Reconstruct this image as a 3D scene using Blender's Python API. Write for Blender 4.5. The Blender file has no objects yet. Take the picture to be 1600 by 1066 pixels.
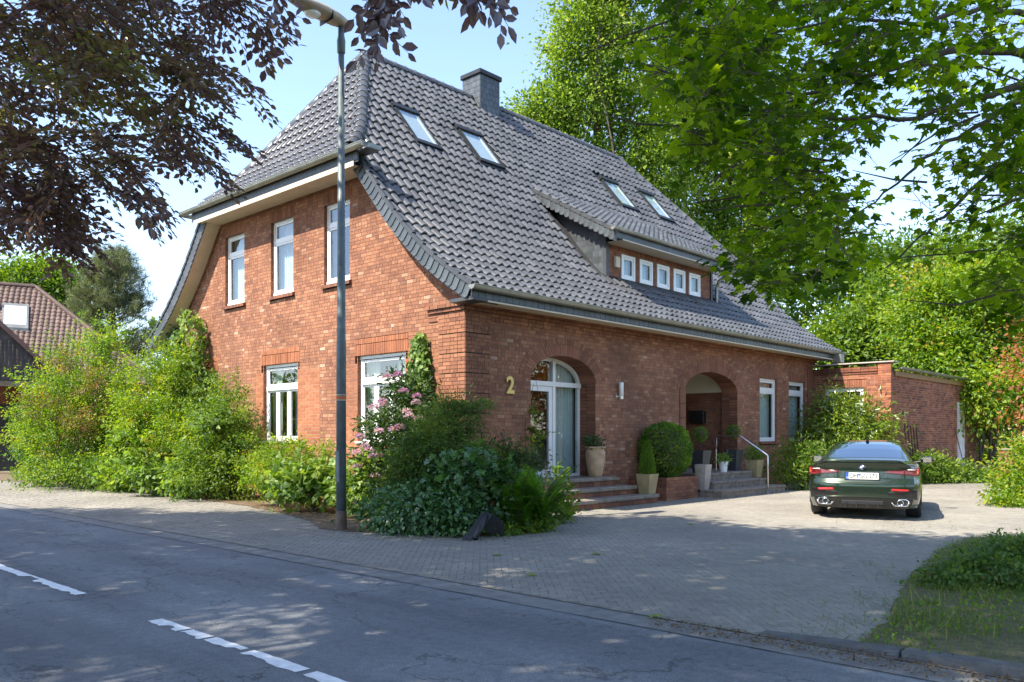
import bpy, math, random
import numpy as np
from mathutils import Vector, Matrix
random.seed(7)
RNG = np.random.default_rng(7)
SC = bpy.context.scene
COL = SC.collection

# ---------------------------------------------------------------- camera, light, exposure
CAM_H = 1.45
cam_d = bpy.data.cameras.new('camera')
cam = bpy.data.objects.new('camera', cam_d)
COL.objects.link(cam)
cam.location = (0, 0, CAM_H)
cam.rotation_euler = (math.radians(90), 0, 0)
cam_d.sensor_width = 36.0
cam_d.lens = 36.0 * 1300 / 1600
cam_d.shift_y = 149 / 1600
cam_d.clip_start = 0.05
cam_d.clip_end = 3000
SC.camera = cam

SUN_EL = math.radians(51)
SUN_H = Vector((-.865, -.502, 0)).normalized()          # horizontal direction towards the sun
world = bpy.data.worlds.new('World')
SC.world = world
world.use_nodes = True
wn = world.node_tree
wn.nodes.clear()
wo = wn.nodes.new('ShaderNodeOutputWorld')
wb = wn.nodes.new('ShaderNodeBackground')
ws = wn.nodes.new('ShaderNodeTexSky')
ws.sky_type = 'NISHITA'
ws.sun_disc = False
ws.sun_elevation = SUN_EL
ws.sun_rotation = math.atan2(SUN_H.x, SUN_H.y)
ws.air_density = 1.0
ws.dust_density = 0.5
ws.ozone_density = 3.0
wb.inputs['Strength'].default_value = 0.15
wm = wn.nodes.new('ShaderNodeMix'); wm.data_type = 'RGBA'; wm.blend_type = 'MULTIPLY'; wm.inputs[0].default_value = 1.0
wm.inputs[7].default_value = (1.02, .935, .90, 1)
wn.links.new(ws.outputs[0], wm.inputs[6]); wn.links.new(wm.outputs[2], wb.inputs[0])
wn.links.new(wb.outputs[0], wo.inputs[0])

sun_d = bpy.data.lights.new('sun', 'SUN')
sun_d.energy = 3.9
sun_d.angle = math.radians(0.53)
sun_d.color = (1.0, 0.905, 0.75)
sun = bpy.data.objects.new('sun', sun_d)
COL.objects.link(sun)
sdir = Vector((SUN_H.x * math.cos(SUN_EL), SUN_H.y * math.cos(SUN_EL), math.sin(SUN_EL)))
sun.rotation_euler = sdir.to_track_quat('Z', 'Y').to_euler()
sun.location = (-30, -20, 40)

SC.view_settings.view_transform = 'Standard'
SC.view_settings.look = 'None'
SC.view_settings.exposure = 1.68
SC.view_settings.gamma = 1.0
SC.view_settings.use_curve_mapping = False
SC.render.engine = 'CYCLES'
SC.cycles.max_bounces = 7
SC.cycles.diffuse_bounces = 4
SC.cycles.glossy_bounces = 3
SC.cycles.transmission_bounces = 4
SC.cycles.transparent_max_bounces = 8
SC.cycles.use_denoising = True
SC.cycles.sample_clamp_indirect = 6.0
SC.cycles.caustics_reflective = False
SC.cycles.caustics_refractive = False

# ---------------------------------------------------------------- helpers
def mesh_obj(name, me, parent=None, mats=(), smooth=False, loc=None, rot=None):
    o = bpy.data.objects.new(name, me)
    COL.objects.link(o)
    for m in mats:
        if m.name not in me.materials:
            me.materials.append(m)
    if parent is not None:
        o.parent = parent
    if loc is not None:
        o.location = loc
    if rot is not None:
        o.rotation_euler = rot
    if smooth:
        me.polygons.foreach_set('use_smooth', np.ones(len(me.polygons), dtype=bool))
    return o

def tag(o, label=None, cat=None, group=None, kind=None):
    if label: o['label'] = label
    if cat: o['category'] = cat
    if group: o['group'] = group
    if kind: o['kind'] = kind
    return o

def thing(name, label, cat, loc=(0, 0, 0), rz=0.0, group=None):
    o = bpy.data.objects.new(name, None)
    COL.objects.link(o)
    o.empty_display_size = 0.3
    o.location = loc
    o.rotation_euler = (0, 0, rz)
    return tag(o, label, cat, group)

def np_mesh(name, V, F, tint=None, mi=None):
    """V (N,3) floats; F (M,k) ints or list of such arrays; tint per face"""
    Fs = F if isinstance(F, list) else [F]
    Fs = [f for f in Fs if len(f)]
    me = bpy.data.meshes.new(name)
    V = np.asarray(V, dtype=np.float32)
    me.vertices.add(len(V))
    me.vertices.foreach_set('co', V.ravel())
    tot = np.concatenate([np.full(len(f), f.shape[1], dtype=np.int32) for f in Fs])
    start = np.concatenate([[0], np.cumsum(tot)[:-1]]).astype(np.int32)
    idx = np.concatenate([f.ravel() for f in Fs]).astype(np.int32)
    me.loops.add(len(idx))
    me.loops.foreach_set('vertex_index', idx)
    me.polygons.add(len(tot))
    me.polygons.foreach_set('loop_start', start)
    me.polygons.foreach_set('loop_total', tot)
    if mi is not None:
        me.polygons.foreach_set('material_index', np.asarray(mi, dtype=np.int32))
    me.update(calc_edges=True)
    me.polygons.foreach_set('use_smooth', np.zeros(len(tot), dtype=bool))
    if tint is not None:
        at = me.attributes.new('tint', 'FLOAT', 'FACE')
        at.data.foreach_set('value', np.asarray(tint, dtype=np.float32))
    return me

class MB:
    def __init__(self):
        self.v = []; self.f = []; self.m = []; self.t = []
    def add(self, vs, fs, mi=0, tint=.5):
        b = len(self.v)
        self.v.extend([tuple(p) for p in vs])
        for q in fs:
            self.f.append(tuple(b + i for i in q)); self.m.append(mi); self.t.append(tint)
    def quad(self, a, b, c, d, mi=0, tint=.5):
        self.add([a, b, c, d], [(0, 1, 2, 3)], mi, tint)
    def hexa(self, p, mi=0, tint=.5):
        self.add(p, [(0, 3, 2, 1), (4, 5, 6, 7), (0, 1, 5, 4), (1, 2, 6, 5), (2, 3, 7, 6), (3, 0, 4, 7)], mi, tint)
    def box(self, x0, x1, y0, y1, z0, z1, mi=0, tint=.5):
        self.hexa([(x0, y0, z0), (x1, y0, z0), (x1, y1, z0), (x0, y1, z0), (x0, y0, z1), (x1, y0, z1), (x1, y1, z1), (x0, y1, z1)], mi, tint)
    def bbox(self, x0, x1, y0, y1, z0, z1, bv=.01, mi=0, tint=.5):
        """box with chamfered edges"""
        bv = min(bv, (x1 - x0) * .45, (y1 - y0) * .45, (z1 - z0) * .45)
        X = (x0, x1); Y = (y0, y1); Z = (z0, z1)
        s = (1, -1)
        vs = []; ix = {}
        for i in (0, 1):
            for j in (0, 1):
                for k in (0, 1):
                    x, y, z = X[i], Y[j], Z[k]
                    for ax in range(3):
                        p = [x + s[i] * bv, y + s[j] * bv, z + s[k] * bv]
                        p[ax] = (x, y, z)[ax]
                        ix[(i, j, k, ax)] = len(vs); vs.append(p)
        fs = []
        for ax in range(3):
            o = [a for a in range(3) if a != ax]
            for e in (0, 1):
                c = []
                for (p, q) in ((0, 0), (1, 0), (1, 1), (0, 1)):
                    k = [0, 0, 0]; k[ax] = e; k[o[0]] = p; k[o[1]] = q
                    c.append(ix[(k[0], k[1], k[2], ax)])
                fs.append(c)
        for ax in range(3):
            o = [a for a in range(3) if a != ax]
            for p in (0, 1):
                for q in (0, 1):
                    k0 = [0, 0, 0]; k0[o[0]] = p; k0[o[1]] = q; k1 = list(k0); k1[ax] = 1
                    fs.append([ix[(*k0, o[0])], ix[(*k1, o[0])], ix[(*k1, o[1])], ix[(*k0, o[1])]])
        for i in (0, 1):
            for j in (0, 1):
                for k in (0, 1):
                    fs.append([ix[(i, j, k, 0)], ix[(i, j, k, 1)], ix[(i, j, k, 2)]])
        self.add(vs, fs, mi, tint)
    def obox(self, a, b, wdir, w, tdir, t, mi=0, tint=.5):
        """bar from a to b with width w along wdir and thickness t along tdir"""
        a = Vector(a); b = Vector(b); wv = Vector(wdir) * (w / 2); tv = Vector(tdir) * (t / 2)
        self.hexa([a - wv - tv, a + wv - tv, a + wv + tv, a - wv + tv, b - wv - tv, b + wv - tv, b + wv + tv, b - wv + tv], mi, tint)
    def prism(self, poly, a, b, mi=0, tint=.5, cap=True):
        """poly: list of 3-D offsets; swept from a to b"""
        a = Vector(a); b = Vector(b); n = len(poly)
        vs = [a + Vector(p) for p in poly] + [b + Vector(p) for p in poly]
        fs = [(i, (i + 1) % n, n + (i + 1) % n, n + i) for i in range(n)]
        if cap:
            fs += [tuple(range(n - 1, -1, -1)), tuple(range(n, 2 * n))]
        self.add(vs, fs, mi, tint)
    def tube(self, pts, r, n=8, mi=0, tint=.5, cap=True):
        P = [Vector(p) for p in pts]
        R = r if isinstance(r, (list, tuple)) else [r] * len(P)
        vs = []; prev = None
        for i, p in enumerate(P):
            d = (P[min(i + 1, len(P) - 1)] - P[max(i - 1, 0)])
            if d.length < 1e-9: d = Vector((0, 0, 1))
            d.normalize()
            if prev is None:
                a = d.orthogonal().normalized()
            else:
                a = prev - d * prev.dot(d)
                a = a.normalized() if a.length > 1e-6 else d.orthogonal().normalized()
            prev = a
            c = d.cross(a)
            for k in range(n):
                t = 2 * math.pi * k / n
                vs.append(p + (a * math.cos(t) + c * math.sin(t)) * R[i])
        fs = []
        for i in range(len(P) - 1):
            for k in range(n):
                fs.append((i * n + k, i * n + (k + 1) % n, (i + 1) * n + (k + 1) % n, (i + 1) * n + k))
        if cap:
            fs.append(tuple(range(n - 1, -1, -1)))
            fs.append(tuple(range((len(P) - 1) * n, len(P) * n)))
        self.add(vs, fs, mi, tint)
    def lathe(self, prof, c=(0, 0, 0), n=20, mi=0, tint=.5):
        vs = []; fs = []
        for (r, z) in prof:
            for k in range(n):
                t = 2 * math.pi * k / n
                vs.append((c[0] + r * math.cos(t), c[1] + r * math.sin(t), c[2] + z))
        for i in range(len(prof) - 1):
            for k in range(n):
                fs.append((i * n + k, i * n + (k + 1) % n, (i + 1) * n + (k + 1) % n, (i + 1) * n + k))
        fs.append(tuple(range(n - 1, -1, -1)))
        fs.append(tuple(range((len(prof) - 1) * n, len(prof) * n)))
        self.add(vs, fs, mi, tint)
    def taper_box(self, c, w0, w1, h, mi=0, tint=.5, wall=None):
        """square pot standing at c: bottom width w0, top width w1"""
        x, y, z = c; a = w0 / 2; b = w1 / 2
        bot = [(x - a, y - a, z), (x + a, y - a, z), (x + a, y + a, z), (x - a, y + a, z)]
        top = [(x - b, y - b, z + h), (x + b, y - b, z + h), (x + b, y + b, z + h), (x - b, y + b, z + h)]
        if wall is None:
            self.hexa(bot + top, mi, tint)
        else:
            k = b - wall; d = .05
            it = [(x - k, y - k, z + h), (x + k, y - k, z + h), (x + k, y + k, z + h), (x - k, y + k, z + h)]
            ib = [(p[0], p[1], z + h - d) for p in it]
            vs = bot + top + it + ib
            fs = [(0, 3, 2, 1)] + [(i, (i + 1) % 4, 4 + (i + 1) % 4, 4 + i) for i in range(4)]
            fs += [(4 + i, 4 + (i + 1) % 4, 8 + (i + 1) % 4, 8 + i) for i in range(4)]
            fs += [(8 + i, 8 + (i + 1) % 4, 12 + (i + 1) % 4, 12 + i) for i in range(4)]
            self.add(vs, fs, mi, tint)
            self.add(ib, [(0, 1, 2, 3)], mi, tint)
    def mesh(self, name):
        me = bpy.data.meshes.new(name)
        me.from_pydata(self.v, [], self.f)
        me.polygons.foreach_set('material_index', np.array(self.m, dtype=np.int32))
        at = me.attributes.new('tint', 'FLOAT', 'FACE')
        at.data.foreach_set('value', np.array(self.t, dtype=np.float32))
        return me
    def build(self, name, mats, parent=None, smooth=False, loc=None, rot=None):
        if not isinstance(mats, (list, tuple)): mats = [mats]
        return mesh_obj(name, self.mesh(name), parent, mats, smooth, loc, rot)

def boxes_np(lo, hi):
    n = len(lo)
    s = np.array([[0, 0, 0], [1, 0, 0], [1, 1, 0], [0, 1, 0], [0, 0, 1], [1, 0, 1], [1, 1, 1], [0, 1, 1]], dtype=np.float64)
    V = lo[:, None, :] * (1 - s) + hi[:, None, :] * s
    q = np.array([(0, 3, 2, 1), (4, 5, 6, 7), (0, 1, 5, 4), (1, 2, 6, 5), (2, 3, 7, 6), (3, 0, 4, 7)])
    F = (np.arange(n)[:, None, None] * 8 + q[None]).reshape(-1, 4)
    return V.reshape(-1, 3), F

def lerp(a, b, t): return a + (b - a) * t

# ---------------------------------------------------------------- materials
def new_mat(name):
    m = bpy.data.materials.new(name); m.use_nodes = True
    nt = m.node_tree; nt.nodes.clear()
    out = nt.nodes.new('ShaderNodeOutputMaterial')
    return m, nt, out

def nd(nt, typ, **kw):
    n = nt.nodes.new(typ)
    for k, v in kw.items():
        if k in n.inputs.keys(): n.inputs[k].default_value = v
        else: setattr(n, k, v)
    return n

def ramp(nt, fac, stops):
    r = nt.nodes.new('ShaderNodeValToRGB')
    e = r.color_ramp.elements
    while len(e) < len(stops): e.new(.5)
    for i, (p, c) in enumerate(stops):
        e[i].position = p; e[i].color = (*c, 1)
    nt.links.new(fac, r.inputs[0])
    return r.outputs[0]

def mixc(nt, mode, fac, a, b):
    m = nt.nodes.new('ShaderNodeMix'); m.data_type = 'RGBA'; m.blend_type = mode
    for sock, val in ((m.inputs[0], fac), (m.inputs[6], a), (m.inputs[7], b)):
        if hasattr(val, 'is_linked'): nt.links.new(val, sock)
        elif isinstance(val, (int, float)): sock.default_value = val
        else: sock.default_value = (*val, 1) if len(val) == 3 else val
    return m.outputs[2]

def math_n(nt, op, a, b=0.0, c=None):
    m = nt.nodes.new('ShaderNodeMath'); m.operation = op
    for i, v in enumerate((a, b, c)):
        if v is None: continue
        if hasattr(v, 'is_linked'): nt.links.new(v, m.inputs[i])
        else: m.inputs[i].default_value = v
    return m.outputs[0]

def noise(nt, scale, detail=4, rough=.55, vec=None, kind='Object'):
    n = nd(nt, 'ShaderNodeTexNoise', Scale=scale, Detail=detail, Roughness=rough)
    if vec is None:
        vec = nt.nodes.new('ShaderNodeTexCoord').outputs[kind]
    nt.links.new(vec, n.inputs['Vector'])
    return n.outputs[0]

def tint_attr(nt):
    a = nt.nodes.new('ShaderNodeAttribute'); a.attribute_name = 'tint'
    return a.outputs['Fac']

def simple(name, col, rough=.6, metal=0.0, var=.25, nscale=6.0, bump=0.0, bscale=40.0, spec=.5, coat=0.0, use_tint=0.0, detail=5):
    """Principled with noise colour variation, optional tint attribute and bump"""
    m, nt, out = new_mat(name)
    p = nd(nt, 'ShaderNodeBsdfPrincipled', Roughness=rough, Metallic=metal)
    p.inputs['Specular IOR Level'].default_value = spec
    p.inputs['Coat Weight'].default_value = coat
    nz = noise(nt, nscale, detail)
    lo = tuple(c * (1 - var) for c in col); hi = tuple(min(1, c * (1 + var)) for c in col)
    c = ramp(nt, nz, [(.28, lo), (.72, hi)])
    if use_tint:
        t = tint_attr(nt)
        k = math_n(nt, 'MULTIPLY_ADD', t, 2 * use_tint, 1 - use_tint)
        cc = nt.nodes.new('ShaderNodeVectorMath'); cc.operation = 'SCALE'
        nt.links.new(c, cc.inputs[0]); nt.links.new(k, cc.inputs['Scale'])
        c = cc.outputs[0]
    nt.links.new(c, p.inputs['Base Color'])
    if bump:
        b = nd(nt, 'ShaderNodeBump', Strength=bump, Distance=.02)
        nt.links.new(noise(nt, bscale, 6, .65), b.inputs['Height'])
        nt.links.new(b.outputs[0], p.inputs['Normal'])
    nt.links.new(p.outputs[0], out.inputs[0])
    return m

def leaf_mat(name, stops, trans=.45, gloss=.06, grough=.35, tcol=None, tboost=1.6):
    """leaf: per-leaf tint picks a colour, light shines through"""
    m, nt, out = new_mat(name)
    c = ramp(nt, tint_attr(nt), stops)
    d = nd(nt, 'ShaderNodeBsdfDiffuse'); nt.links.new(c, d.inputs[0])
    t = nd(nt, 'ShaderNodeBsdfTranslucent')
    tc = mixc(nt, 'MULTIPLY', 1.0, c, tcol or (tboost * 1.15, tboost * 1.1, tboost * .45))
    nt.links.new(tc, t.inputs[0])
    mx = nd(nt, 'ShaderNodeMixShader'); mx.inputs[0].default_value = trans
    nt.links.new(d.outputs[0], mx.inputs[1]); nt.links.new(t.outputs[0], mx.inputs[2])
    g = nd(nt, 'ShaderNodeBsdfGlossy', Roughness=grough); g.inputs[0].default_value = (.9, .95, 1, 1)
    m2 = nd(nt, 'ShaderNodeMixShader'); m2.inputs[0].default_value = gloss
    nt.links.new(mx.outputs[0], m2.inputs[1]); nt.links.new(g.outputs[0], m2.inputs[2])
    nt.links.new(m2.outputs[0], out.inputs[0])
    return m

def brick_mat(name, stops, bump=.5):
    m, nt, out = new_mat(name)
    p = nd(nt, 'ShaderNodeBsdfPrincipled', Roughness=.85)
    p.inputs['Specular IOR Level'].default_value = .25
    c = ramp(nt, tint_attr(nt), stops)
    geo = nt.nodes.new('ShaderNodeNewGeometry').outputs['Position']
    n1 = noise(nt, .8, 6, .62, geo)
    c = mixc(nt, 'MULTIPLY', 1.0, c, ramp(nt, n1, [(.3, (.72, .70, .70)), (.7, (1.18, 1.16, 1.14))]))
    c = mixc(nt, 'MIX', ramp(nt, noise(nt, 1.9, 7, .72, geo), [(.60, (0, 0, 0)), (.80, (.34, .34, .34))]), c, (.40, .33, .29))
    c = mixc(nt, 'MIX', ramp(nt, noise(nt, .45, 5, .6, geo), [(.54, (0, 0, 0)), (.72, (.38, .38, .38))]), c, (.11, .055, .045))
    n2 = noise(nt, 38, 5, .7, geo)
    c = mixc(nt, 'MULTIPLY', 1.0, c, ramp(nt, n2, [(.3, (.78, .76, .75)), (.7, (1.2, 1.2, 1.2))]))
    nt.links.new(c, p.inputs['Base Color'])
    b = nd(nt, 'ShaderNodeBump', Strength=bump, Distance=.012)
    nt.links.new(n2, b.inputs['Height']); nt.links.new(b.outputs[0], p.inputs['Normal'])
    nt.links.new(p.outputs[0], out.inputs[0])
    return m

M = {}
BR = [(0.0, (.15, .075, .060)), (.22, (.225, .102, .066)), (.5, (.29, .133, .080)), (.78, (.35, .168, .098)), (.92, (.41, .225, .145)), (1.0, (.50, .37, .29))]
M['brick'] = brick_mat('brick_red', BR)
M['brick_new'] = brick_mat('brick_orange', [(0, (.29, .115, .062)), (.5, (.35, .142, .075)), (1, (.41, .178, .095))])
M['brick_annex'] = brick_mat('brick_annex', [(0, (.14, .06, .045)), (.3, (.25, .095, .055)), (.6, (.34, .135, .075)), (1, (.43, .19, .10))])
M['mortar'] = simple('mortar_grey_brown', (.125, .092, .075), .95, var=.3, nscale=4, bump=.4, bscale=90)
M['mortar_light'] = simple('mortar_pale', (.40, .33, .27), .95, var=.2, nscale=5)
M['tile'] = simple('glazed_roof_tile', (.080, .083, .088), .26, var=.30, nscale=2.2, spec=.65, coat=.0, use_tint=.34)
M['tile_under'] = simple('roof_felt', (.03, .03, .032), .9)
M['slate'] = simple('slate', (.052, .062, .070), .42, var=.3, nscale=5, bump=.25, bscale=30, use_tint=.4)
M['slate_dark'] = simple('slate_dark', (.045, .05, .058), .5, var=.25, nscale=5, use_tint=.3)
M['white'] = simple('white_upvc', (.80, .80, .79), .32, var=.04, nscale=3)
M['cream'] = simple('cream_painted_board', (.62, .53, .40), .55, var=.08, nscale=3)
M['plaster'] = simple('cream_plaster', (.82, .78, .66), .9, var=.06, nscale=2, bump=.1)
M['zinc'] = simple('weathered_zinc', (.30, .30, .265), .42, .75, var=.25, nscale=3)
M['steel'] = simple('brushed_steel', (.62, .62, .63), .28, 1.0, var=.1, nscale=8)
M['chrome'] = simple('chrome', (.75, .75, .76), .12, 1.0, var=.05)
M['darkmetal'] = simple('dark_metal', (.022, .024, .027), .45, .3, var=.2)
M['rust'] = simple('rusty_iron', (.055, .035, .028), .8, .2, var=.4, nscale=12)
M['brass'] = simple('brass_yellow', (.62, .44, .12), .45, .35, var=.15, nscale=10)
M['frosted'] = simple('frosted_glass', (.85, .85, .83), .3, var=.03)
M['stone'] = simple('step_stone', (.22, .185, .15), .85, var=.35, nscale=7, bump=.5, bscale=35)
M['granite'] = simple('kerb_granite', (.085, .087, .087), .85, var=.3, nscale=9, bump=.5, bscale=60)
M['terracotta'] = simple('terracotta', (.46, .32, .20), .8, var=.25, nscale=6, bump=.3, bscale=25)
M['sandpot'] = simple('sand_pot', (.34, .28, .15), .75, var=.25, nscale=5)
M['greypot'] = simple('pale_grey_pot', (.40, .35, .31), .8, var=.2, nscale=6)
M['anthracite'] = simple('anthracite_pot', (.045, .05, .058), .42, var=.2, nscale=3)
M['soil'] = simple('soil', (.055, .038, .025), .95, var=.45, nscale=20, bump=.6, bscale=60)
M['bark'] = simple('bark', (.075, .058, .042), .9, var=.4, nscale=9, bump=.8, bscale=28)
M['twig'] = simple('twig', (.06, .042, .03), .8, var=.3, nscale=12)
M['curtain'] = simple('curtain', (.56, .585, .56), .9, var=.08, nscale=8)
M['pale_panel'] = simple('pale_window_panel', (.50, .52, .55), .9, var=.04)  # pale sheet behind panes; in the skylights its colour carries reflected sky
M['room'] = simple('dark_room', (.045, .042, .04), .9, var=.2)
M['rubber'] = simple('black_rubber', (.018, .018, .02), .5, var=.3, nscale=8, bump=.2, bscale=12)
M['wood_black'] = simple('tarred_boards', (.045, .04, .036), .8, var=.5, nscale=5, use_tint=.3)
M['wood_red'] = simple('brown_barge_board', (.14, .07, .055), .6, var=.2)
M['wood'] = simple('weathered_wood', (.20, .15, .10), .85, var=.35, nscale=8)
M['pantile_red'] = simple('red_clay_tile', (.10, .060, .047), .7, var=.35, nscale=3, use_tint=.35)
M['pole'] = simple('painted_lamp_post', (.105, .132, .138), .5, .2, var=.3, nscale=5)
M['pole_base'] = simple('rusty_post_foot', (.12, .085, .065), .8, var=.4, nscale=9)
M['lamp_cover'] = simple('lamp_housing', (.34, .28, .20), .4, var=.25, nscale=4)
M['orange'] = simple('orange_band', (.50, .12, .03), .6, var=.1)

def glass_mat(name, tintc=(.9, .95, .95), refl=(.95, .97, 1), f0=.10):
    m, nt, out = new_mat(name)
    t = nd(nt, 'ShaderNodeBsdfTransparent'); t.inputs[0].default_value = (*tintc, 1)
    g = nd(nt, 'ShaderNodeBsdfGlossy', Roughness=.015); g.inputs[0].default_value = (*refl, 1)
    fr = nd(nt, 'ShaderNodeLayerWeight', Blend=.35)
    k = math_n(nt, 'MULTIPLY_ADD', fr.outputs['Fresnel'], 1.0 - f0, f0)
    bf = nt.nodes.new('ShaderNodeNewGeometry').outputs['Backfacing']
    k = math_n(nt, 'MULTIPLY', k, math_n(nt, 'SUBTRACT', 1.0, bf))
    b = nd(nt, 'ShaderNodeBump', Strength=.02, Distance=.05)
    nt.links.new(noise(nt, .9, 2), b.inputs['Height']); nt.links.new(b.outputs[0], g.inputs['Normal'])
    mx = nd(nt, 'ShaderNodeMixShader')
    nt.links.new(k, mx.inputs[0]); nt.links.new(t.outputs[0], mx.inputs[1]); nt.links.new(g.outputs[0], mx.inputs[2])
    nt.links.new(mx.outputs[0], out.inputs[0])
    return m
M['glass'] = glass_mat('window_glass')
M['glass_dark'] = glass_mat('tinted_car_glass', (.10, .11, .12), (.88, .95, 1), .5)
# ---------------------------------------------------------------- the house frame (origin = near corner)
HO = Vector((-.871, 15.5, 0)); HA = math.atan2(.731, .682)
HU = Vector((.682, .731, 0)); HG = Vector((-.731, .682, 0))
def HW(x, y, z=0.0): return HO + HU * x + HG * y + Vector((0, 0, z))
CAM_L = np.array([-10.74, -11.21, 1.45])               # camera in the house frame
house = thing('brick_house', 'large red brick house with hipped dark glazed tile roof, skylights and arched doorway', 'house', HO, HA)

FPX = [(-.60, 4.13), (-.2, 4.37), (.214, 4.64), (.65, 4.95), (1.078, 5.33), (1.6, 5.83), (2.0, 6.287), (6.06, 11.2)]
HPX = [(-.62, 7.30), (-.25, 7.60), (.1, 7.97), (.45, 8.44), (.8, 9.0), (2.25, 11.2)]
def smooth_profile(P):
    P = np.array(P); t = np.linspace(P[0, 0], P[-1, 0], 400); z = np.interp(t, P[:, 0], P[:, 1])
    k = np.ones(25) / 25; zp = np.pad(z, 12, mode='reflect', reflect_type='odd'); z = np.convolve(zp, k, 'valid')
    s = np.concatenate([[0], np.cumsum(np.hypot(np.diff(t), np.diff(z)))])
    return t, z, s
FT, FZ, FS = smooth_profile(FPX)
HT, HZ, HS = smooth_profile(HPX)
YC = 6.06; YW = 12.12
XE = 15.5                 # end of the house walls
XV0, XV1 = -.42, 16.3     # verges
def f_yz(v): return np.interp(v, FS, FT), np.interp(v, FS, FZ)
def f_n(v):
    a = np.interp(v + .02, FS, FT) - np.interp(v - .02, FS, FT); b = np.interp(v + .02, FS, FZ) - np.interp(v - .02, FS, FZ)
    l = np.hypot(a, b) + 1e-9
    return -b / l, a / l
def zf(y): return np.interp(y, FT, FZ)
def hx_of_z(z): return np.interp(z, HZ, HT)
def fy_of_z(z): return np.interp(z, FZ, FT)
def x_hip(y):
    """left boundary of the front slope at plan depth y"""
    z = zf(y)
    return np.where(z < 7.25, XV0, np.maximum(XV0, hx_of_z(z)))
X_RE = 13.2
def x_hip_far(y):
    z = zf(y)
    return np.where(z < 7.25, XV1, np.minimum(XV1, XV1 + .3 - (hx_of_z(z) + .62) * (XV1 + .3 - X_RE) / 2.87))

# ---------------------------------------------------------------- brickwork
WM = {'gable': lambda s, d, z: (-d, s, z), 'front': lambda s, d, z: (s, -d, z),
      'dormer': lambda s, d, z: (s, 1.15 - d, z),
      'annexl': lambda s, d, z: (15.5 - d, -s, z), 'annexr': lambda s, d, z: (15.5 + s, -2.42 - d, z),
      'porch': lambda s, d, z: (s, 2.1 - d, z), 'porchr': lambda s, d, z: (10.6 - d, s, z), 'porchl': lambda s, d, z: (6.4 + d, s, z)}
class WB(MB):
    def __init__(self, wall):
        super().__init__(); self.map = WM[wall]
    def add(self, vs, fs, mi=0, tint=.5):
        super().add([self.map(*p) for p in vs], fs, mi, tint)

CH = .075; JT = .010
def subtract(ints, cuts):
    for c0, c1 in cuts:
        o = []
        for a, b in ints:
            if c1 <= a or c0 >= b: o.append((a, b)); continue
            if c0 > a: o.append((a, c0))
            if c1 < b: o.append((c1, b))
        ints = o
    return [(a, b) for a, b in ints if b - a > .012]

class Bricks:
    """collects bricks as boxes in house coordinates"""
    def __init__(self): self.lo = []; self.hi = []; self.t = []; self.full = []
    def wall(self, wall, base, rows, cuts, d=.004, z0=0.0, tb=(0, 1), bond='wild', rnd=random.Random(3), dj=.0012, depth=.03, CH=CH):
        mp = WM[wall]; mort = WB(wall)
        for i in range(rows):
            za = z0 + i * CH; zm = za + CH / 2
            ints = subtract(base(zm), [c for c in (f(zm) for f in cuts) if c])
            for a, b in ints:
                mort.quad((a, 0, za), (b, 0, za), (b, 0, za + CH), (a, 0, za + CH))
                x = a; k = 0
                if bond == 'run':
                    first = .24 if i % 2 == 0 else .115
                while x < b - .02:
                    if bond == 'run': L = first if k == 0 else .24
                    else: L = (.205 if rnd.random() < .55 else .10) if k else rnd.choice((.205, .10, .15))
                    if x + L > b - .05: L = b - x
                    e = d + rnd.uniform(-dj, dj)
                    t = min(1, max(0, rnd.betavariate(2.0, 2.1))); t = tb[0] + (tb[1] - tb[0]) * t
                    p = mp(x + JT / 2, e, za + JT / 2); q = mp(x + L - JT / 2, e - depth, za + CH - JT / 2)
                    self.lo.append([min(p[j], q[j]) for j in range(3)]); self.hi.append([max(p[j], q[j]) for j in range(3)])
                    self.t.append(t); self.full.append(min(abs(L - q) for q in (.24, .205, .115, .10)) < .002)
                    x += L; k += 1
        return mort

def rect_cut(s0, s1, z0, z1): return lambda z: (s0, s1) if z0 <= z <= z1 else None
def arch_cut(s0, s1, zs, rise, ring=.33):
    c = (s0 + s1) / 2; a = (s1 - s0) / 2
    def f(z):
        if z < zs: return (s0, s1)
        if z > zs + rise + ring: return None
        k = math.sqrt(max(0, 1 - ((z - zs) / (rise + ring)) ** 2)) * (a + ring - .01)
        return (c - k, c + k)
    return f

bricks = Bricks()        # old red bricks of the house
bricks_new = Bricks()    # newer orange bricks round the lower gable windows
mort_parts = []

GW = {'A': (5.62, 7.13, 1.34, 3.18), 'B': (1.74, 3.32, 1.34, 3.16), 'C': (9.5, 11.0, 1.34, 3.18)}
GU = [(3.59, 4.55, 4.85, 6.62), (5.80, 6.78, 4.85, 6.62), (8.04, 9.00, 4.85, 6.62)]
NEWZ = {'A': (4.72, 7.50), 'B': (1.30, 3.95), 'C': (9.1, 11.4)}
def gable_base(z):
    if z < 4.0: return [(0, YW)]
    y = fy_of_z(z + .22) if z > 4.2 else fy_of_z(4.42)
    y = max(0, float(y))
    return [(y, YW - y)] if y < YC else []
cuts = []
for k, (a, b, c, d) in GW.items():
    cuts.append(rect_cut(NEWZ[k][0], NEWZ[k][1], 0, 3.0)); cuts.append(rect_cut(a - .08, b + .08, 3.0, d + .34))
for (a, b, c, d) in GU:
    cuts.append(rect_cut(a, b, c - .12, d)); cuts.append(rect_cut(a - .04, b + .04, d + .02, d + .19))
cuts.append(rect_cut(-1, .72, 0, 3.72))
mort_parts.append((bricks.wall('gable', gable_base, 93, cuts, tb=(.12, 1)), 'gable_wall', 'mortar'))

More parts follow.
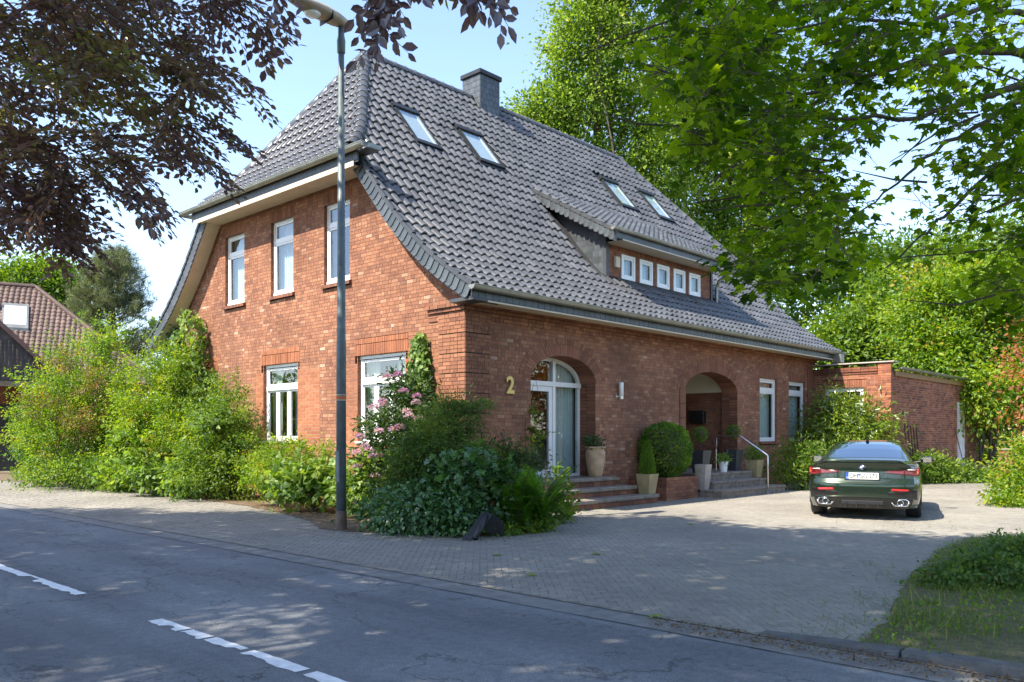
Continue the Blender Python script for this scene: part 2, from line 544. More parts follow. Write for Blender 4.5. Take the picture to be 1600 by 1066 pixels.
cuts = [rect_cut(-1, .66, 0, 3.72), arch_cut(1.83, 3.98, 2.62, .53), arch_cut(7.71, 10.47, 2.62, .53),
        rect_cut(11.81, 12.91, 1.22, 3.15), rect_cut(13.73, 14.9, 1.22, 3.15), rect_cut(11.78, 12.94, 3.15, 3.36), rect_cut(13.70, 14.93, 3.15, 3.36),
        rect_cut(7.45, 7.71, .4, 2.62)]
mort_parts.append((bricks.wall('front', lambda z: [(0, XE)], 52, cuts, tb=(.16, 1.0)), 'front_wall', 'mortar'))  # front brick tints raised to make up for missing bounce light
mort_parts.append((bricks.wall('dormer', lambda z: [(5.98, 10.98)], 14, [rect_cut(6.55 + i * .815, 7.17 + i * .815, 5.44, 6.075) for i in range(5)] + [rect_cut(5.9, 11, 6.12, 6.4)], z0=5.25, tb=(.1, .8)), 'dormer_wall', 'mortar'))
mort_parts.append((bricks.wall('porch', lambda z: [(6.4, 10.6)], 36, [], z0=0, tb=(.1, .85)), 'porch_back_wall', 'mortar'))
mort_parts.append((bricks.wall('porchr', lambda z: [(.48, 2.1)], 36, [], z0=0, tb=(.1, .85)), 'porch_side_wall', 'mortar'))
mort_parts.append((bricks.wall('porchl', lambda z: [(.48, 2.1)], 36, [], z0=0, tb=(.1, .85)), 'porch_side_wall', 'mortar'))
# rusticated corner pier: blocks of five courses standing 4 cm proud of both walls
def pier_base(s1): return lambda z: [(-.043, s1)]
for j in range(11):
    zb = j * .375 + .02
    if zb > 3.72: break
    n = 5 if j < 10 else 1
    for w, s1 in (('gable', .72), ('front', .66)):
        mp = WM[w]
        for i in range(4 if j < 10 else 0):
            pass
    mg = bricks.wall('gable', pier_base(.70), n, [], d=.05, z0=zb, tb=(.15, .9), depth=.06, CH=.0724)
    mf = bricks.wall('front', pier_base(.64), n, [], d=.05, z0=zb, tb=(.1, .85), depth=.06, CH=.0724)
pm = MB()
for j in range(10):
    pm.box(-.040, .64, -.040, .70, j * .375 + .022, j * .375 + .383, 0)
pm.box(.001, .66, .001, .72, 0, 3.75, 0)
mort_parts.append((pm, 'corner_pier', 'mortar'))

def add_box_brick(store, wall, s0, s1, d0, d1, z0, z1, t):
    mp = WM[wall]; p = mp(s0, d0, z0); q = mp(s1, d1, z1)
    store.lo.append([min(p[j], q[j]) for j in range(3)]); store.hi.append([max(p[j], q[j]) for j in range(3)]); store.t.append(t); store.full.append(False)
R = random.Random(11)
# soldier courses, brick sills, jambs
def soldier(store, wall, s0, s1, z0, h, d=.012, w=.0715, depth=.12, t=(.1, .8)):
    n = max(1, round((s1 - s0) / (w + .0035))); p = (s1 - s0) / n
    for i in range(n):
        add_box_brick(store, wall, s0 + i * p + .004, s0 + (i + 1) * p - .004, d + R.uniform(-.003, .003), d - depth, z0 + .004, z0 + h - .004, R.uniform(*t))
def jambs(store, wall, s0, s1, z0, z1, depth, t=(.1, .8)):
    n = int((z1 - z0) / CH)
    for i in range(n + 1):
        za = z0 + i * CH; zb = min(za + CH - JT, z1)
        if zb - za < .02: continue
        for s, e in ((s0, -.02), (s1, .02)):
            add_box_brick(store, wall, min(s, s + e) + (0 if e < 0 else -.004), max(s, s + e) + (.004 if e < 0 else 0), -.002, -min(depth, .24), za, zb, R.uniform(*t))
            if depth > .26:
                add_box_brick(store, wall, min(s, s + e) + (0 if e < 0 else -.004), max(s, s + e) + (.004 if e < 0 else 0), -.25, -depth, za, zb, R.uniform(*t))
for (a, b, c, d) in GU:
    soldier(bricks, 'gable', a - .06, b + .06, d, .24, t=(.05, .55))
    jambs(bricks, 'gable', a, b, c, d, .14, (.1, .6))
for k, (a, b, c, d) in GW.items():
    soldier(bricks_new, 'gable', a - .1, b + .1, d, .24, t=(0, .8)); soldier(bricks_new, 'gable', a - .1, b + .1, d + .245, .115, t=(.1, .9))
    jambs(bricks_new, 'gable', a, b, c, d, .14)
    m = bricks_new.wall('gable', lambda z, k=k: [NEWZ[k]], 40, [rect_cut(a, b, c, 9)], tb=(0, 1), bond='run', dj=.001, d=.005)
    mort_parts.append((m, 'repointed_wall', 'mortar_light'))
for (a, b) in ((11.81, 12.91), (13.73, 14.9)):
    soldier(bricks, 'front', a - .05, b + .05, 3.15, .245, t=(.25, .6)); jambs(bricks, 'front', a, b, 1.3, 3.15, .13, (.1, .6))
    soldier(bricks, 'front', a - .05, b + .05, 1.22, .075, d=.06, depth=.2, t=(.1, .5))
soldier(bricks, 'dormer', 5.98, 10.98, 6.125, .16, t=(.0, .5))
jambs(bricks, 'front', 1.83, 3.98, .0, 2.62, .44, (.05, .55)); jambs(bricks, 'front', 7.71, 10.47, .3, 2.62, .475, (.05, .55))
# porch pier blocks left of the arch
for j in range(6):
    add_box_brick(bricks, 'front', 7.45, 7.712, .03, -.1, .42 + j * .375, .42 + j * .375 + .362, .3 + .1 * (j % 2))
# corbelled cornice under the eaves
for i, (z, d) in enumerate(((3.66, .03), (3.735, .03), (3.81, .065), (3.885, .10))):
    x = -.05
    while x < XE:
        L = R.choice((.24, .115)); add_box_brick(bricks, 'front', x + .005, x + L - .005, d + R.uniform(-.003, .003), -.02, z + .004, z + .071, R.uniform(.15, .85)); x += L
    s = -.05
    while s < .9:
        L = R.choice((.24, .115)); add_box_brick(bricks, 'gable', s + .005, s + L - .005, d + R.uniform(-.003, .003), -.02, z + .004, z + .071, R.uniform(.15, .85)); s += L
# band below the half hip and along the verges
for (z, d) in ((6.93, .03), (7.005, .055)):
    s = 2.55
    while s < YW - 2.6:
        L = R.choice((.24, .115)); add_box_brick(bricks, 'gable', s + .005, s + L - .005, d, -.02, z + .004, z + .071, R.uniform(.1, .6)); s += L
for side in (0, 1):
    for (z0_, off) in ((4.3, 0),):
        z = 4.35
        while z < 6.9:
            y = float(fy_of_z(z + .30)); a, b = (y - .02, y + .20)
            if side: a, b = YW - b, YW - a
            add_box_brick(bricks, 'gable', a, b, .035, -.02, z + .004, z + .068, R.uniform(.1, .6)); z += CH

# arches: two rings of wedge bricks, inner ring as deep as the wall
def arch_ring(bl, s0, s1, zs, rise, r0, r1, depth, n, tt):
    c = (s0 + s1) / 2; a = (s1 - s0) / 2
    def pt(th, r): return (c - (a + r) * math.cos(th), zs + (rise + r) * math.sin(th))
    # equal arc steps
    TH = np.linspace(0, math.pi, 400); P = np.array([pt(t, (r0 + r1) / 2) for t in TH]); L = np.concatenate([[0], np.cumsum(np.hypot(*np.diff(P, axis=0).T))])
    th = np.interp(np.linspace(0, L[-1], n + 1), L, TH)
    for i in range(n):
        e = (th[i + 1] - th[i]) * .05
        q = [pt(th[i] + e, r0 + .002), pt(th[i + 1] - e, r0 + .002), pt(th[i + 1] - e, r1 - .006), pt(th[i] + e, r1 - .006)]
        d = .013 + R.uniform(-.002, .003)
        bl.hexa([(q[0][0], -depth, q[0][1]), (q[1][0], -depth, q[1][1]), (q[1][0], d, q[1][1]), (q[0][0], d, q[0][1]),
                 (q[3][0], -depth, q[3][1]), (q[2][0], -depth, q[2][1]), (q[2][0], d, q[2][1]), (q[3][0], d, q[3][1])], 0, R.uniform(*tt))
def arch_mortar(bl, s0, s1, zs, rise, r0, r1, depth, mi):
    c = (s0 + s1) / 2; a = (s1 - s0) / 2; n = 40
    for i in range(n):
        q = []
        for t, r in ((i, r0), (i + 1, r0), (i + 1, r1), (i, r1)):
            th = math.pi * t / n; q.append((c - (a + r) * math.cos(th), zs + (rise + r) * math.sin(th)))
        bl.quad((q[0][0], .004, q[0][1]), (q[1][0], .004, q[1][1]), (q[2][0], .004, q[2][1]), (q[3][0], .004, q[3][1]), mi)
        bl.quad((q[0][0], .004, q[0][1] + .004), (q[1][0], .004, q[1][1] + .004), (q[1][0], -depth, q[1][1] + .004), (q[0][0], -depth, q[0][1] + .004), mi)
for (s0, s1, dep, nm) in ((1.83, 3.98, .44, 'door_arch'), (7.71, 10.47, .475, 'porch_arch')):
    bl = WB('front')
    n = 40 if dep < .46 else 50
    arch_ring(bl, s0, s1, 2.62, .53, 0, .245, dep, n, (.1, .6)); arch_ring(bl, s0, s1, 2.62, .53, .247, .37, .03, n + 6, (.1, .65))
    arch_mortar(bl, s0, s1, 2.62, .53, .004, .37, dep - .01, 1)
    bl.build(nm, [M['brick'], M['mortar']], house)

# emit: the 300 largest bricks in view as parts, the rest as one part
def emit_bricks(parent, store, mat, nbig, name='brick', rest='brickwork', prefer=None, variants=10):
    lo = np.array(store.lo); hi = np.array(store.hi); t = np.array(store.t)
    cen = (lo + hi) / 2
    big = np.zeros(len(lo), bool)
    if nbig:
        d = np.linalg.norm(cen - CAM_L, axis=1)
        size = np.sort(hi - lo, axis=1)[:, -1]
        sc = size / d
        ok = np.array(store.full)
        if prefer is not None: ok &= prefer(cen)
        sc = np.where(ok, sc, 0)
        idx = np.argsort(-sc)[:nbig]; big[idx[sc[idx] > 0]] = True
        cache = {}
        for i in np.where(big)[0]:
            s = hi[i] - lo[i]
            key = tuple(np.round(s, 2)) + (int(t[i] * variants),)
            if key not in cache:
                V, F = boxes_np(-s[None] / 2, s[None] / 2)
                me = np_mesh(name, V, F, np.full(len(F), (int(t[i] * variants) + .5) / variants)); me.materials.append(mat)
                cache[key] = me
            mesh_obj(name, cache[key], parent, (), loc=cen[i])
    V, F = boxes_np(lo[~big], hi[~big])
    o = mesh_obj(rest, np_mesh(rest, V, F, np.repeat(t[~big], 6)), parent, [mat])
    tag(o, kind='stuff')
emit_bricks(house, bricks, M['brick'], 300, prefer=lambda c: (c[:, 2] > 2.0) & ((c[:, 1] < 3.0) | (c[:, 0] > .1)))
emit_bricks(house, bricks_new, M['brick_new'], 0, rest='repair_brickwork')
for mb, nm, mt in mort_parts:
    mb.build(nm, M[mt], house)

# ---------------------------------------------------------------- windows
def frame_rect(bl, s0, s1, z0, z1, w, d0, d1, mi=0):
    bl.box(s0, s0 + w, d0, d1, z0, z1, mi); bl.box(s1 - w, s1, d0, d1, z0, z1, mi)
    bl.box(s0 + w, s1 - w, d0, d1, z0, z0 + w, mi); bl.box(s0 + w, s1 - w, d0, d1, z1 - w, z1, mi)
def window(wall, s0, s1, z0, z1, dep, kind, back='pale_panel', parent=None):
    """casement: frame with sashes as one part; each pane a sub-part"""
    b = WB(wall); fw = .065; do = -dep + .06; di = -dep
    frame_rect(b, s0, s1, z0, z1, fw, di, do)
    cells = []
    i0, i1, j0, j1 = s0 + fw, s1 - fw, z0 + fw, z1 - fw
    H = z1 - z0
    if kind == 'upper':
        zt = z0 + H * .70; b.box(i0, i1, di, do - .004, zt, zt + .07); cells = [(i0, i1, zt + .07, j1), (i0, i1, j0, zt)]
        b.box(s0 - .0, s1 + .0, do, do + .02, z0, z0 + .05)
    elif kind == 'lower':
        b.box(s0, s1, do - .01, do + .012, z1 - .07, z1 - .002)
        zt = z0 + H * .665; b.box(i0, i1, di, do + .03, zt, zt + .10); cells = [(i0, i1, zt + .10, j1 - .02)]
        w3 = (i1 - i0 - 2 * .06) / 3
        for k in range(3):
            a = i0 + k * (w3 + .06); cells.append((a, a + w3, j0, zt))
            if k: b.box(a - .06, a, di, do - .004, j0, zt)
    elif kind == 'tall':
        zt = z0 + H * .79; b.box(i0, i1, di, do - .004, zt, zt + .07); cells = [(i0, i1, zt + .07, j1), (i0, i1, j0, zt)]
    else:
        cells = [(i0, i1, j0, j1)]
    w = b.build('window', M['white'], parent or house)
    for (a, c, e, g) in cells:
        sb = WB(wall); sw = .05
        frame_rect(sb, a + .003, c - .003, e + .003, g - .003, sw, di + .006, do - .014)
        sb.build('sash', M['white'], w)
        p = WB(wall); p.box(a + sw, c - sw, di + .014, di + .024, e + sw, g - sw)
        p.build('pane', M['glass'], w)
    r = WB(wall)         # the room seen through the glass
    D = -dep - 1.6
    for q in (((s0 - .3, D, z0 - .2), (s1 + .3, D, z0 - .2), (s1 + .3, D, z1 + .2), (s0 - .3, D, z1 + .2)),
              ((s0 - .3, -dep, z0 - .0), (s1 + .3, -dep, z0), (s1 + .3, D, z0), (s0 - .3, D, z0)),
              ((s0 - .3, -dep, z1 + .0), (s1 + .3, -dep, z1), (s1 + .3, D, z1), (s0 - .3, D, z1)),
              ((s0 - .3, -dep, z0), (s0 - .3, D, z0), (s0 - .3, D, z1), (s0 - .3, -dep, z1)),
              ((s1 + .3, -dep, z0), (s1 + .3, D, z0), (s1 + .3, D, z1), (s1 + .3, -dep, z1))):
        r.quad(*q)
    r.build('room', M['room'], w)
    if back == 'pale_panel':
        c = WB(wall); c.box(s0 + .03, s1 - .03, -dep - .10, -dep - .09, z0 + .03, z1 - .03); c.build('pale_panel', M['pale_panel'], w)
    elif back in ('curtain', 'half'):
        c = WB(wall); n = 60
        rng = (0, 1) if back == 'curtain' else (0, .42)
        for (f0, f1) in ([rng] if back == 'curtain' else [(0, .34), (.74, 1.0)]):
            pts = []
            for k in range(n + 1):
                f = f0 + (f1 - f0) * k / n; s = s0 + (s1 - s0) * f
                pts.append((s, -dep - .16 + .03 * math.sin(k * 1.1) + .012 * math.sin(k * 2.7)))
            vs = [(s, d, z0 + .02) for s, d in pts] + [(s, d, z1 - .02) for s, d in pts]
            c.add(vs, [(k, k + 1, n + 2 + k, n + 1 + k) for k in range(n)])
        c.build('curtain', M['curtain'], w, smooth=True)
    return w
for i, (a, b, c, d) in enumerate(GU):
    w = window('gable', a, b, c, d, .13, 'upper', 'curtain' if i else 'half')
    sl = WB('gable'); n = 14; p = (b - a + .14) / n
    for k in range(n):
        s = a - .07 + k * p
        sl.hexa([(s + .003, -.12, c - .075), (s + p - .003, -.12, c - .075), (s + p - .003, .075, c - .115), (s + .003, .075, c - .115),
                 (s + .003, -.12, c - .0), (s + p - .003, -.12, c - .0), (s + p - .003, .075, c - .04), (s + .003, .075, c - .04)], 0, R.uniform(.0, .3))
    sl.build('brick_sill', M['brick'], house)
for k, (a, b, c, d) in GW.items():
    w = window('gable', a, b, c, d, .14, 'lower', 'half')
    sl = WB('gable'); sl.box(a - .03, b + .03, -.1, .05, c - .035, c - .002); sl.build('sill', M['white'], w)
window('front', 11.81, 12.91, 1.30, 3.15, .12, 'tall', 'curtain'); window('front', 13.73, 14.9, 1.30, 3.15, .12, 'tall', 'curtain')
for i in range(5):
    window('dormer', 6.56 + i * .815, 7.16 + i * .815, 5.45, 6.07, .04, 'small', 'pale_panel')
hb = MB()
def wall_hardware():
    pass

# arched glass door with side light
def arch_pts(s0, s1, zs, rise, n=24):
    c = (s0 + s1) / 2; a = (s1 - s0) / 2
    return [(c - a * math.cos(math.pi * i / n), zs + rise * math.sin(math.pi * i / n)) for i in range(n + 1)]
dr = WB('front'); s0, s1, zs, rs = 1.835, 3.975, 2.62, .525; d0, d1 = -.50, -.43; fw = .075; zb = .57
out_ = [(s0, zb)] + arch_pts(s0, s1, zs, rs) + [(s1, zb)]
inn_ = [(s0 + fw, zb)] + arch_pts(s0 + fw, s1 - fw, zs, rs - fw) + [(s1 - fw, zb)]
for i in range(len(out_) - 1):
    a, b, c, d = out_[i], out_[i + 1], inn_[i + 1], inn_[i]
    dr.hexa([(a[0], d0, a[1]), (b[0], d0, b[1]), (b[0], d1, b[1]), (a[0], d1, a[1]), (d[0], d0, d[1]), (c[0], d0, c[1]), (c[0], d1, c[1]), (d[0], d1, d[1])])
dr.box(s0, s1, d0, d1 + .03, 2.53, 2.63); dr.box(3.02, 3.11, d0, d1 + .012, zb, zs + rs - .03); dr.box(s0 + fw, s1 - fw, d0, d1 + .02, zb, zb + .06)
door = dr.build('arched_door_frame', M['white'], house)
lf = WB('front'); frame_rect(lf, s0 + fw + .004, 3.016, zb + .064, 2.526, .11, d0 + .01, d1 - .006); lf.build('door_leaf', M['white'], door)
hd = WB('front'); hd.tube([(2.90, d1 + .0, 1.55), (2.90, d1 + .05, 1.55), (2.79, d1 + .05, 1.55)], .011, 8); hd.build('handle', M['steel'], door)
for nm, (a, b, c, d) in (('pane', (s0 + fw + .11, 2.906, zb + .17, 2.416)), ('pane', (3.11, s1 - fw, zb + .06, 2.53))):
    p = WB('front'); p.box(a, b, d0 + .025, d0 + .035, c, d); p.build('pane', M['glass'], door)
gl = WB('front'); ap = [(s0 + fw, 2.63)] + [q for q in arch_pts(s0 + fw, s1 - fw, zs, rs - fw) if q[1] > 2.63] + [(s1 - fw, 2.63)]
gl.add([(q[0], d0 + .03, q[1]) for q in ap], [tuple(range(len(ap) - 1, -1, -1))]); gl.build('fanlight_pane', M['glass'], door)
cu = WB('front'); n = 50
pts = [(3.08 + (s1 - 3.08) * k / n, -.62 + .03 * math.sin(k * 1.0) + .012 * math.sin(k * 2.3)) for k in range(n + 1)]
cu.add([(s, d, .6) for s, d in pts] + [(s, d, 3.1) for s, d in pts], [(k, k + 1, n + 2 + k, n + 1 + k) for k in range(n)])
cu.build('curtain', M['curtain'], door, smooth=True)
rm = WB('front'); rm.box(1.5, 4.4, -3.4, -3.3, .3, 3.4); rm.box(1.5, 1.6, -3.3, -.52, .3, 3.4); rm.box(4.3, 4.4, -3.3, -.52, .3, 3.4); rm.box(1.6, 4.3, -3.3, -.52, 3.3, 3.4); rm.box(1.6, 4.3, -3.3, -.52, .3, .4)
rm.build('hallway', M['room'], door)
# porch: cream plaster vault over the brick, floor, hidden behind the arch
pc = MB()
pc.quad((6.4, 2.09, 2.70), (10.6, 2.09, 2.70), (10.6, 2.09, 3.5), (6.4, 2.09, 3.5)); pc.quad((6.41, .48, 2.70), (6.41, 2.09, 2.70), (6.41, 2.09, 3.5), (6.41, .48, 3.5)); pc.quad((10.59, .48, 2.70), (10.59, 2.09, 2.70), (10.59, 2.09, 3.5), (10.59, .48, 3.5))
pc.quad((6.4, .48, 3.45), (10.6, .48, 3.45), (10.6, 2.1, 3.45), (6.4, 2.1, 3.45))
pc.build('porch_ceiling', M['plaster'], house)
pf = MB(); pf.box(6.4, 10.6, .0, 2.1, .3, .535); pf.build('porch_floor', M['stone'], house)
# unseen faces of the house: back wall, far gable, plinth
bw = MB()
bw.box(.3, XE, YW - .1, YW, 0, 4.1, 0, .4); bw.box(XE - .12, XE, .1, YW - .1, 0, 4.1, 0, .4)
bw.add([(XE - .06, .3, 4.1), (XE - .06, YW - .3, 4.1), (XE - .06, YW - 2.6, 7.0), (XE - .06, 2.6, 7.0)], [(0, 1, 2, 3)], 0, .4)
bw.build('rear_wall', M['brick'], house)
fl = MB(); fl.box(.25, XE - .2, .6, YW - .2, 4.02, 4.06); fl.build('attic_floor', M['room'], house)
pil = WB('front')
pil.box(15.05, 15.52, .0, .035, .0, 3.6, 0, .35); pil.build('end_pilaster', M['brick'], house)
# ---------------------------------------------------------------- roof
def clamp_front(u, y, pad=0.0):
    return np.clip(u, x_hip(y) + pad, x_hip_far(y) - pad)
def map_front(u, v, h):
    y, z = f_yz(v); ny, nz = f_n(v)
    x = clamp_front(u, y)
    return np.stack([x, y + ny * h, z + nz * h], -1)
def map_hip(u, v, h):
    x = np.interp(v, HS, HT); z = np.interp(v, HS, HZ)
    a = np.interp(v + .02, HS, HT) - np.interp(v - .02, HS, HT); b = np.interp(v + .02, HS, HZ) - np.interp(v - .02, HS, HZ); l = np.hypot(a, b) + 1e-9
    yh = fy_of_z(z); yy = np.clip(u, yh, YW - yh)
    return np.stack([x - b / l * h, yy, z + a / l * h], -1)
DS = .565
def map_dorm(u, v, h):
    c = math.cos(math.atan(DS)); s = math.sin(math.atan(DS))
    # slight upward kick is left out: the dormer roof is a plain shed
    return np.stack([u, .70 + v * c - s * h, 6.45 + v * s + c * h], -1)

TW, TG = .230, .345
TT = np.linspace(0, 1, 10)
HH = np.where(TT < .64, .054 * np.sin(math.pi * np.clip(TT / .64, 0, 1)) ** .8, -.010 * np.sin(math.pi * np.clip((TT - .64) / .36, 0, 1)))
def tile_geo(u0, v0, mapf, w=TW, g=TG, lift=.046, jit=None):
    """arrays of tile origins -> (N,27..,3) vertices; profile is a roll and a trough"""
    n = len(u0); k = len(TT)
    j = jit if jit is not None else np.zeros(n)
    U = u0[:, None] + TT[None] * w * 1.02
    rows = []
    for (dv, dh, sc) in ((.0, -.028, 1.0), (.0, .0, 1.0), (.012, .004, 1.0), (g + .05, -lift - .002, 1.0)):
        V = v0[:, None] + dv + 0 * U
        Hh = lift + .012 + HH[None] * sc + dh + j[:, None]
        rows.append(mapf(U, V, Hh))
    return np.stack(rows, 1)          # n,4,k,3
def tile_faces(n, k, r=4):
    q = []
    for a in range(r - 1):
        for b in range(k - 1):
            q.append((a * k + b, a * k + b + 1, (a + 1) * k + b + 1, (a + 1) * k + b))
    q = np.array(q)
    return (np.arange(n)[:, None, None] * (r * k) + q[None]).reshape(-1, 4), len(q)

def under(mapf, us, vs, name, mat, parent, h=0.0):
    U, V = np.meshgrid(us, vs); P = mapf(U, V, np.full_like(U, h))
    a, b = U.shape
    idx = np.arange(a * b).reshape(a, b)
    F = np.stack([idx[:-1, :-1], idx[:-1, 1:], idx[1:, 1:], idx[1:, :-1]], -1).reshape(-1, 4)
    return mesh_obj(name, np_mesh(name, P.reshape(-1, 3), F), parent, [mat])

vmax = FS[-1]
roof = under(map_front, np.linspace(XV0, XV1, 60), np.concatenate([np.linspace(0, 3, 20), np.linspace(3.2, vmax, 20)]), 'roof', M['tile_under'], house)
SKY = [(1.90, 2.68, 3.66, 4.56), (4.05, 4.92, 3.74, 4.62), (10.36, 11.25, 3.88, 4.74), (12.55, 13.42, 3.94, 4.82)]
def front_keep(uc, vc):
    y, z = f_yz(vc)
    ok = (uc > x_hip(y) - .06) & (uc < x_hip_far(y) + .04)
    for a, b, c, d in SKY:
        ok &= ~((uc > a - .10) & (uc < b + .10) & (y > c - .08) & (y < d + .10))
    ok &= ~((uc > 5.68) & (uc < 11.25) & (y > 1.12) & (y < 3.28))
    ok &= ~((uc > 6.05) & (uc < 6.85) & (y > 5.72))
    return ok
nu = int((XV1 - XV0) / TW) + 2; nv = int(vmax / TG) + 1
uu, vv = np.meshgrid(XV0 + .02 + np.arange(nu) * TW, np.arange(nv) * TG)
uu = uu.ravel(); vv = vv.ravel()
keep = front_keep(uu + TW / 2, np.minimum(vv + TG / 2, vmax - .02))
uu = uu[keep]; vv = vv[keep]
jit = RNG.normal(0, .0040, len(uu)); tint = np.clip(RNG.normal(.5, .16, len(uu)), 0, 1)
# hip end tiles
nh = int(HS[-1] / TG) + 1
hu, hv = np.meshgrid(2.35 + np.arange(34) * TW, np.arange(nh) * TG); hu = hu.ravel(); hv = hv.ravel()
zc = np.interp(hv + TG / 2, HS, HZ); yh = fy_of_z(zc)
k2 = (hu + TW / 2 > yh - .05) & (hu + TW / 2 < YW - yh + .05); hu = hu[k2]; hv = hv[k2]
# dormer roof tiles
du, dv = np.meshgrid(5.62 + np.arange(25) * TW, np.arange(9) * TG); du = du.ravel(); dv = dv.ravel()
Vf = tile_geo(uu, vv, map_front, jit=jit); Vh = tile_geo(hu, hv, map_hip); Vd = tile_geo(du, dv, map_dorm)
Vall = np.concatenate([Vf, Vh, Vd]); tall = np.concatenate([tint, np.clip(RNG.normal(.5, .16, len(hu) + len(du)), 0, 1)])
cen = Vall.mean(axis=(1, 2)); dist = np.linalg.norm(cen - CAM_L, axis=1)
pri = dist.copy(); pri[len(Vf):] += 1.5
big = np.zeros(len(Vall), bool); big[np.argsort(pri)[:300]] = True
kk = len(TT)
Fq, per = tile_faces(int((~big).sum()), kk)
o = mesh_obj('roof_tiling', np_mesh('roof_tiling', Vall[~big].reshape(-1, 3), Fq, np.repeat(tall[~big], per)), roof, [M['tile']], smooth=True)
tag(o, kind='stuff')
F1, _ = tile_faces(1, kk)
for i in np.where(big)[0]:
    c = cen[i]
    me = np_mesh('roof_tile', Vall[i].reshape(-1, 3) - c, F1, np.full(per, tall[i])); me.materials.append(M['tile'])
    mesh_obj('roof_tile', me, roof, (), smooth=True, loc=c)
# the slopes that face away
def map_back(u, v, h):
    P = map_front(u, v, h); P[..., 1] = YW - P[..., 1]; return P
rb = under(map_back, np.linspace(XV0, XV1, 40), np.linspace(0, vmax, 30), 'rear_roof', M['tile'], house, .05)
bu, bv = np.meshgrid(XV0 + .02 + np.arange(3) * TW, np.arange(14) * TG)
Vb = tile_geo(bu.ravel(), bv.ravel(), map_back); Fb, pb = tile_faces(len(Vb), kk)
tag(mesh_obj('rear_roof_tiling', np_mesh('rear_roof_tiling', Vb.reshape(-1, 3), Fb, np.full(len(Fb), .45)), rb, [M['tile']], smooth=True), kind='stuff')
under(map_hip, np.linspace(2.6, YW - 2.6, 30), np.linspace(0, HS[-1], 24), 'hip_roof', M['tile_under'], house)
fh = MB(); fh.add([(XV1, 2.8, 7.3), (XV1, YW - 2.8, 7.3), (X_RE, YC, 11.2)], [(0, 1, 2)], 0, .45); fh.build('far_hip_roof', M['tile'], house)

# ridge and hip tiles, one by one
def barrel(name, a, b, r, up, parent, mat, flare=.012):
    a = Vector(a); b = Vector(b); d = (b - a).normalized(); side = d.cross(Vector(up)).normalized(); upv = side.cross(d).normalized()
    n = 9; L = (b - a).length
    vs = []; fs = []
    for (t, rr) in ((-.0, r - .02), (0, r + flare), (.10, r + flare), (.12, r), (1.12, r - .006)):
        for k in range(n):
            th = math.pi * (-.08 + 1.16 * k / (n - 1))
            p = d * (t * L) + side * (rr * math.cos(th)) + upv * (rr * math.sin(th) - r * .25)
            vs.append(p)
    for i in range(4):
        for k in range(n - 1):
            fs.append((i * n + k, i * n + k + 1, (i + 1) * n + k + 1, (i + 1) * n + k))
    m = MB(); m.add(vs, fs, 0, random.uniform(.3, .7)); m.tint = 0
    # fixing clip
    m.box(-.012, .012, -.012, .012, r * .75, r * .75 + .006) if False else None
    return m.build(name, mat, parent, smooth=True, loc=a)
rp = [HW for _ in ()]
x = 2.2
while x < X_RE:
    barrel('ridge_tile', (x + .34, YC, 11.235), (x, YC, 11.235), .125, (0, 0, 1), roof, M['tile']); x += .34
zs_ = np.linspace(7.42, 11.2, 200); hp = np.stack([hx_of_z(zs_), fy_of_z(zs_), zs_ + .03], -1)
L = np.concatenate([[0], np.cumsum(np.linalg.norm(np.diff(hp, axis=0), axis=1))])
nt = 17
for side in (0, 1):
    pts = [np.array([np.interp(L[-1] * i / nt, L, hp[:, j]) for j in range(3)]) for i in range(nt + 1)]
    for i in range(nt):
        a, b = pts[i].copy(), pts[i + 1].copy()
        if side: a[1] = YW - a[1]; b[1] = YW - b[1]
        barrel('hip_tile', a, b, .135, (-.45, -.45 if not side else .45, .75), roof, M['tile'])
fhp = np.stack([np.linspace(XV1 + .1, X_RE, 16), np.linspace(2.85, YC, 16), np.linspace(7.38, 11.24, 16)], -1)
for i in range(15):
    barrel('hip_tile', fhp[i], fhp[i + 1], .13, (.45, -.45, .75), roof, M['tile'])

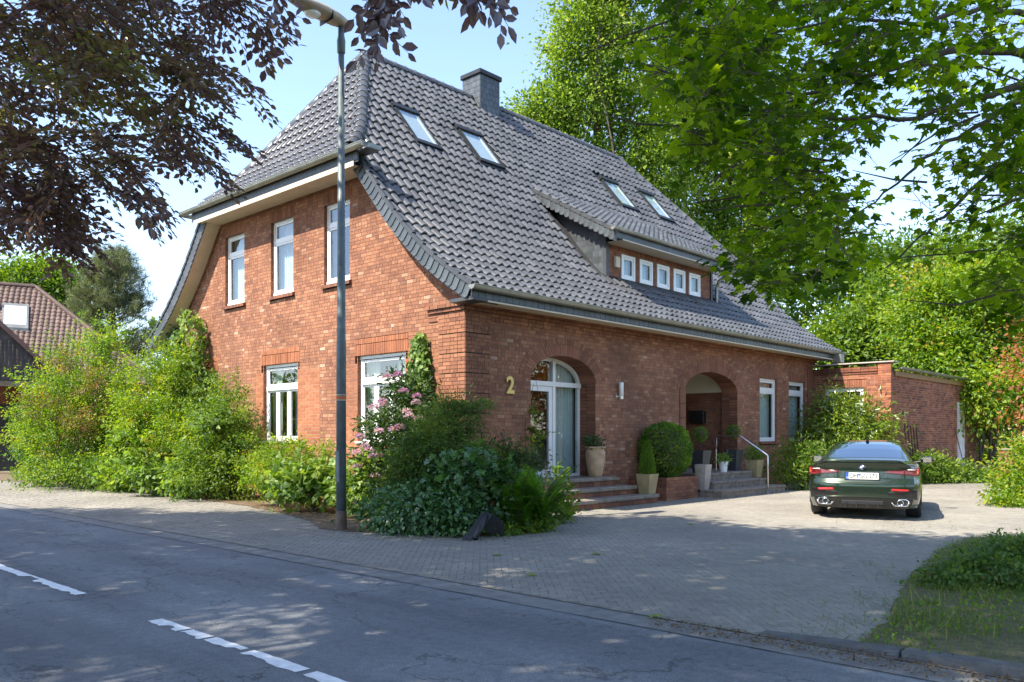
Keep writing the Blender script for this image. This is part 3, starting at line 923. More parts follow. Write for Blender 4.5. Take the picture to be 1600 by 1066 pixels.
# verges: boxed edge with hanging slates on the gable side, cream soffit below
def prof_pts(n=40, v1=None):
    v = np.linspace(0, v1, n); y, z = f_yz(v); ny, nz = f_n(v); return v, y, z, ny, nz
v75 = float(np.interp(7.2, FZ, FS))
for side in (0, 1):
    n = 36
    v, y, z, ny, nz = prof_pts(n, v75)
    def P(x, i, h):
        yy = y[i] + ny[i] * h
        return (x, YW - yy if side else yy, z[i] + nz[i] * h)
    so = MB(); bd = MB()
    for i in range(n - 1):
        so.quad(P(XV0 + .01, i, -.27), P(XV0 + .01, i + 1, -.27), P(.0, i + 1, -.27), P(.0, i, -.27))
        bd.quad(P(XV0 + .012, i, -.28), P(XV0 + .012, i + 1, -.28), P(XV0 + .012, i + 1, .02), P(XV0 + .012, i, .02))
    bd.quad(P(XV0 + .012, 0, -.28), P(.4, 0, -.28), P(.4, 0, .0), P(XV0 + .012, 0, .0))
    so.build('verge_soffit', M['cream'], house); bd.build('verge_board', M['slate_dark'], house)
    # slates: overlapped along the slope
    m = int(v75 / .165)
    for i in range(m):
        va = i * .165; vb = va + .20
        ya, za = f_yz(va); yb, zb_ = f_yz(vb); na = f_n(va); nb = f_n(vb)
        def Q(yv, zv, nn, h, x):
            yy = yv + nn[0] * h
            return (x, YW - yy if side else yy, zv + nn[1] * h)
        t = .006 if i % 1 == 0 else 0
        x0 = XV0 - .014; x1 = XV0 + .004
        lo = -.255 - .02 * random.random(); s = MB()
        # leaning hexagonal slate
        poly = [Q(ya, za, na, .0, x0), Q(ya, za, na, lo + .05, x0), Q((ya * 3 + yb) / 4, (za * 3 + zb_) / 4, na, lo, x0), Q(yb, zb_, nb, lo, x1), Q(yb, zb_, nb, .0, x1)]
        off = (-.008, 0, 0)
        c = np.mean(np.array(poly), axis=0)
        vs = [tuple(np.array(p) - c) for p in poly] + [tuple(np.array(p) - c + np.array([.012, 0, 0])) for p in poly]
        s.add(vs, [(0, 1, 2, 3, 4), (9, 8, 7, 6, 5)] + [(k, (k + 1) % 5, 5 + (k + 1) % 5, 5 + k) for k in range(5)], 0, random.uniform(.2, 1))
        s.build('verge_slate', M['slate_dark'] if side else M['slate'], house, loc=tuple(c))
    # stepped metal drip along the tile edge
    tr = MB(); st = .40; k = 0
    while k * st < v75 - .1:
        va = k * st; vb = min(va + st + .04, v75)
        ya, za = f_yz(va); yb, zb_ = f_yz(vb); na = f_n(va); nb = f_n(vb)
        def Q2(yv, zv, nn, h, x):
            yy = yv + nn[0] * h
            return (x, YW - yy if side else yy, zv + nn[1] * h)
        tr.hexa([Q2(ya, za, na, .0, XV0 - .035), Q2(yb, zb_, nb, -.01, XV0 - .03), Q2(yb, zb_, nb, -.01, XV0 + .05), Q2(ya, za, na, .0, XV0 + .05),
                 Q2(ya, za, na, .085, XV0 - .035), Q2(yb, zb_, nb, .055, XV0 - .03), Q2(yb, zb_, nb, .055, XV0 + .05), Q2(ya, za, na, .085, XV0 + .05)])
        k += 1
    tr.build('verge_trim', M['slate_dark'], house)

# gutters
def gutter(name, a, b, r, out, parent, mat=None, flip=1):
    """half round gutter from a to b; out = horizontal direction away from the wall"""
    a = Vector(a); b = Vector(b); o = Vector(out)
    poly = []
    for k in range(9):
        th = math.pi * k / 8; poly.append(o * (r * math.cos(th)) + Vector((0, 0, -r * math.sin(th))))
    for k in range(8, -1, -1):
        th = math.pi * k / 8; poly.append(o * ((r - .008) * math.cos(th)) + Vector((0, 0, -(r - .008) * math.sin(th))))
    m = MB(); m.prism(poly, a, b)
    cap = [o * (r * math.cos(math.pi * k / 8)) + Vector((0, 0, -r * math.sin(math.pi * k / 8))) for k in range(9)]
    d = (b - a).normalized() * .01
    m.prism(cap, a, a + d); m.prism(cap, b - d, b)
    m.tube([a + o * r + Vector((0, 0, .004)), b + o * r + Vector((0, 0, .004))], .012, 6)
    L = (b - a).length; n = int(L / .9)
    for i in range(1, n):                                   # brackets and joints
        p = a.lerp(b, i / n); e = (b - a).normalized() * .014
        br = [q * 1.04 for q in poly[:9]] + [q * .96 for q in poly[8::-1]]
        m.prism(br, p - e, p + e)
    return m.build(name, mat or M['zinc'], parent)
gutter('gutter', (-.50, -.68, 4.135), (16.35, -.68, 4.135), .085, (0, -1, 0), house)
gutter('gutter', (-.50, YW + .68, 4.135), (16.3, YW + .68, 4.135), .085, (0, 1, 0), house)
gutter('gutter', (-.70, 2.12, 7.28), (-.70, YW - 2.12, 7.28), .085, (-1, 0, 0), house)
gutter('gutter', (5.45, .60, 6.47), (11.45, .60, 6.47), .07, (0, -1, 0), house)
for yy in (2.12, YW - 2.12):
    rt = MB(); s = 1 if yy < 6 else -1
    rt.box(-.78, -.30, min(yy, yy + s * .012), max(yy, yy + s * .012), 7.19, 7.285); rt.box(-.6, -.3, min(yy, yy + s * .7), max(yy, yy + s * .7), 7.20, 7.215); rt.build('gutter_return', M['zinc'], house)
# eaves fascia of narrow slates and cream soffit
ef = MB(); ef.box(-.40, 16.25, -.592, -.56, 3.915, 4.10); ef.build('eaves_board', M['slate_dark'], house)
es = MB(); es.box(-.40, 16.25, -.60, .0, 3.955, 3.99) if False else es.box(-.02, 16.25, -.56, -.0, 3.925, 3.955); es.box(-.02, 16.25, -.615, -.594, 3.885, 3.915); es.build('eaves_soffit', M['cream'], house)
ec = MB(); ec.box(-.40, -.022, -.615, -.0, 3.89, 3.954); ec.build('eaves_corner', M['slate_dark'], house)
n = 92; w_ = 16.6 / n
for i in range(n):
    s = MB(); L = random.uniform(.155, .17); s.add([(0, -.604, 0), (w_ - .006, -.601, 0), (w_ - .006, -.597, L), (0, -.600, L), (0, -.594, 0), (w_ - .006, -.594, 0), (w_ - .006, -.593, L), (0, -.593, L)],
        [(0, 1, 2, 3), (7, 6, 5, 4), (0, 4, 5, 1), (1, 5, 6, 2), (2, 6, 7, 3), (3, 7, 4, 0)], 0, random.uniform(.2, .9))
    s.build('eaves_slate', M['slate'], house, loc=(-.42 + i * w_, 0, 3.93))
hf = MB(); hf.box(-.60, -.57, 2.5, YW - 2.5, 7.0, 7.24); hf.build('hip_fascia', M['slate_dark'], house)
hs = MB(); hs.box(-.60, .0, 2.72, YW - 2.72, 6.97, 7.0); hs.box(-.62, -.602, 2.62, YW - 2.62, 6.93, 7.03); hs.build('hip_soffit', M['cream'], house)
for i in range(44):
    s = MB(); wv = (YW - 5.0) / 44; s.box(-.612, -.603, 0, wv - .006, 0, .19, 0, random.uniform(.1, .6)); s.build('fascia_slate', M['slate'], house, loc=(0, 2.5 + i * wv, 7.035))

# skylights: frame, dark hood and foot, pane
for a, b, c, d in SKY:
    va = float(np.interp(c, FT, FS)); vb = float(np.interp(d, FT, FS))
    def B(mb, u0, u1, v0, v1, h0, h1):
        p = []
        for h in (h0, h1):
            for (u, v) in ((u0, v0), (u1, v0), (u1, v1), (u0, v1)):
                p.append(tuple(map_front(np.array(u), np.array(v), np.array(h))))
        mb.hexa(p)
    m = MB(); fwd = .07
    B(m, a, a + fwd, va, vb, -.05, .085); B(m, b - fwd, b, va, vb, -.05, .085)
    sk = m.build('skylight', M['darkmetal'], roof)
    m = MB(); B(m, a - .03, b + .03, vb - .10, vb + .06, -.05, .11); m.build('hood', M['darkmetal'], sk); m = MB(); B(m, a - .02, b + .02, va - .06, va + .07, -.05, .095); m.build('foot_rail', M['darkmetal'], sk); m = MB(); B(m, a - .12, b + .12, va - .18, va - .06, .0, .05); m.build('apron', M['darkmetal'], sk)
    m = MB(); B(m, a + fwd, b - fwd, va + .07, vb - .10, .06, .075); m.build('pane', M['glass'], sk)
    m = MB(); B(m, a + fwd, b - fwd, va + .07, vb - .10, .02, .03); m.build('pale_panel', M['pale_panel'], sk)  # pale sheet whose colour stands in for sky reflected in the skylight
    m = MB(); B(m, a + fwd, a + fwd + .05, va + .07, vb - .1, -.01, .058); B(m, b - fwd - .05, b - fwd, va + .07, vb - .1, -.01, .058); m.build('sash', M['white'], sk)

# dormer: cheeks of slate, shed roof edge, posts
dm = MB()
def dz(y): return 6.45 + (y - .70) * DS
for xs in (5.92, 10.98):
    pts = [(xs, 1.16, 5.32), (xs, 1.16, 6.55)] + [(xs, yy, dz(yy) - .05) for yy in (2, 3.3)] + [(xs, yy, float(zf(yy)) - .02) for yy in (3.2, 2.5, 2.0, 1.5)]
    dm.add(pts, [tuple(range(len(pts)))])
dorm = dm.build('dormer_cheek', M['slate_dark'], house)
R2 = random.Random(5)
yy = 1.17
rowh = .155
for r in range(8):
    z = 5.30 + r * rowh
    y = 1.17 - .05 * (r % 2)
    while y < 3.4:
        yb = y + .185; zm = z + .08
        if float(zf(y + .05)) - .1 < zm + .16 and zm < dz(y) - .22 and y > 1.1:
            y0 = max(y, 1.165)
            s = MB(); x0 = 5.905
            pl = [(0, 0, .035), (0, .03, 0), (0, yb - y0 - .012, .01), (0, yb - y0 - .004, .05), (0, yb - y0 - .004, .185), (0, 0, .185)]
            s.add([(p[0] - .006, p[1], p[2]) for p in pl] + [(p[0] + .004, p[1], p[2]) for p in pl], [(0, 1, 2, 3, 4, 5), (11, 10, 9, 8, 7, 6)] + [(k, (k + 1) % 6, 6 + (k + 1) % 6, 6 + k) for k in range(6)], 0, R2.uniform(.2, 1))
            s.build('cheek_slate', M['slate'], dorm, loc=(x0 - .001 * r, y0, z), rot=(R2.uniform(-.03, .03), 0, 0))
        y = yb
    yy += 0
dp = MB()
dp.box(5.86, 5.985, 1.10, 1.20, 5.28, 6.42); dp.box(10.975, 11.06, 1.10, 1.20, 5.28, 6.42); dp.build('dormer_corner_post', M['slate_dark'], house)
de = MB()
for (x0, x1) in ((5.58, 5.66), (11.28, 11.36)):
    de.hexa([(x0, .62, dz(.62) - .26), (x1, .62, dz(.62) - .26), (x1, 3.35, dz(3.35) - .16), (x0, 3.35, dz(3.35) - .16), (x0, .62, dz(.62) + .0), (x1, .62, dz(.62) + .0), (x1, 3.35, dz(3.35) + .0), (x0, 3.35, dz(3.35) + .0)])
de.quad((5.60, .66, 6.27), (11.34, .66, 6.27), (11.34, 3.3, 7.75), (5.60, 3.3, 7.75)); de.box(5.6, 11.34, .655, .68, 6.25, 6.44)
de.build('dormer_verge', M['slate_dark'], house)
ds_ = MB(); ds_.box(5.93, 11.0, .64, 1.15, 6.235, 6.262); ds_.build('dormer_soffit', M['cream'], house)
for i in range(17):
    y = .64 + i * .155; s = MB(); pl = [(0, 0, -.0), (0, 0, -.15), (0, .05, -.19), (0, .14, -.17), (0, .165, -.12), (0, .165, .04)]
    s.add([(p[0] - .008, p[1], p[2]) for p in pl] + [(p[0], p[1], p[2]) for p in pl], [(0, 1, 2, 3, 4, 5), (11, 10, 9, 8, 7, 6)] + [(k, (k + 1) % 6, 6 + (k + 1) % 6, 6 + k) for k in range(6)], 0, R2.uniform(.4, 1))
    s.build('verge_slate', M['slate'], house, loc=(5.576, y, dz(y) - .03))
tr = MB()
for i in range(8):
    y = .60 + i * .345; tr.hexa([(5.56, y, dz(y) - .03), (5.66, y, dz(y) - .03), (5.66, y + .38, dz(y + .38) - .04), (5.56, y + .38, dz(y + .38) - .04), (5.56, y, dz(y) + .075), (5.66, y, dz(y) + .075), (5.66, y + .38, dz(y + .38) + .045), (5.56, y + .38, dz(y + .38) + .045)])
tr.build('verge_trim', M['slate_dark'], house)
for i in range(32):
    s = MB(); s.box(0, .172, -.008, 0, 0, .17, 0, R2.uniform(.2, .9)); s.build('eaves_slate', M['slate'], house, loc=(5.66 + i * .178, .652, 6.265))
ff = MB(); ff.hexa([(5.7, .93, 5.17), (11.2, .93, 5.17), (11.2, 1.14, 5.36), (5.7, 1.14, 5.36), (5.7, .93, 5.22), (11.2, .93, 5.22), (11.2, 1.14, 5.45), (5.7, 1.14, 5.45)]); ff.build('apron_flashing', M['darkmetal'], house)
dpipe = MB(); dpipe.tube([(11.35, .60, 6.40), (11.35, .62, 6.25), (11.25, 1.0, 6.0), (11.22, 1.06, 5.8), (11.22, 1.06, 5.25), (11.22, .75, 5.05)], .045, 10); dpipe.build('downpipe', M['zinc'], house, smooth=True)
bx = MB(); bx.bbox(6.22, 6.40, 1.05, 1.14, 5.68, 5.95, .012); bx.build('wall_light_box', M['cream'], house)
hp2 = MB(); hp2.box(15.62, 15.9, -.85, -.60, 3.8, 4.06); hp2.tube([(15.75, -.72, 3.85), (15.75, -.25, 3.6), (15.75, -.1, 3.5)], .05, 8); hp2.build('rain_hopper', M['zinc'], house)

# chimney clad in slates
ch = MB(); ch.box(6.05, 6.85, 5.70, 6.42, 10.2, 11.86); chim = ch.build('chimney', M['slate_dark'], roof)
cp = MB(); cp.bbox(5.99, 6.91, 5.64, 6.48, 11.84, 11.98, .02); cp.build('chimney_cap', M['darkmetal'], house)
for face in range(2):
    for r in range(9):
        z = 10.35 + r * .165; n = 5; W = .72 if face == 0 else .80; p = W / (n - .5)
        for i in range(n):
            a = max(0, (i - .5 * (r % 2)) * p); b = min(W, (i + 1 - .5 * (r % 2)) * p) - .008
            if b - a < .03: continue
            s = MB(); s.add([(a, -.012, 0), (b, -.010, .0), (b, -.004, .19), (a, -.006, .19), (a, 0, 0), (b, 0, 0), (b, 0, .19), (a, 0, .19)], [(0, 1, 2, 3), (7, 6, 5, 4), (0, 4, 5, 1), (1, 5, 6, 2), (2, 6, 7, 3), (3, 7, 4, 0)], 0, R2.uniform(.15, .9))
            if face == 0: s.build('chimney_slate', M['slate'], roof, loc=(6.05, 6.42, z), rot=(0, 0, -math.pi / 2))
            else: s.build('chimney_slate', M['slate'], roof, loc=(6.05, 5.70, z))
# ---------------------------------------------------------------- sky side is the world; ground, road, paving
def gp(px, py, z=0.0):
    """ground point seen at a pixel of the photograph (1600 wide)"""
    d = Vector(((px - 800) / 1300, 1, (682 - py) / 1300)); t = (z - CAM_H) / d.z
    return Vector((d.x * t, d.y * t, z))
def to_local(P): q = P - HO; return q.dot(HU), q.dot(HG)

def ground_mat():
    m, nt, out = new_mat('earth_and_lawn')
    p = nd(nt, 'ShaderNodeBsdfPrincipled', Roughness=.95); p.inputs['Specular IOR Level'].default_value = .1
    c = ramp(nt, noise(nt, .6, 8, .65), [(.3, (.045, .032, .02)), (.48, (.07, .06, .03)), (.62, (.05, .075, .022))])
    nt.links.new(c, p.inputs['Base Color']); nt.links.new(p.outputs[0], out.inputs[0]); return m
M['ground'] = ground_mat()
g = MB(); g.quad((-600, -600, -.03), (600, -600, -.03), (600, 600, -.03), (-600, 600, -.03))
tag(g.build('ground', M['ground']), kind='structure')

def asphalt_mat():
    m, nt, out = new_mat('old_asphalt')
    p = nd(nt, 'ShaderNodeBsdfPrincipled', Roughness=.82); p.inputs['Specular IOR Level'].default_value = .35
    tc = nt.nodes.new('ShaderNodeTexCoord').outputs['Object']
    fine = noise(nt, 62, 6, .85, tc); mid = noise(nt, 14, 5, .6, tc); big = noise(nt, .55, 4, .55, tc)
    st = nd(nt, 'ShaderNodeMapping'); st.inputs['Scale'].default_value = (1.6, .09, 1); nt.links.new(tc, st.inputs[0])
    streak = noise(nt, 1.0, 4, .55, st.outputs[0])
    c = ramp(nt, fine, [(.25, (.072, .078, .084)), (.52, (.150, .157, .165)), (.78, (.32, .33, .34))])
    c = mixc(nt, 'MULTIPLY', 1, c, ramp(nt, mid, [(.3, (.82, .82, .83)), (.7, (1.16, 1.16, 1.15))]))
    c = mixc(nt, 'MULTIPLY', 1, c, ramp(nt, big, [(.35, (.80, .81, .83)), (.65, (1.16, 1.16, 1.15))]))
    c = mixc(nt, 'MULTIPLY', 1, c, ramp(nt, streak, [(.35, (.80, .80, .81)), (.62, (1.18, 1.18, 1.17))]))
    # crack network, warped, only where a second noise allows
    wv = nt.nodes.new('ShaderNodeVectorMath'); wv.operation = 'SCALE'; wv.inputs['Scale'].default_value = 1.3
    wn_ = nd(nt, 'ShaderNodeTexNoise', Scale=1.7, Detail=7, Roughness=.62); nt.links.new(tc, wn_.inputs['Vector'])
    nt.links.new(wn_.outputs['Color'], wv.inputs[0])
    ad = nt.nodes.new('ShaderNodeVectorMath'); ad.operation = 'ADD'; nt.links.new(tc, ad.inputs[0]); nt.links.new(wv.outputs[0], ad.inputs[1])
    mp = nd(nt, 'ShaderNodeMapping'); mp.inputs['Scale'].default_value = (1.0, .42, 1); nt.links.new(ad.outputs[0], mp.inputs[0])
    vo = nd(nt, 'ShaderNodeTexVoronoi', Scale=.95); vo.feature = 'DISTANCE_TO_EDGE'; nt.links.new(mp.outputs[0], vo.inputs['Vector'])
    line = math_n(nt, 'LESS_THAN', vo.outputs['Distance'], .009)
    allow = math_n(nt, 'GREATER_THAN', noise(nt, .55, 3, .5, tc), .44)
    vo2 = nd(nt, 'ShaderNodeTexVoronoi', Scale=4.6); vo2.feature = 'DISTANCE_TO_EDGE'; nt.links.new(mp.outputs[0], vo2.inputs['Vector'])
    line2 = math_n(nt, 'MULTIPLY', math_n(nt, 'LESS_THAN', vo2.outputs['Distance'], .009), math_n(nt, 'GREATER_THAN', noise(nt, .8, 3, .5, tc), .56))
    k = math_n(nt, 'MAXIMUM', math_n(nt, 'MULTIPLY', line, allow), line2)
    c = mixc(nt, 'MIX', math_n(nt, 'MULTIPLY', k, .5), c, (.018, .018, .019))
    nt.links.new(c, p.inputs['Base Color'])
    b = nd(nt, 'ShaderNodeBump', Strength=.55, Distance=.008)
    hgt = math_n(nt, 'SUBTRACT', fine, math_n(nt, 'MULTIPLY', k, 1.5)); nt.links.new(hgt, b.inputs['Height'])
    nt.links.new(b.outputs[0], p.inputs['Normal']); nt.links.new(p.outputs[0], out.inputs[0]); return m
M['asphalt'] = asphalt_mat()
def hsheet(name, x0, x1, y0, y1, z, mat, nx=2, ny=2, kind='structure'):
    b = MB(); b.quad((x0, y0, 0), (x1, y0, 0), (x1, y1, 0), (x0, y1, 0))
    o = b.build(name, mat, None, loc=HW(0, 0, z), rot=(0, 0, HA)); return tag(o, kind=kind)
hsheet('road', -10.45, -5.402, -90, 160, -.012, M['asphalt'])
hsheet('far_pavement', -13.5, -10.47, -90, 160, .05, M['asphalt'])
hsheet('paving_bed', -5.42, 26.0, -13.6, 60, -.016, M['soil'])

# worn centre line: ragged sheets 4 mm above the asphalt
M['paint'] = simple('worn_road_paint', (.72, .73, .72), .6, var=.16, nscale=14, bump=.3, bscale=60)
def dash(y0, y1, seed):
    r = random.Random(seed); b = MB(); n = max(4, int(abs(y1 - y0) / .045)); xw = .115
    def edge(base, amp):
        v = 0; o = []
        for i in range(n + 1):
            v = .6 * v + r.uniform(-amp, amp); o.append(base + v)
        return o
    e0 = edge(-7.84 - xw / 2, .010); e1 = edge(-7.84 + xw / 2, .006)
    for _ in range(max(1, n // 9)):                 # chipped bites
        i = r.randrange(n + 1); w = r.randint(1, 3); d = r.uniform(.02, .06)
        for j in range(max(0, i - w), min(n + 1, i + w + 1)): e0[j] = min(e1[j] - .03, e0[j] + d)
    ys = [y0 + (y1 - y0) * i / n for i in range(n + 1)]
    for i in range(n):
        b.quad((e0[i], ys[i], 0), (e1[i], ys[i], 0), (e1[i + 1], ys[i + 1], 0), (e0[i + 1], ys[i + 1], 0))
    return tag(b.build('road_marking', M['paint'], None, loc=HW(0, 0, -.008), rot=(0, 0, HA)), kind='structure')
for i, (a, b) in enumerate([(-3.05, .2), (-5.12, -4.62), (-5.48, -5.16), (-5.98, -5.52), (-6.72, -6.05), (-7.7, -6.80), (1.8, 4.8), (6.4, 9.4), (11, 14), (15.6, 18.6), (20.2, 23.2), (-12.2, -9.3)]):
    dash(a, b, i + 2)
# smooth concrete channel along the forecourt edge
M['channel'] = simple('channel_concrete', (.17, .168, .16), .85, var=.3, nscale=5, bump=.4, bscale=50)
hsheet('gutter_channel', -5.40, -5.06, -60, 60, -.009, M['channel'])
b = MB(); r = random.Random(2)
xs = [(-5.41 + r.uniform(-.012, .012)) for i in range(200)]
for i in range(199):
    y0 = -14 + i * .25; w = r.uniform(.001, .006)
    b.quad((xs[i] - w, y0, 0), (xs[i] + w, y0, 0), (xs[i + 1] + w, y0 + .25, 0), (xs[i + 1] - w, y0 + .25, 0))
M['joint'] = simple('tar_joint', (.016, .016, .017), .7, var=.3)
tag(b.build('joint_strip', M['joint'], None, loc=HW(0, 0, -.004), rot=(0, 0, HA)), kind='structure')

# paving: herringbone of small concrete stones, forecourt and footway in one field
def paver_mat():
    m, nt, out = new_mat('concrete_pavers')
    p = nd(nt, 'ShaderNodeBsdfPrincipled', Roughness=.88); p.inputs['Specular IOR Level'].default_value = .25
    tc = nt.nodes.new('ShaderNodeTexCoord').outputs['Generated']
    geo = nt.nodes.new('ShaderNodeNewGeometry').outputs['Position']
    t = tint_attr(nt)
    c = ramp(nt, t, [(0, (.208, .196, .173)), (.5, (.243, .230, .204)), (1, (.278, .263, .234))])
    c = mixc(nt, 'MULTIPLY', 1, c, ramp(nt, noise(nt, .5, 5, .6, geo), [(.3, (.78, .78, .78)), (.7, (1.16, 1.15, 1.12))]))
    fine = noise(nt, 90, 5, .75, geo)
    c = mixc(nt, 'MULTIPLY', 1, c, ramp(nt, fine, [(.25, (.62, .62, .62)), (.75, (1.35, 1.35, 1.35))]))
    # thin moss
    c = mixc(nt, 'MIX', ramp(nt, noise(nt, 1.3, 6, .7, geo), [(.60, (0, 0, 0)), (.78, (.45, .45, .45))]), c, (.085, .10, .045))
    nt.links.new(c, p.inputs['Base Color'])
    b = nd(nt, 'ShaderNodeBump', Strength=.6, Distance=.006); nt.links.new(fine, b.inputs['Height']); nt.links.new(b.outputs[0], p.inputs['Normal'])
    nt.links.new(p.outputs[0], out.inputs[0]); return m
M['paver'] = paver_mat()
GREEN = [(-4.97, -9.05), (-4.6, -8.98), (-3.8, -8.9), (-3.3, -8.75), (-2.7, -8.6), (-1.2, -8.3), (.6, -8.0), (2.4, -7.9), (3.4, -8.6), (3.2, -10.4), (1, -12.2), (-2, -13.6), (-5.02, -13.6)]
def inside(poly, x, y):
    c = np.zeros(np.shape(x), bool); n = len(poly)
    for i in range(n):
        x0, y0 = poly[i]; x1, y1 = poly[(i + 1) % n]
        k = ((y0 > y) != (y1 > y)) & (x < (x1 - x0) * (y - y0) / (y1 - y0 + 1e-12) + x0)
        c ^= k
    return c
# footprint of the beds in front of the house (house frame)
BED = [(-2.3, 30), (-2.12, 16.4), (-1.0, 12.5), (-.75, 11.3), (-1.55, 8.0), (-1.85, 4.6), (-2.15, 2.8), (-2.7, 1.0), (-3.25, -.1), (-3.2, -.7), (-2.7, -1.6), (-2.5, -2.6), (-1.5, -2.9), (-.4, -2.45), (.6, -1.6), (1.0, -.9), (1.0, 0), (0, 0), (0, 30)]
PW, PL = .08, .16
pv = []
# herringbone at 45 degrees: unit = pair of stones
ca = math.cos(math.radians(45)); sa = ca
N = 190
ii, jj = np.meshgrid(np.arange(-N, N), np.arange(-N, N))
hx = (jj * PW + ii * 2 * PW * 0)  # placeholder
# herringbone lattice: horizontal stone at (k*PW + n*2PL? ) built from diagonal staircases
H = []
for n_ in range(-N, N):
    pass
kk_ = np.arange(-330, 330); nn_ = np.arange(-100, 100)
K, Nn = np.meshgrid(kk_, nn_)
ox = K * PW + Nn * 4 * PW; oy = K * PW * 1.0 + 0 * Nn
ax0 = np.stack([ox, oy], -1).reshape(-1, 2)                  # horizontal stones: x..x+2w, y..y+w
bx0 = np.stack([ox + 2 * PW, oy - PW], -1).reshape(-1, 2)     # vertical stones: x..x+w, y..y+2w
cA = np.concatenate([ax0 + np.array([PW, PW / 2]), bx0 + np.array([PW / 2, PW])])
hs_ = np.concatenate([np.tile([PW, PW / 2], (len(ax0), 1)), np.tile([PW / 2, PW], (len(bx0), 1))])
cx = cA[:, 0] * ca - cA[:, 1] * sa + 6; cy = cA[:, 0] * sa + cA[:, 1] * ca - 2
wx = HO.x + HU.x * cx + HG.x * cy; wy = HO.y + HU.y * cx + HG.y * cy
ok = (cx > -5.0) & (cx < 15) & (cy > -13.4) & (cy < 13) & ~inside(GREEN, cx, cy)
ok &= ~inside(BED, cx, cy) & ~((cx > 0) & (cy > .05))
ok &= (wy > 4.2) & (np.abs(wx / wy) < .70) & (wy < 23) & ~((wx > 10.2) & (wy < 9))
cx = cx[ok]; cy = cy[ok]; hs_ = hs_[ok]; wx = wx[ok]; wy = wy[ok]
n = len(cx)
hz = RNG.normal(0, .0012, n) + .02 * 0
tilt = RNG.normal(0, .006, (n, 2))
base = np.array([[-1, -1], [1, -1], [1, 1], [-1, 1]])
g_ = .0016; ch_ = .005
def ring(shr, z):
    o = base[None] * (hs_[:, None, :] - shr)
    x = cx[:, None] + o[..., 0] * ca - o[..., 1] * sa; y = cy[:, None] + o[..., 0] * sa + o[..., 1] * ca
    zz = z + hz[:, None] + o[..., 0] * tilt[:, :1] + o[..., 1] * tilt[:, 1:]
    return np.stack([x, y, zz], -1)
Vp = np.concatenate([ring(g_, -.012), ring(g_ + ch_, 0.0)], 1)    # n,8,3
q = [(0, 1, 5, 4), (1, 2, 6, 5), (2, 3, 7, 6), (3, 0, 4, 7), (4, 5, 6, 7)]
q = np.array(q)
tp = np.clip(RNG.normal(.5, .16, n), 0, 1)
big = np.zeros(n, bool); vis = np.abs(wx / wy) < .61
order = np.argsort(np.where(vis & (cx > -4.9) & (wy > 5.6), wy, 999)); big[order[:300]] = True
fc = bpy.data.objects.new('forecourt', None); COL.objects.link(fc); fc.location = HO; fc.rotation_euler = (0, 0, HA); tag(fc, kind='structure')
F = (np.arange((~big).sum())[:, None, None] * 8 + q[None]).reshape(-1, 4)
tag(mesh_obj('paving', np_mesh('paving', Vp[~big].reshape(-1, 3), F, np.repeat(tp[~big], len(q))), fc, [M['paver']]), kind='stuff')
for i in np.where(big)[0]:
    c = Vp[i].mean(0); me = np_mesh('paving_stone', Vp[i] - c, q, np.full(len(q), tp[i])); me.materials.append(M['paver']); mesh_obj('paving_stone', me, fc, (), loc=c)
M['joint_sand'] = simple('joint_sand', (.175, .162, .135), .95, var=.5, nscale=7)
hsheet('joint_sand', -5.06, 26, -13.4, 60, -.0035, M['joint_sand'])

# raised kerb beside the green verge
kb = thing('kerb', 'worn granite kerb edging the grass strip beside the road', 'kerb', HW(0, 0, 0), HA)
y = -8.35; i = 0
while y > -13.4:
    L = 1.0
    h0 = min(.07, max(.006, (-8.35 - y) * .05)); h1 = min(.07, max(.008, (-8.35 - (y - L)) * .05))
    b = MB(); b.hexa([(-5.05, -L + .006, -.1), (-4.88, -L + .006, -.1), (-4.88, -.006, -.1), (-5.05, -.006, -.1), (-5.03, -L + .006, h1), (-4.89, -L + .006, h1), (-4.89, -.006, h0), (-5.03, -.006, h0)], 0, .5)
    o = b.build('kerb_stone', M['granite'], kb, loc=(random.uniform(-.008, .008), y, 0)); bv = o.modifiers.new('bevel', 'BEVEL'); bv.width = .015; bv.segments = 2
    y -= L
# verge earth, its edge uneven
M['verge'] = simple('verge_soil', (.10, .090, .045), .95, var=.45, nscale=10, bump=.6, bscale=50)
rv = random.Random(8); gpts = []
for k in range(len(GREEN)):
    a, b_ = GREEN[k], GREEN[(k + 1) % len(GREEN)]; L = math.hypot(a[0] - b_[0], a[1] - b_[1]); m_ = max(1, int(L / .12))
    for q in range(m_): gpts.append((lerp(a[0], b_[0], q / m_) + rv.uniform(-.035, .035), lerp(a[1], b_[1], q / m_) + rv.uniform(-.035, .035)))
gb = MB(); gb.add([(p[0], p[1], 0) for p in gpts], [tuple(range(len(gpts)))])
tag(gb.build('verge_soil', M['verge'], None, loc=HW(0, 0, .012), rot=(0, 0, HA)), kind='structure')
# bed soil in front of the house
bb = MB(); bb.add([(p[0], p[1], 0) for p in BED], [tuple(range(len(BED)))])
M['bed'] = simple('bed_soil', (.13, .092, .056), .95, var=.5, nscale=8, bump=.7, bscale=40)
tag(bb.build('flower_bed', M['bed'], None, loc=HW(0, 0, .006), rot=(0, 0, HA)), kind='structure')
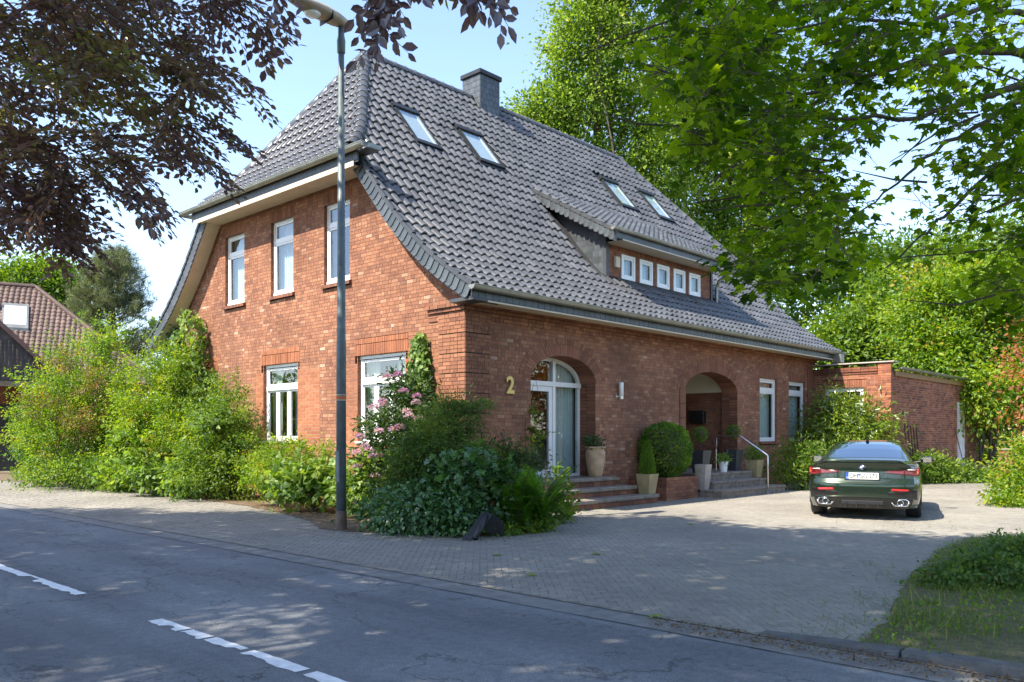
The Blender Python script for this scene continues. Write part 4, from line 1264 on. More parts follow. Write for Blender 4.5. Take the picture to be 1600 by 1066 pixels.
# ---------------------------------------------------------------- entrance: steps, planters, pots, fittings
def htag(name, label, cat, x, y, z=0, rz=0, group=None): return thing(name, label, cat, HW(x, y, z), HA + rz, group)
R3 = random.Random(21)
def slab(mb, x0, x1, y0, y1, z0, z1): mb.bbox(x0, x1, y0, y1, z0, z1, .018)
st = htag('stone_steps', 'three worn stone steps with brick risers below the arched glass door', 'steps', 0, 0)
for (x0, x1, y, z0, z1) in ((1.2, 4.80, -1.15, .0, .19), (1.2, 4.45, -.80, .19, .38), (1.2, 4.20, -.45, .38, .57)):
    b = MB(); yb = y + .42 if z1 < .5 else .0
    slab(b, x0, x1, y, yb if z1 < .5 else -.004, z1 - .085, z1); b.build('tread', M['stone'], st)
    if z1 > .5:
        q = MB(); q.box(1.84, 3.97, .0, .50, z1 - .085, z1 - .004); q.build('threshold', M['stone'], st)
    x = x0 + .03
    while x < x1 - .05:
        L = min(.24, x1 - .03 - x); c = MB(); c.box(0, L - .008, 0, .1, 0, z1 - .085 - z0 - .01, 0, R3.uniform(.05, .5))
        c.build('riser_brick', M['brick'], st, loc=(x, y + .045, z0 + .003)); x += L
    b = MB(); b.box(x0 + .04, x1 - .04, y + .06, -.01, 0 if z0 == 0 else z0 - .01, z1 - .09); b.build('core', M['mortar'], st)
st2 = htag('stone_steps', 'wide pale stone steps with handrail leading to the open porch arch', 'steps', 0, 0)
for (x0, x1, y, z0, z1) in ((6.8, 10.15, -1.56, .0, .18), (7.1, 9.78, -1.2, .18, .36), (7.4, 9.70, -.85, .36, .54)):
    b = MB(); b.box(x0 + .02, x1 - .02, y + .02, -.006, z0, z1 - .055); b.build('riser', M['stone'], st2)
    n = 4; w = (x1 - x0) / n
    for i in range(n):
        b = MB(); b.bbox(x0 + i * w + .003, x0 + (i + 1) * w - .003, y, y + .6 if z1 < .5 else .3 if 8.0 < x0 + i * w < 9 else -.005, z1 - .055, z1, .01); b.build('tread', M['stone'], st2)
rl = htag('handrail', 'slim steel handrail running down beside the porch steps', 'handrail', 8.97, 0)
b = MB(); b.tube([(0, -.185, 1.12), (0, -.185, 1.455), (0, -.20, 1.462), (0, -.85, 1.462), (0, -.875, 1.455), (0, -1.61, .985), (0, -1.63, .96), (0, -1.63, -.0)], .021, 10); b.build('rail', M['steel'], rl, smooth=True)
b = MB(); b.tube([(0, -1.63, 0), (0, -1.63, .012)], .05, 14); b.build('foot_plate', M['steel'], rl)
b = MB(); b.tube([(0, -.185, .545), (0, -.185, 1.13)], .016, 10); b.build('post', M['steel'], rl)
# raised brick planter
pl = htag('brick_planter', 'low square red brick planter box holding the big round box bush', 'planter', 5.27, -1.02)
b = MB(); b.box(.02, 1.33, .02, 1.0, 0, .47); b.build('core', M['mortar'], pl)
for i in range(7):
    for (face, L) in (('f', 1.35), ('l', 1.0)):
        x = 0 if i % 2 == 0 else -.12
        while x < L - .01:
            a = max(0, x); e = min(L, x + .24)
            if e - a > .03:
                c = MB()
                if face == 'f': c.box(0, e - a - .009, 0, .10, 0, .066, 0, R3.uniform(.2, .8)); c.build('brick', M['brick'], pl, loc=(a, R3.uniform(-.003, .003), i * .075))
                else: c.box(0, .1, 0, e - a - .009, 0, .066, 0, R3.uniform(.15, .7)); c.build('brick', M['brick'], pl, loc=(R3.uniform(-.006, -.001), a + .004, i * .075))
            x += .24
b = MB(); b.box(.10, 1.27, .10, .96, .44, .49); b.build('soil', M['soil'], pl)

def pot_square(label, x, y, z, w0, w1, h, mat, rz=0, name='plant_pot', group=None):
    t = htag(name, label, 'plant pot', x, y, z, rz, group)
    b = MB(); b.taper_box((0, 0, 0), w0, w1, h, 0, .5, .025); b.build('pot', mat, t)
    b = MB(); b.quad((-w1 * .44, -w1 * .44, h - .045), (w1 * .44, -w1 * .44, h - .045), (w1 * .44, w1 * .44, h - .045), (-w1 * .44, w1 * .44, h - .045)); b.build('soil', M['soil'], t)
    return t
pot_square('tall tapered anthracite pot with box ball, left of the porch arch', 7.62, -.50, .54, .27, .40, .56, M['anthracite'], .0)
pot_square('tall tapered anthracite pot with box ball, beside the white bucket on its right', 9.46, -.42, .54, .27, .40, .56, M['anthracite'])
pot_square('greenish square pot with bright leafy plant at right end of porch steps', 10.0, -.75, .36, .26, .36, .46, M['sandpot'])
pot_square('pale grey tapered pot wedged between brick planter and porch steps', 6.93, -.98, .18, .20, .30, .60, M['greypot'])
pot_square('sand coloured tapered pot with small conifer, beside the door steps', 4.63, -.93, .19, .25, .36, .44, M['sandpot'])
bk = htag('bucket', 'small white metal bucket with flowers on the porch step', 'bucket', 8.45, -.68, .54)
b = MB(); b.lathe([(.085, 0), (.088, .005), (.118, .24), (.125, .255), (.125, .27), (.115, .27), (.11, .22), (.0, .22)], n=24); b.build('pail', M['white'], bk, smooth=False)
b = MB(); b.box(-.05, .05, -.122, -.112, .16, .19); b.build('label_slot', M['darkmetal'], bk, rot=(0, 0, .3))
b = MB(); b.tube([(.12 * math.cos(t), .12 * math.sin(t) - .0, .25 + .0 - .10 * math.sin(t) ** 2) for t in np.linspace(math.pi, 2 * math.pi, 12)], .004, 6); b.build('handle', M['steel'], bk)
ur = htag('terracotta_urn', 'large weathered terracotta urn on the top step beside the glass door', 'urn', 3.72, -.20, .57)
b = MB(); b.lathe([(.13, 0), (.14, .01), (.165, .12), (.20, .30), (.215, .44), (.21, .54), (.19, .60), (.20, .615), (.225, .63), (.225, .66), (.20, .66), (.185, .60), (.0, .58)], n=32); b.build('vessel', M['terracotta'], ur, smooth=True)
b = MB(); b.tube([(.212 * math.cos(t), .212 * math.sin(t), .50 + .022 * math.sin(t * 5)) for t in np.linspace(0, 2 * math.pi, 60)], .011, 6); b.build('garland', M['terracotta'], ur, smooth=True)
# wall lamp, house number, letter box
wl = htag('wall_lamp', 'white glass cylinder wall lamp between the door arch and porch arch', 'wall lamp', 4.82, 0, 2.32)
b = MB(); b.bbox(-.10, -.06, -.03, -.009, -.02, .12, .006); b.tube([(-.08, -.02, .04), (-.02, -.06, .04), (.0, -.10, .05)], .018, 8); b.lathe([(.05, 0), (.05, .06), (.03, .06)], (0, -.10, -.02), 16); b.build('bracket', M['steel'], wl)
b = MB(); b.lathe([(.0, .03), (.052, .04), (.052, .35), (.045, .36), (.0, .36)], (0, -.10, 0), 20); b.build('shade', M['frosted'], wl, smooth=True)
def text_obj(name, body, size, mat, ext=.006, font_bold=0.0, spacing=1.0):
    cu_ = bpy.data.curves.new(name, 'FONT'); cu_.body = body; cu_.size = size; cu_.extrude = ext; cu_.align_x = 'CENTER'; cu_.align_y = 'CENTER'; cu_.offset = font_bold; cu_.space_character = spacing
    tmp = bpy.data.objects.new(name, cu_); COL.objects.link(tmp)
    dg = bpy.context.evaluated_depsgraph_get(); me = bpy.data.meshes.new_from_object(tmp.evaluated_get(dg))
    bpy.data.objects.remove(tmp); bpy.data.curves.remove(cu_)
    me.name = name; me.materials.clear(); me.materials.append(mat)
    return me
M['gold'] = simple('gold_number', (.72, .52, .16), .4, .2, var=.1)
o = mesh_obj('house_number', text_obj('house_number', '2', .46, M['gold'], .012, .012), None, (), loc=HW(1.19, -.035, 2.44), rot=(math.radians(90), 0, HA))
tag(o, 'yellow house number 2 fixed on the brick wall near the corner', 'house number')
mbx = htag('letter_box', 'black letter box hung on the brick side wall inside the porch', 'letter box', 10.585, 1.28, 1.82)
b = MB(); b.bbox(-.16, .0, -.24, .24, 0, .36, .012); b.build('case', M['darkmetal'], mbx)
b = MB(); b.bbox(-.19, -.162, -.25, .25, .27, .38, .008); b.build('flap', M['rubber'], mbx)

# ---------------------------------------------------------------- annex
M['wood_ochre'] = simple('ochre_board', (.30, .17, .06), .7, var=.2)
an = thing('brick_annex', 'low flat roofed brick annex with pale coping at the end of the house', 'building', HO, HA)
ab = Bricks()
mA = ab.wall('annexl', lambda z: [(.0, 2.05)], 47, [rect_cut(.40, 1.60, 1.45, 2.97), rect_cut(.30, 1.70, 2.97, 3.22)], bond='run', d=.006, dj=.002)
mA2 = ab.wall('annexl', lambda z: [(2.05, 2.45)], 49, [], bond='run', d=.07, dj=.002, depth=.09)
mB = ab.wall('annexr', lambda z: [(-.07, 9.6)], 46, [rect_cut(6.85, 7.65, .0, 2.72)], bond='run', d=.006, dj=.002)
soldier(ab, 'annexl', .30, 1.70, 2.97, .24, t=(.3, .8)); jambs(ab, 'annexl', .40, 1.60, 1.45, 2.97, .12)
for z, d in ((3.375, .03), (3.45, .055), (3.525, .055)):
    for i in range(8): add_box_brick(ab, 'annexl', i * .255, i * .255 + .245, d, -.02, z + .004, z + .07, R3.uniform(0, .3))
for mb, nm in ((mA, 'side_wall'), (mA2, 'corner_pier'), (mB, 'front_wall')): mb.build(nm, M['mortar_light'], an)
pmb = WB('annexl'); pmb.box(2.06, 2.43, -.02, .062, 0, 3.66); pmb.build('pier_core', M['mortar_light'], an)
emit_bricks(an, ab, M['brick_annex'], 150, prefer=lambda c: (c[:, 2] > 1.4))
w = window('annexl', .40, 1.60, 1.45, 2.97, .10, 'small', 'half', an)
b = MB(); b.bbox(15.38, 15.85, -2.54, .1, 3.695, 3.735, .006) ; b.build('coping', M['greypot'], an)
b = MB(); b.box(15.7, 25.1, -2.3, 6, 3.45, 3.50); b.build('flat_roof', M['tile_under'], an)
b = MB(); b.box(15.75, 25.1, -2.475, -2.44, 3.30, 3.45); b.build('fascia', M['wood_ochre'], an)
gutter('gutter', (15.85, -2.56, 3.56), (25.0, -2.56, 3.56), .075, (0, -1, 0), an)
b = MB(); b.box(15.6, 25.1, 6, 6.1, 0, 3.45); b.box(25.0, 25.1, -2.4, 6, 0, 3.45); b.build('rear_wall', M['brick_annex'], an)
b = WB('annexr'); frame_rect(b, 6.86, 7.64, .0, 2.70, .09, -.08, .05); b.box(6.95, 7.55, -.06, -.02, .0, 2.6); d_ = b.build('side_door', M['white'], an)
b = WB('annexr'); b.tube([(6.98, -.02, 1.2), (6.98, .06, 1.2), (7.10, .06, 1.2)], .012, 8); b.build('handle', M['steel'], d_)
for i in range(5):
    b = MB(); x = 16.05 + i * .27 + R3.uniform(-.04, .04)
    b.tube([(0, -.18, 0), (R3.uniform(.05, .12), .0, 1.75 + R3.uniform(-.1, .1))], .018, 7)
    tag(b.build('garden_stake', M['rust'], None, loc=HW(x, -2.60, 0), rot=(0, 0, HA)), ['leftmost', 'second from the left', 'middle one', 'fourth from the left', 'rightmost'][i] + ' of five rusty stakes leaning on the annex wall', 'garden stake', 'garden stakes leaning on the annex wall')
b = MB(); b.bbox(-.05, .05, -.05, 0, 0, .2, .01); tag(b.build('outdoor_tap_box', M['zinc'], None, loc=HW(16.55, -2.435, 2.05), rot=(0, 0, HA)), 'small grey tap box on the annex wall above the stakes', 'tap box')
br_ = thing('broom', 'long wooden broom leaning beside the white annex door', 'broom', HW(22.25, -2.75, 0), HA)
b = MB(); b.tube([(0, 0, .1), (-.35, .28, 1.75)], .016, 8); b.build('handle', M['wood'], br_); b = MB(); b.bbox(-.2, .2, -.04, .04, .04, .12, .01); b.build('head', M['wood'], br_)
b = MB(); b.box(-.19, .19, -.035, .035, 0, .045); b.build('bristles', M['rubber'], br_)
cr = thing('wooden_crate', 'weathered wooden crate standing below the white annex door', 'crate', HW(23.1, -3.1, 0), HA)
for i in range(3):
    for sd in (0, 1):
        b = MB(); b.box(-.35, .35, -.26 + sd * .5, -.24 + sd * .5, .02 + i * .14, .14 + i * .14, 0, R3.random()); b.build('slat', M['wood'], cr)
        b = MB(); b.box(-.35 + sd * .68, -.33 + sd * .68, -.24, .24, .02 + i * .14, .14 + i * .14, 0, R3.random()); b.build('slat', M['wood'], cr)
gpil = thing('brick_pillar', 'short brick garden pillar with cap standing right of the annex', 'pillar', (17.6, 29.4, 0), .5)
b = MB(); b.box(-.25, .25, -.25, .25, 0, .95); b.build('core', M['mortar_light'], gpil)
for i in range(12):
    for k in range(4):
        for j in range(2):
            b = MB(); a = -.255 + j * .255 if i % 2 == 0 else (-.255 if j == 0 else -.13); e = a + .245 if i % 2 == 0 else (a + .115 if j == 0 else a + .38)
            b.box(a, e, -.258, -.2, i * .078 + .005, i * .078 + .072, 0, R3.random()); b.build('brick', M['brick_annex'], gpil, rot=(0, 0, k * math.pi / 2))
b = MB(); b.bbox(-.30, .30, -.30, .30, .95, 1.02, .02); b.build('cap', M['stone'], gpil)

# ---------------------------------------------------------------- street lamp
sl = thing('street_lamp', 'tall dark grey street lamp post with orange band and rusty foot', 'street lamp', (-2.65, 12.91, 0), HA)
b = MB(); b.tube([(0, 0, .28), (0, 0, 2.9), (0, 0, 2.96), (0, 0, 7.4)], [.078, .074, .068, .046], 16); b.build('post', M['pole'], sl, smooth=True)
b = MB(); b.lathe([(.086, -.02), (.088, .26), (.082, .30), (.0, .30)], n=16); b.build('foot', M['pole_base'], sl, smooth=False)
b = MB(); b.lathe([(.0775, 2.02), (.0785, 2.02), (.0785, 2.07), (.0775, 2.07)], n=20); b.build('orange_band', M['orange'], sl)
for z in (2.005, 2.085):
    b = MB(); b.lathe([(.077, z), (.0784, z), (.0784, z + .012), (.077, z + .012)], n=20); b.build('white_band', M['cream'], sl)
b = MB(); b.hexa([(-.084, -.035, .75), (-.072, -.055, .75), (-.072, .035, .75), (-.084, .035, .75), (-.084, -.035, 1.22), (-.072, -.055, 1.22), (-.072, .035, 1.22), (-.084, .035, 1.22)]); b.build('service_hatch', M['pole'], sl)
b = MB(); b.lathe([(.046, 7.38), (.062, 7.40), (.066, 7.58), (.050, 7.66), (.046, 7.80), (.0, 7.80)], n=16); b.build('spigot', M['pole'], sl, smooth=True)
hd = MB(); n = 14; prof = [(.12, .03, .05), (.06, .10, .09), (-.1, .15, .12), (-.35, .17, .13), (-.62, .15, .11), (-.85, .10, .07), (-.95, .03, .03)]
vs = []; fs = []
for (x, w, h) in prof:
    for k in range(n):
        t = 2 * math.pi * k / n; s = math.sin(t); vs.append((x, w * math.cos(t), 7.86 + (h * s if s > 0 else h * .55 * s) + (-x) * .05))
for i in range(len(prof) - 1):
    for k in range(n): fs.append((i * n + k, i * n + (k + 1) % n, (i + 1) * n + (k + 1) % n, (i + 1) * n + k))
fs += [tuple(range(n - 1, -1, -1)), tuple(range((len(prof) - 1) * n, len(prof) * n))]
hd.add(vs, fs); head = hd.build('lamp_head', M['lamp_cover'], sl, smooth=True)
b = MB(); b.lathe([(.0, -.055), (.10, -.03), (.13, .0), (.0, .02)], (-.52, 0, 7.815), 18); b.build('lens', M['frosted'], head, smooth=True)
b = MB(); b.box(-.275, -.262, -.175, .175, 7.775, 7.90); b.build('seam', M['darkmetal'], head)

# black rubber mat folded over at the edge of the ivy
tp = thing('rubber_mat', 'folded black rubber mat leaning in the ivy at the pavement edge', 'mat', (-.50, 11.72, 0), .2)
tp.scale = (.95, .95, .95)
def sheet(mb, P, th=.012):
    """P: grid of points -> thick sheet"""
    P = np.array(P); a, b_, _ = P.shape; vs = [tuple(p) for p in P.reshape(-1, 3)] + [tuple(p - np.array([0, -th, th * .3])) for p in P.reshape(-1, 3)]
    n = a * b_; fs = []
    for i in range(a - 1):
        for j in range(b_ - 1):
            q = (i * b_ + j, i * b_ + j + 1, (i + 1) * b_ + j + 1, (i + 1) * b_ + j); fs.append(q); fs.append(tuple(n + k for k in q[::-1]))
    for i in range(a - 1): fs.append((i * b_, (i + 1) * b_, n + (i + 1) * b_, n + i * b_)); fs.append((i * b_ + b_ - 1, n + i * b_ + b_ - 1, n + (i + 1) * b_ + b_ - 1, (i + 1) * b_ + b_ - 1))
    mb.add(vs, fs)
b = MB(); g1 = [[(lerp(-.22 + .02 * j, .14, i / 5) , lerp(-.08 - .0 * j, .18, i / 5) + .0, lerp(.01, .38, (i / 5) ** .9) - .0 * j) if False else (lerp(-.24, .10, i / 5) + j * .055, lerp(-.10, .16, i / 5) - j * .02, .012 + .36 * (i / 5) ** 1.1 - .0 * j - .03 * (j / 3) * math.sin(math.pi * i / 5)) for j in range(4)] for i in range(6)]
sheet(b, g1); b.build('grey_flap', M['rubber'], tp)
b = MB(); b.tube([(-.05, -.16, .03), (.06, -.05, .20), (.16, .10, .375)], [.045, .05, .035], 10); b.build('rolled_edge', M['rubber'], tp, smooth=True)
b = MB(); g2 = [[(.16 + .10 * j, .12 + .03 * j + .02 * i, .38 - .075 * i - .02 * j * j) for j in range(4)] for i in range(5)]
sheet(b, g2); b.build('dark_flap', M['rubber'], tp)

# ---------------------------------------------------------------- neighbour's house on the left
nb = thing('neighbour_house', 'brown tiled neighbouring house with black boarded gable beyond the shrubs', 'house', (-16.2, 36.5, 0), .5)
# main roof slope (local): eaves y=2, z=3.9 ; ridge y=6, z=8.7 ; hip on the right
def nr(u, t, h=0): # u along x, t 0..1 up the slope
    return (u, 2 + 4 * t, 3.8 + 4.75 * t + h)
def nhip(t): return lerp(.9, -4.2, t)
b = MB(); b.quad(nr(-18, 0), nr(nhip(0), 0), nr(nhip(1), 1), nr(-18, 1)); b.quad(nr(nhip(0), 0), (nhip(0), 10, 3.8), (nhip(1), 6, 8.55), nr(nhip(1), 1)); b.build('roof', M['tile_under'], nb)
nroof = nb.children[0]
rows = 25; big_n = 0; stuffb = MB()
for r_ in range(rows):
    t0 = r_ / rows; t1 = (r_ + 1.12) / rows
    u = nhip(t0 + .02)
    while u > -17:
        u1 = u - .225
        pts = []
        for (t, h) in ((t0, .07), (t1, .03)):
            for k, hh in ((0, .0), (.15, .035), (.4, .05), (.65, .03), (.85, -.005), (1, .0)):
                pts.append(nr(u + (u1 - u) * k, t, h + hh))
        k6 = [pts[i] for i in range(6)]
        low = [(p[0], p[1] - .0, p[2] - .07) for p in k6]
        tl = max(0, min(1, R3.gauss(.5, .2)))
        fs = [(i, i + 1, 7 + i, 6 + i) for i in range(5)] + [(12 + i, 13 + i, i + 1, i) for i in range(5)]
        if u > -8 and big_n < 300:
            c = pts[0]; q = MB(); q.add([tuple(p[j] - c[j] for j in range(3)) for p in pts + low], fs, 0, tl); q.build('roof_tile', M['pantile_red'], nroof, loc=c); big_n += 1
        else: stuffb.add(pts + low, fs, 0, tl)
        u = u1
tag(stuffb.build('roof_tiling', M['pantile_red'], nroof), kind='stuff')
b = MB(); b.tube([nr(-17, 1, .04), nr(nhip(1), 1, .04)], .12, 8); b.tube([nr(nhip(1), 1, .04), nr(nhip(0), 0, .06)], .12, 8); b.build('ridge_tiles', M['pantile_red'], nroof)
sk = MB()
def nbx(mb, u0, u1, t0, t1, h0, h1, mi=0): mb.hexa([nr(u0, t0, h0), nr(u1, t0, h0), nr(u1, t1, h0), nr(u0, t1, h0), nr(u0, t0, h1), nr(u1, t0, h1), nr(u1, t1, h1), nr(u0, t1, h1)], mi)
nbx(sk, -5.5, -4.45, .50, .76, .05, .20); o = sk.build('skylight', M['zinc'], nroof)
sk = MB(); nbx(sk, -5.42, -4.53, .53, .73, .18, .215); sk.build('pane', M['pale_panel'], o)
b = MB(); b.tube([nr(-6.2, .72, 0), (-6.2, 4.9, 8.3)], .10, 8); b.build('vent_pipe', M['zinc'], nroof)
b = MB(); b.box(-16, .2, 2.4, 9.8, 0, 3.9); b.build('wall', M['brick_annex'], nb)
# boarded porch gable
gz = MB(); GX0, GX1, GA, GY = -7.1, -3.5, -5.3, -2.0
x = GX0
while x < GX1 - .02:
    xm = x + .07; top = 5.85 - abs(xm - GA) * 1.0
    if top > 3.62:
        c = MB(); c.box(0, .128, 0, .03, 0, top - 3.6, 0, R3.random()); c.build('board', M['wood_black'], nb, loc=(x, GY + R3.uniform(-.004, .004), 3.6))
    x += .135
for s in (-1, 1):
    c = MB(); c.hexa([(GA, GY - .12, 5.78), (GA + s * 2.0, GY - .12, 3.78), (GA + s * 2.0, GY + 4.5, 3.78), (GA, GY + 4.5, 5.78), (GA, GY - .12, 6.02), (GA + s * 2.1, GY - .12, 3.92), (GA + s * 2.1, GY + 4.5, 3.92), (GA, GY + 4.5, 6.02)]); c.build('porch_roof', M['wood_red'], nb)
c = MB(); c.box(GX0 - .1, GX1 + .2, GY - .04, GY + .16, 3.40, 3.60); c.build('beam', M['wood'], nb)
for xx in (-7.1, -3.78):
    c = MB(); c.box(xx, xx + .45, GY, GY + .4, 0, 3.4); c.build('brick_pier', M['brick_annex'], nb)
c = MB(); c.box(-6.5, -4.0, 1.0, 1.1, 0, 2.8); c.build('dark_opening', M['room'], nb)  # flat dark panel, the shade of the porch opening put into its colour
# ---------------------------------------------------------------- dark green coupe
M['paint_green'] = None
def car_paint():
    m, nt, out = new_mat('dark_green_metallic')
    p = nd(nt, 'ShaderNodeBsdfPrincipled', Roughness=.24, Metallic=.55); p.inputs['Base Color'].default_value = (.018, .034, .020, 1)
    p.inputs['Coat Weight'].default_value = 1.0; p.inputs['Coat Roughness'].default_value = .03
    nt.links.new(ramp(nt, noise(nt, 900, 1), [(.3, (.014, .028, .016)), (.7, (.026, .046, .026))]), p.inputs['Base Color'])
    nt.links.new(p.outputs[0], out.inputs[0]); return m
M['paint_green'] = car_paint()
M['blacktrim'] = simple('gloss_black_trim', (.010, .010, .011), .18, var=.1, coat=.5)
M['redlens'] = simple('red_lens', (.42, .012, .010), .12, var=.1, coat=1.0)
M['redlens_dark'] = simple('dark_red_lens', (.10, .006, .008), .1, var=.1, coat=1.0)
M['redlit'] = simple('orange_red_lens', (.80, .075, .025), .12, var=.1, coat=1.0)
M['plate'] = simple('plate_white', (.78, .78, .76), .4, var=.03)
M['plateblue'] = simple('plate_blue', (.01, .07, .42), .4, var=.05)
M['ink'] = simple('plate_black', (.01, .01, .01), .5, var=.05)
CARP = (6.04, 14.36); CARA = -math.radians(26.3)
car = thing('parked_car', 'dark green metallic coupe parked with its rear to the camera', 'car', (CARP[0], CARP[1], 0), CARA)
def I(x, xs, ys): return np.interp(x, xs, ys)
Y0Z = ([.15, .24, .34, .44, .58, .63, .67, .72, .86, .93, .985, 1.03, 1.1], [.14, .09, .035, .012, .0, .005, .030, .060, .072, .058, .020, .022, .06])
def yfas(x, z): return np.interp(z, *Y0Z) + .15 * (np.abs(x) / .82) ** 3.6
YS = np.unique(np.concatenate([np.linspace(0, .6, 16), np.linspace(.6, 1.7, 26), np.linspace(1.7, 3.6, 34), np.linspace(3.6, 4.77, 22)]))
hw = lambda y: I(y, [0, .08, .2, .45, .98, 1.5, 2.3, 3.0, 3.75, 4.3, 4.6, 4.77], [.815, .862, .897, .918, .930, .912, .895, .897, .918, .88, .78, .60])
zt = lambda y: I(y, [0, .1, .35, .62, .8, 1.1, 1.4, 1.65, 1.95, 2.25, 2.55, 2.8, 3.1, 3.38, 3.7, 4.2, 4.55, 4.7, 4.77], [1.030, 1.024, 1.036, 1.052, 1.118, 1.222, 1.306, 1.352, 1.378, 1.383, 1.366, 1.28, 1.14, 1.02, .985, .90, .80, .70, .58])
zs = lambda y: I(y, [0, .2, .6, 1.0, 1.6, 2.5, 3.3, 3.8, 4.4, 4.77], [.955, .955, .965, .965, .955, .935, .915, .87, .76, .52])
xr = lambda y: I(y, [0, .55, .7, 1.0, 1.3, 1.6, 2.0, 2.5, 2.8, 3.1, 3.4, 4.77], [.60, .62, .645, .625, .595, .57, .56, .56, .585, .63, .64, .3])
zb = lambda y: I(y, [0, .3, 1, 3.8, 4.5, 4.77], [.20, .19, .17, .17, .19, .24])
def section(y):
    w = hw(y); S = zs(y); T = zt(y); r = min(xr(y), w - .1); B = zb(y); gh = T - S
    xs_ = w - .115
    P = [(0, B), (w - .16, B), (w - .055, B + .06), (w - .015, min(.38, S - .1)), (w, min(.58, S - .06)), (w - .012, min(.74, S - .04)), (w - .045, S - .055), (w - .075, S - .012), (xs_, S + min(.02, gh * .2)),
         (lerp(xs_, r, .45), S + gh * .42), (lerp(xs_, r, .9), S + gh * .80), (r - .07, T - gh * .07), (r * .5, T - gh * .012), (0, T)]
    return np.array(P)
def catmull(P, n=4):
    Q = np.concatenate([[2 * P[0] - P[1]], P, [2 * P[-1] - P[-2]]]); o = []
    for i in range(1, len(Q) - 2):
        for k in range(n):
            t = k / n; a, b, c, d = Q[i - 1], Q[i], Q[i + 1], Q[i + 2]
            o.append(.5 * ((2 * b) + (c - a) * t + (2 * a - 5 * b + 4 * c - d) * t * t + (3 * b - a - 3 * c + d) * t ** 3))
    o.append(P[-1]); return np.array(o)
NS = 4
G = []
for y in YS:
    C = catmull(section(y), NS); x = C[:, 0]; z = C[:, 1]
    f = max(0, 1 - y / .55); f = f * f * (3 - 2 * f)
    G.append(np.stack([x, y + yfas(x, z) * f, z], -1))
G = np.array(G); ns, npf, _ = G.shape
def seg(k): return k / NS
wheels = [(.99, .80), (3.84, .80)]
groups = {'body': [], 'rear_window': [], 'side_window': [], 'windscreen': [], 'underside': []}
for i in range(ns - 1):
    for k in range(npf - 1):
        c = (G[i, k] + G[i + 1, k + 1]) / 2; p = (k + .5) / NS; y = YS[i] + (YS[i + 1] - YS[i]) / 2
        nm = 'body'
        if .70 < y < 1.60 and p > 10.75: nm = 'rear_window'
        elif 2.62 < y < 3.30 and p > 10.8: nm = 'windscreen'
        elif 1.22 < y < 3.02 and 8.3 < p < 10.3 and not (2.02 < y < 2.08): nm = 'side_window'
        elif p < 1.0: nm = 'underside'
        if nm == 'body' and p < 6 and any((c[1] - wy_) ** 2 + (c[2] - .335) ** 2 < .375 ** 2 for wy_, _ in wheels): continue
        groups[nm].append((i, k))
MT = {'body': M['paint_green'], 'rear_window': M['glass_dark'], 'side_window': M['glass_dark'], 'windscreen': M['glass_dark'], 'underside': M['rubber']}
idx = np.arange(ns * npf).reshape(ns, npf)
def gmesh(nm, faces, mat, sides=(1, -1), push=0):
    V = []; F = []
    for s in sides:
        base = len(V) * ns * npf if False else sum(len(v) for v in V)
        v = G.reshape(-1, 3).copy(); v[:, 0] *= s; V.append(v)
        for (i, k) in faces:
            q = [idx[i, k], idx[i, k + 1], idx[i + 1, k + 1], idx[i + 1, k]]
            F.append([base + j for j in (q if s < 0 else q[::-1])])
    V = np.concatenate(V); F = np.array(F); u, inv = np.unique(F.ravel(), return_inverse=True)
    V = V[u]; F = inv.reshape(F.shape)
    # weld the two halves on the centre line
    key = {}; rem = np.arange(len(V))
    for j in np.where(np.abs(V[:, 0]) < 1e-5)[0]:
        kx = (round(V[j, 1], 4), round(V[j, 2], 4)); rem[j] = key.setdefault(kx, j)
    return mesh_obj(nm, np_mesh(nm, V, rem[F]), car, [mat], smooth=True)
gmesh('body', groups['body'], MT['body'])
gmesh('underside', groups['underside'], M['rubber'])
gmesh('rear_window', groups['rear_window'], M['glass_dark']); gmesh('windscreen', groups['windscreen'], M['glass_dark'])
for s in (1, -1): gmesh('side_window', groups['side_window'], M['glass_dark'], (s,))
# interior seen through the glass
b = MB(); b.hexa([(-.66, .75, .80), (.66, .75, .80), (.66, 3.2, .80), (-.66, 3.2, .80), (-.60, .76, 1.0), (.60, .76, 1.0), (.66, 3.2, .9), (-.66, 3.2, .9)]); b.build('parcel_shelf', M['room'], car)
for sx in (-.36, .36):
    for yy in (1.25, 2.0):
        b = MB(); b.bbox(sx - .24, sx + .24, yy, yy + .14, .8, 1.08, .05); b.bbox(sx - .13, sx + .13, yy + .0, yy + .10, 1.09, 1.22, .04); b.build('seat', M['room'], car)
# rear fascia
def zdeck(t): # top contour at station 0
    C = G[0]; m_ = C[:, 2] > .94; return np.interp(abs(t) * .74, C[m_, 0][::-1], C[m_, 2][::-1])
C0 = G[0]; low = C0[(np.arange(npf) >= NS) & (np.arange(npf) <= 8 * NS)]
def hx0(z): return np.interp(z, low[:, 2], low[:, 0])
nx, nz = 61, 48
T = np.linspace(-1, 1, nx); P = np.zeros((nz, nx, 3))
for j in range(nz):
    for i, t in enumerate(T):
        ztop = zdeck(t); z = lerp(.20, ztop, j / (nz - 1)); x = t * hx0(min(z, low[-1, 2])) * (1.0)
        P[j, i] = (x, yfas(x, z) - .0, z)
ii = np.arange(nx * nz).reshape(nz, nx); F = np.stack([ii[:-1, :-1], ii[:-1, 1:], ii[1:, 1:], ii[1:, :-1]], -1).reshape(-1, 4)
cz = P.reshape(-1, 3)[F].mean(1)
lowm = (cz[:, 2] < .405 - .10 * np.clip((np.abs(cz[:, 0]) - .55) / .2, 0, 1) * 0)
mesh_obj('boot_and_bumper', np_mesh('boot_and_bumper', P.reshape(-1, 3), F[~lowm]), car, [M['paint_green']], smooth=True)
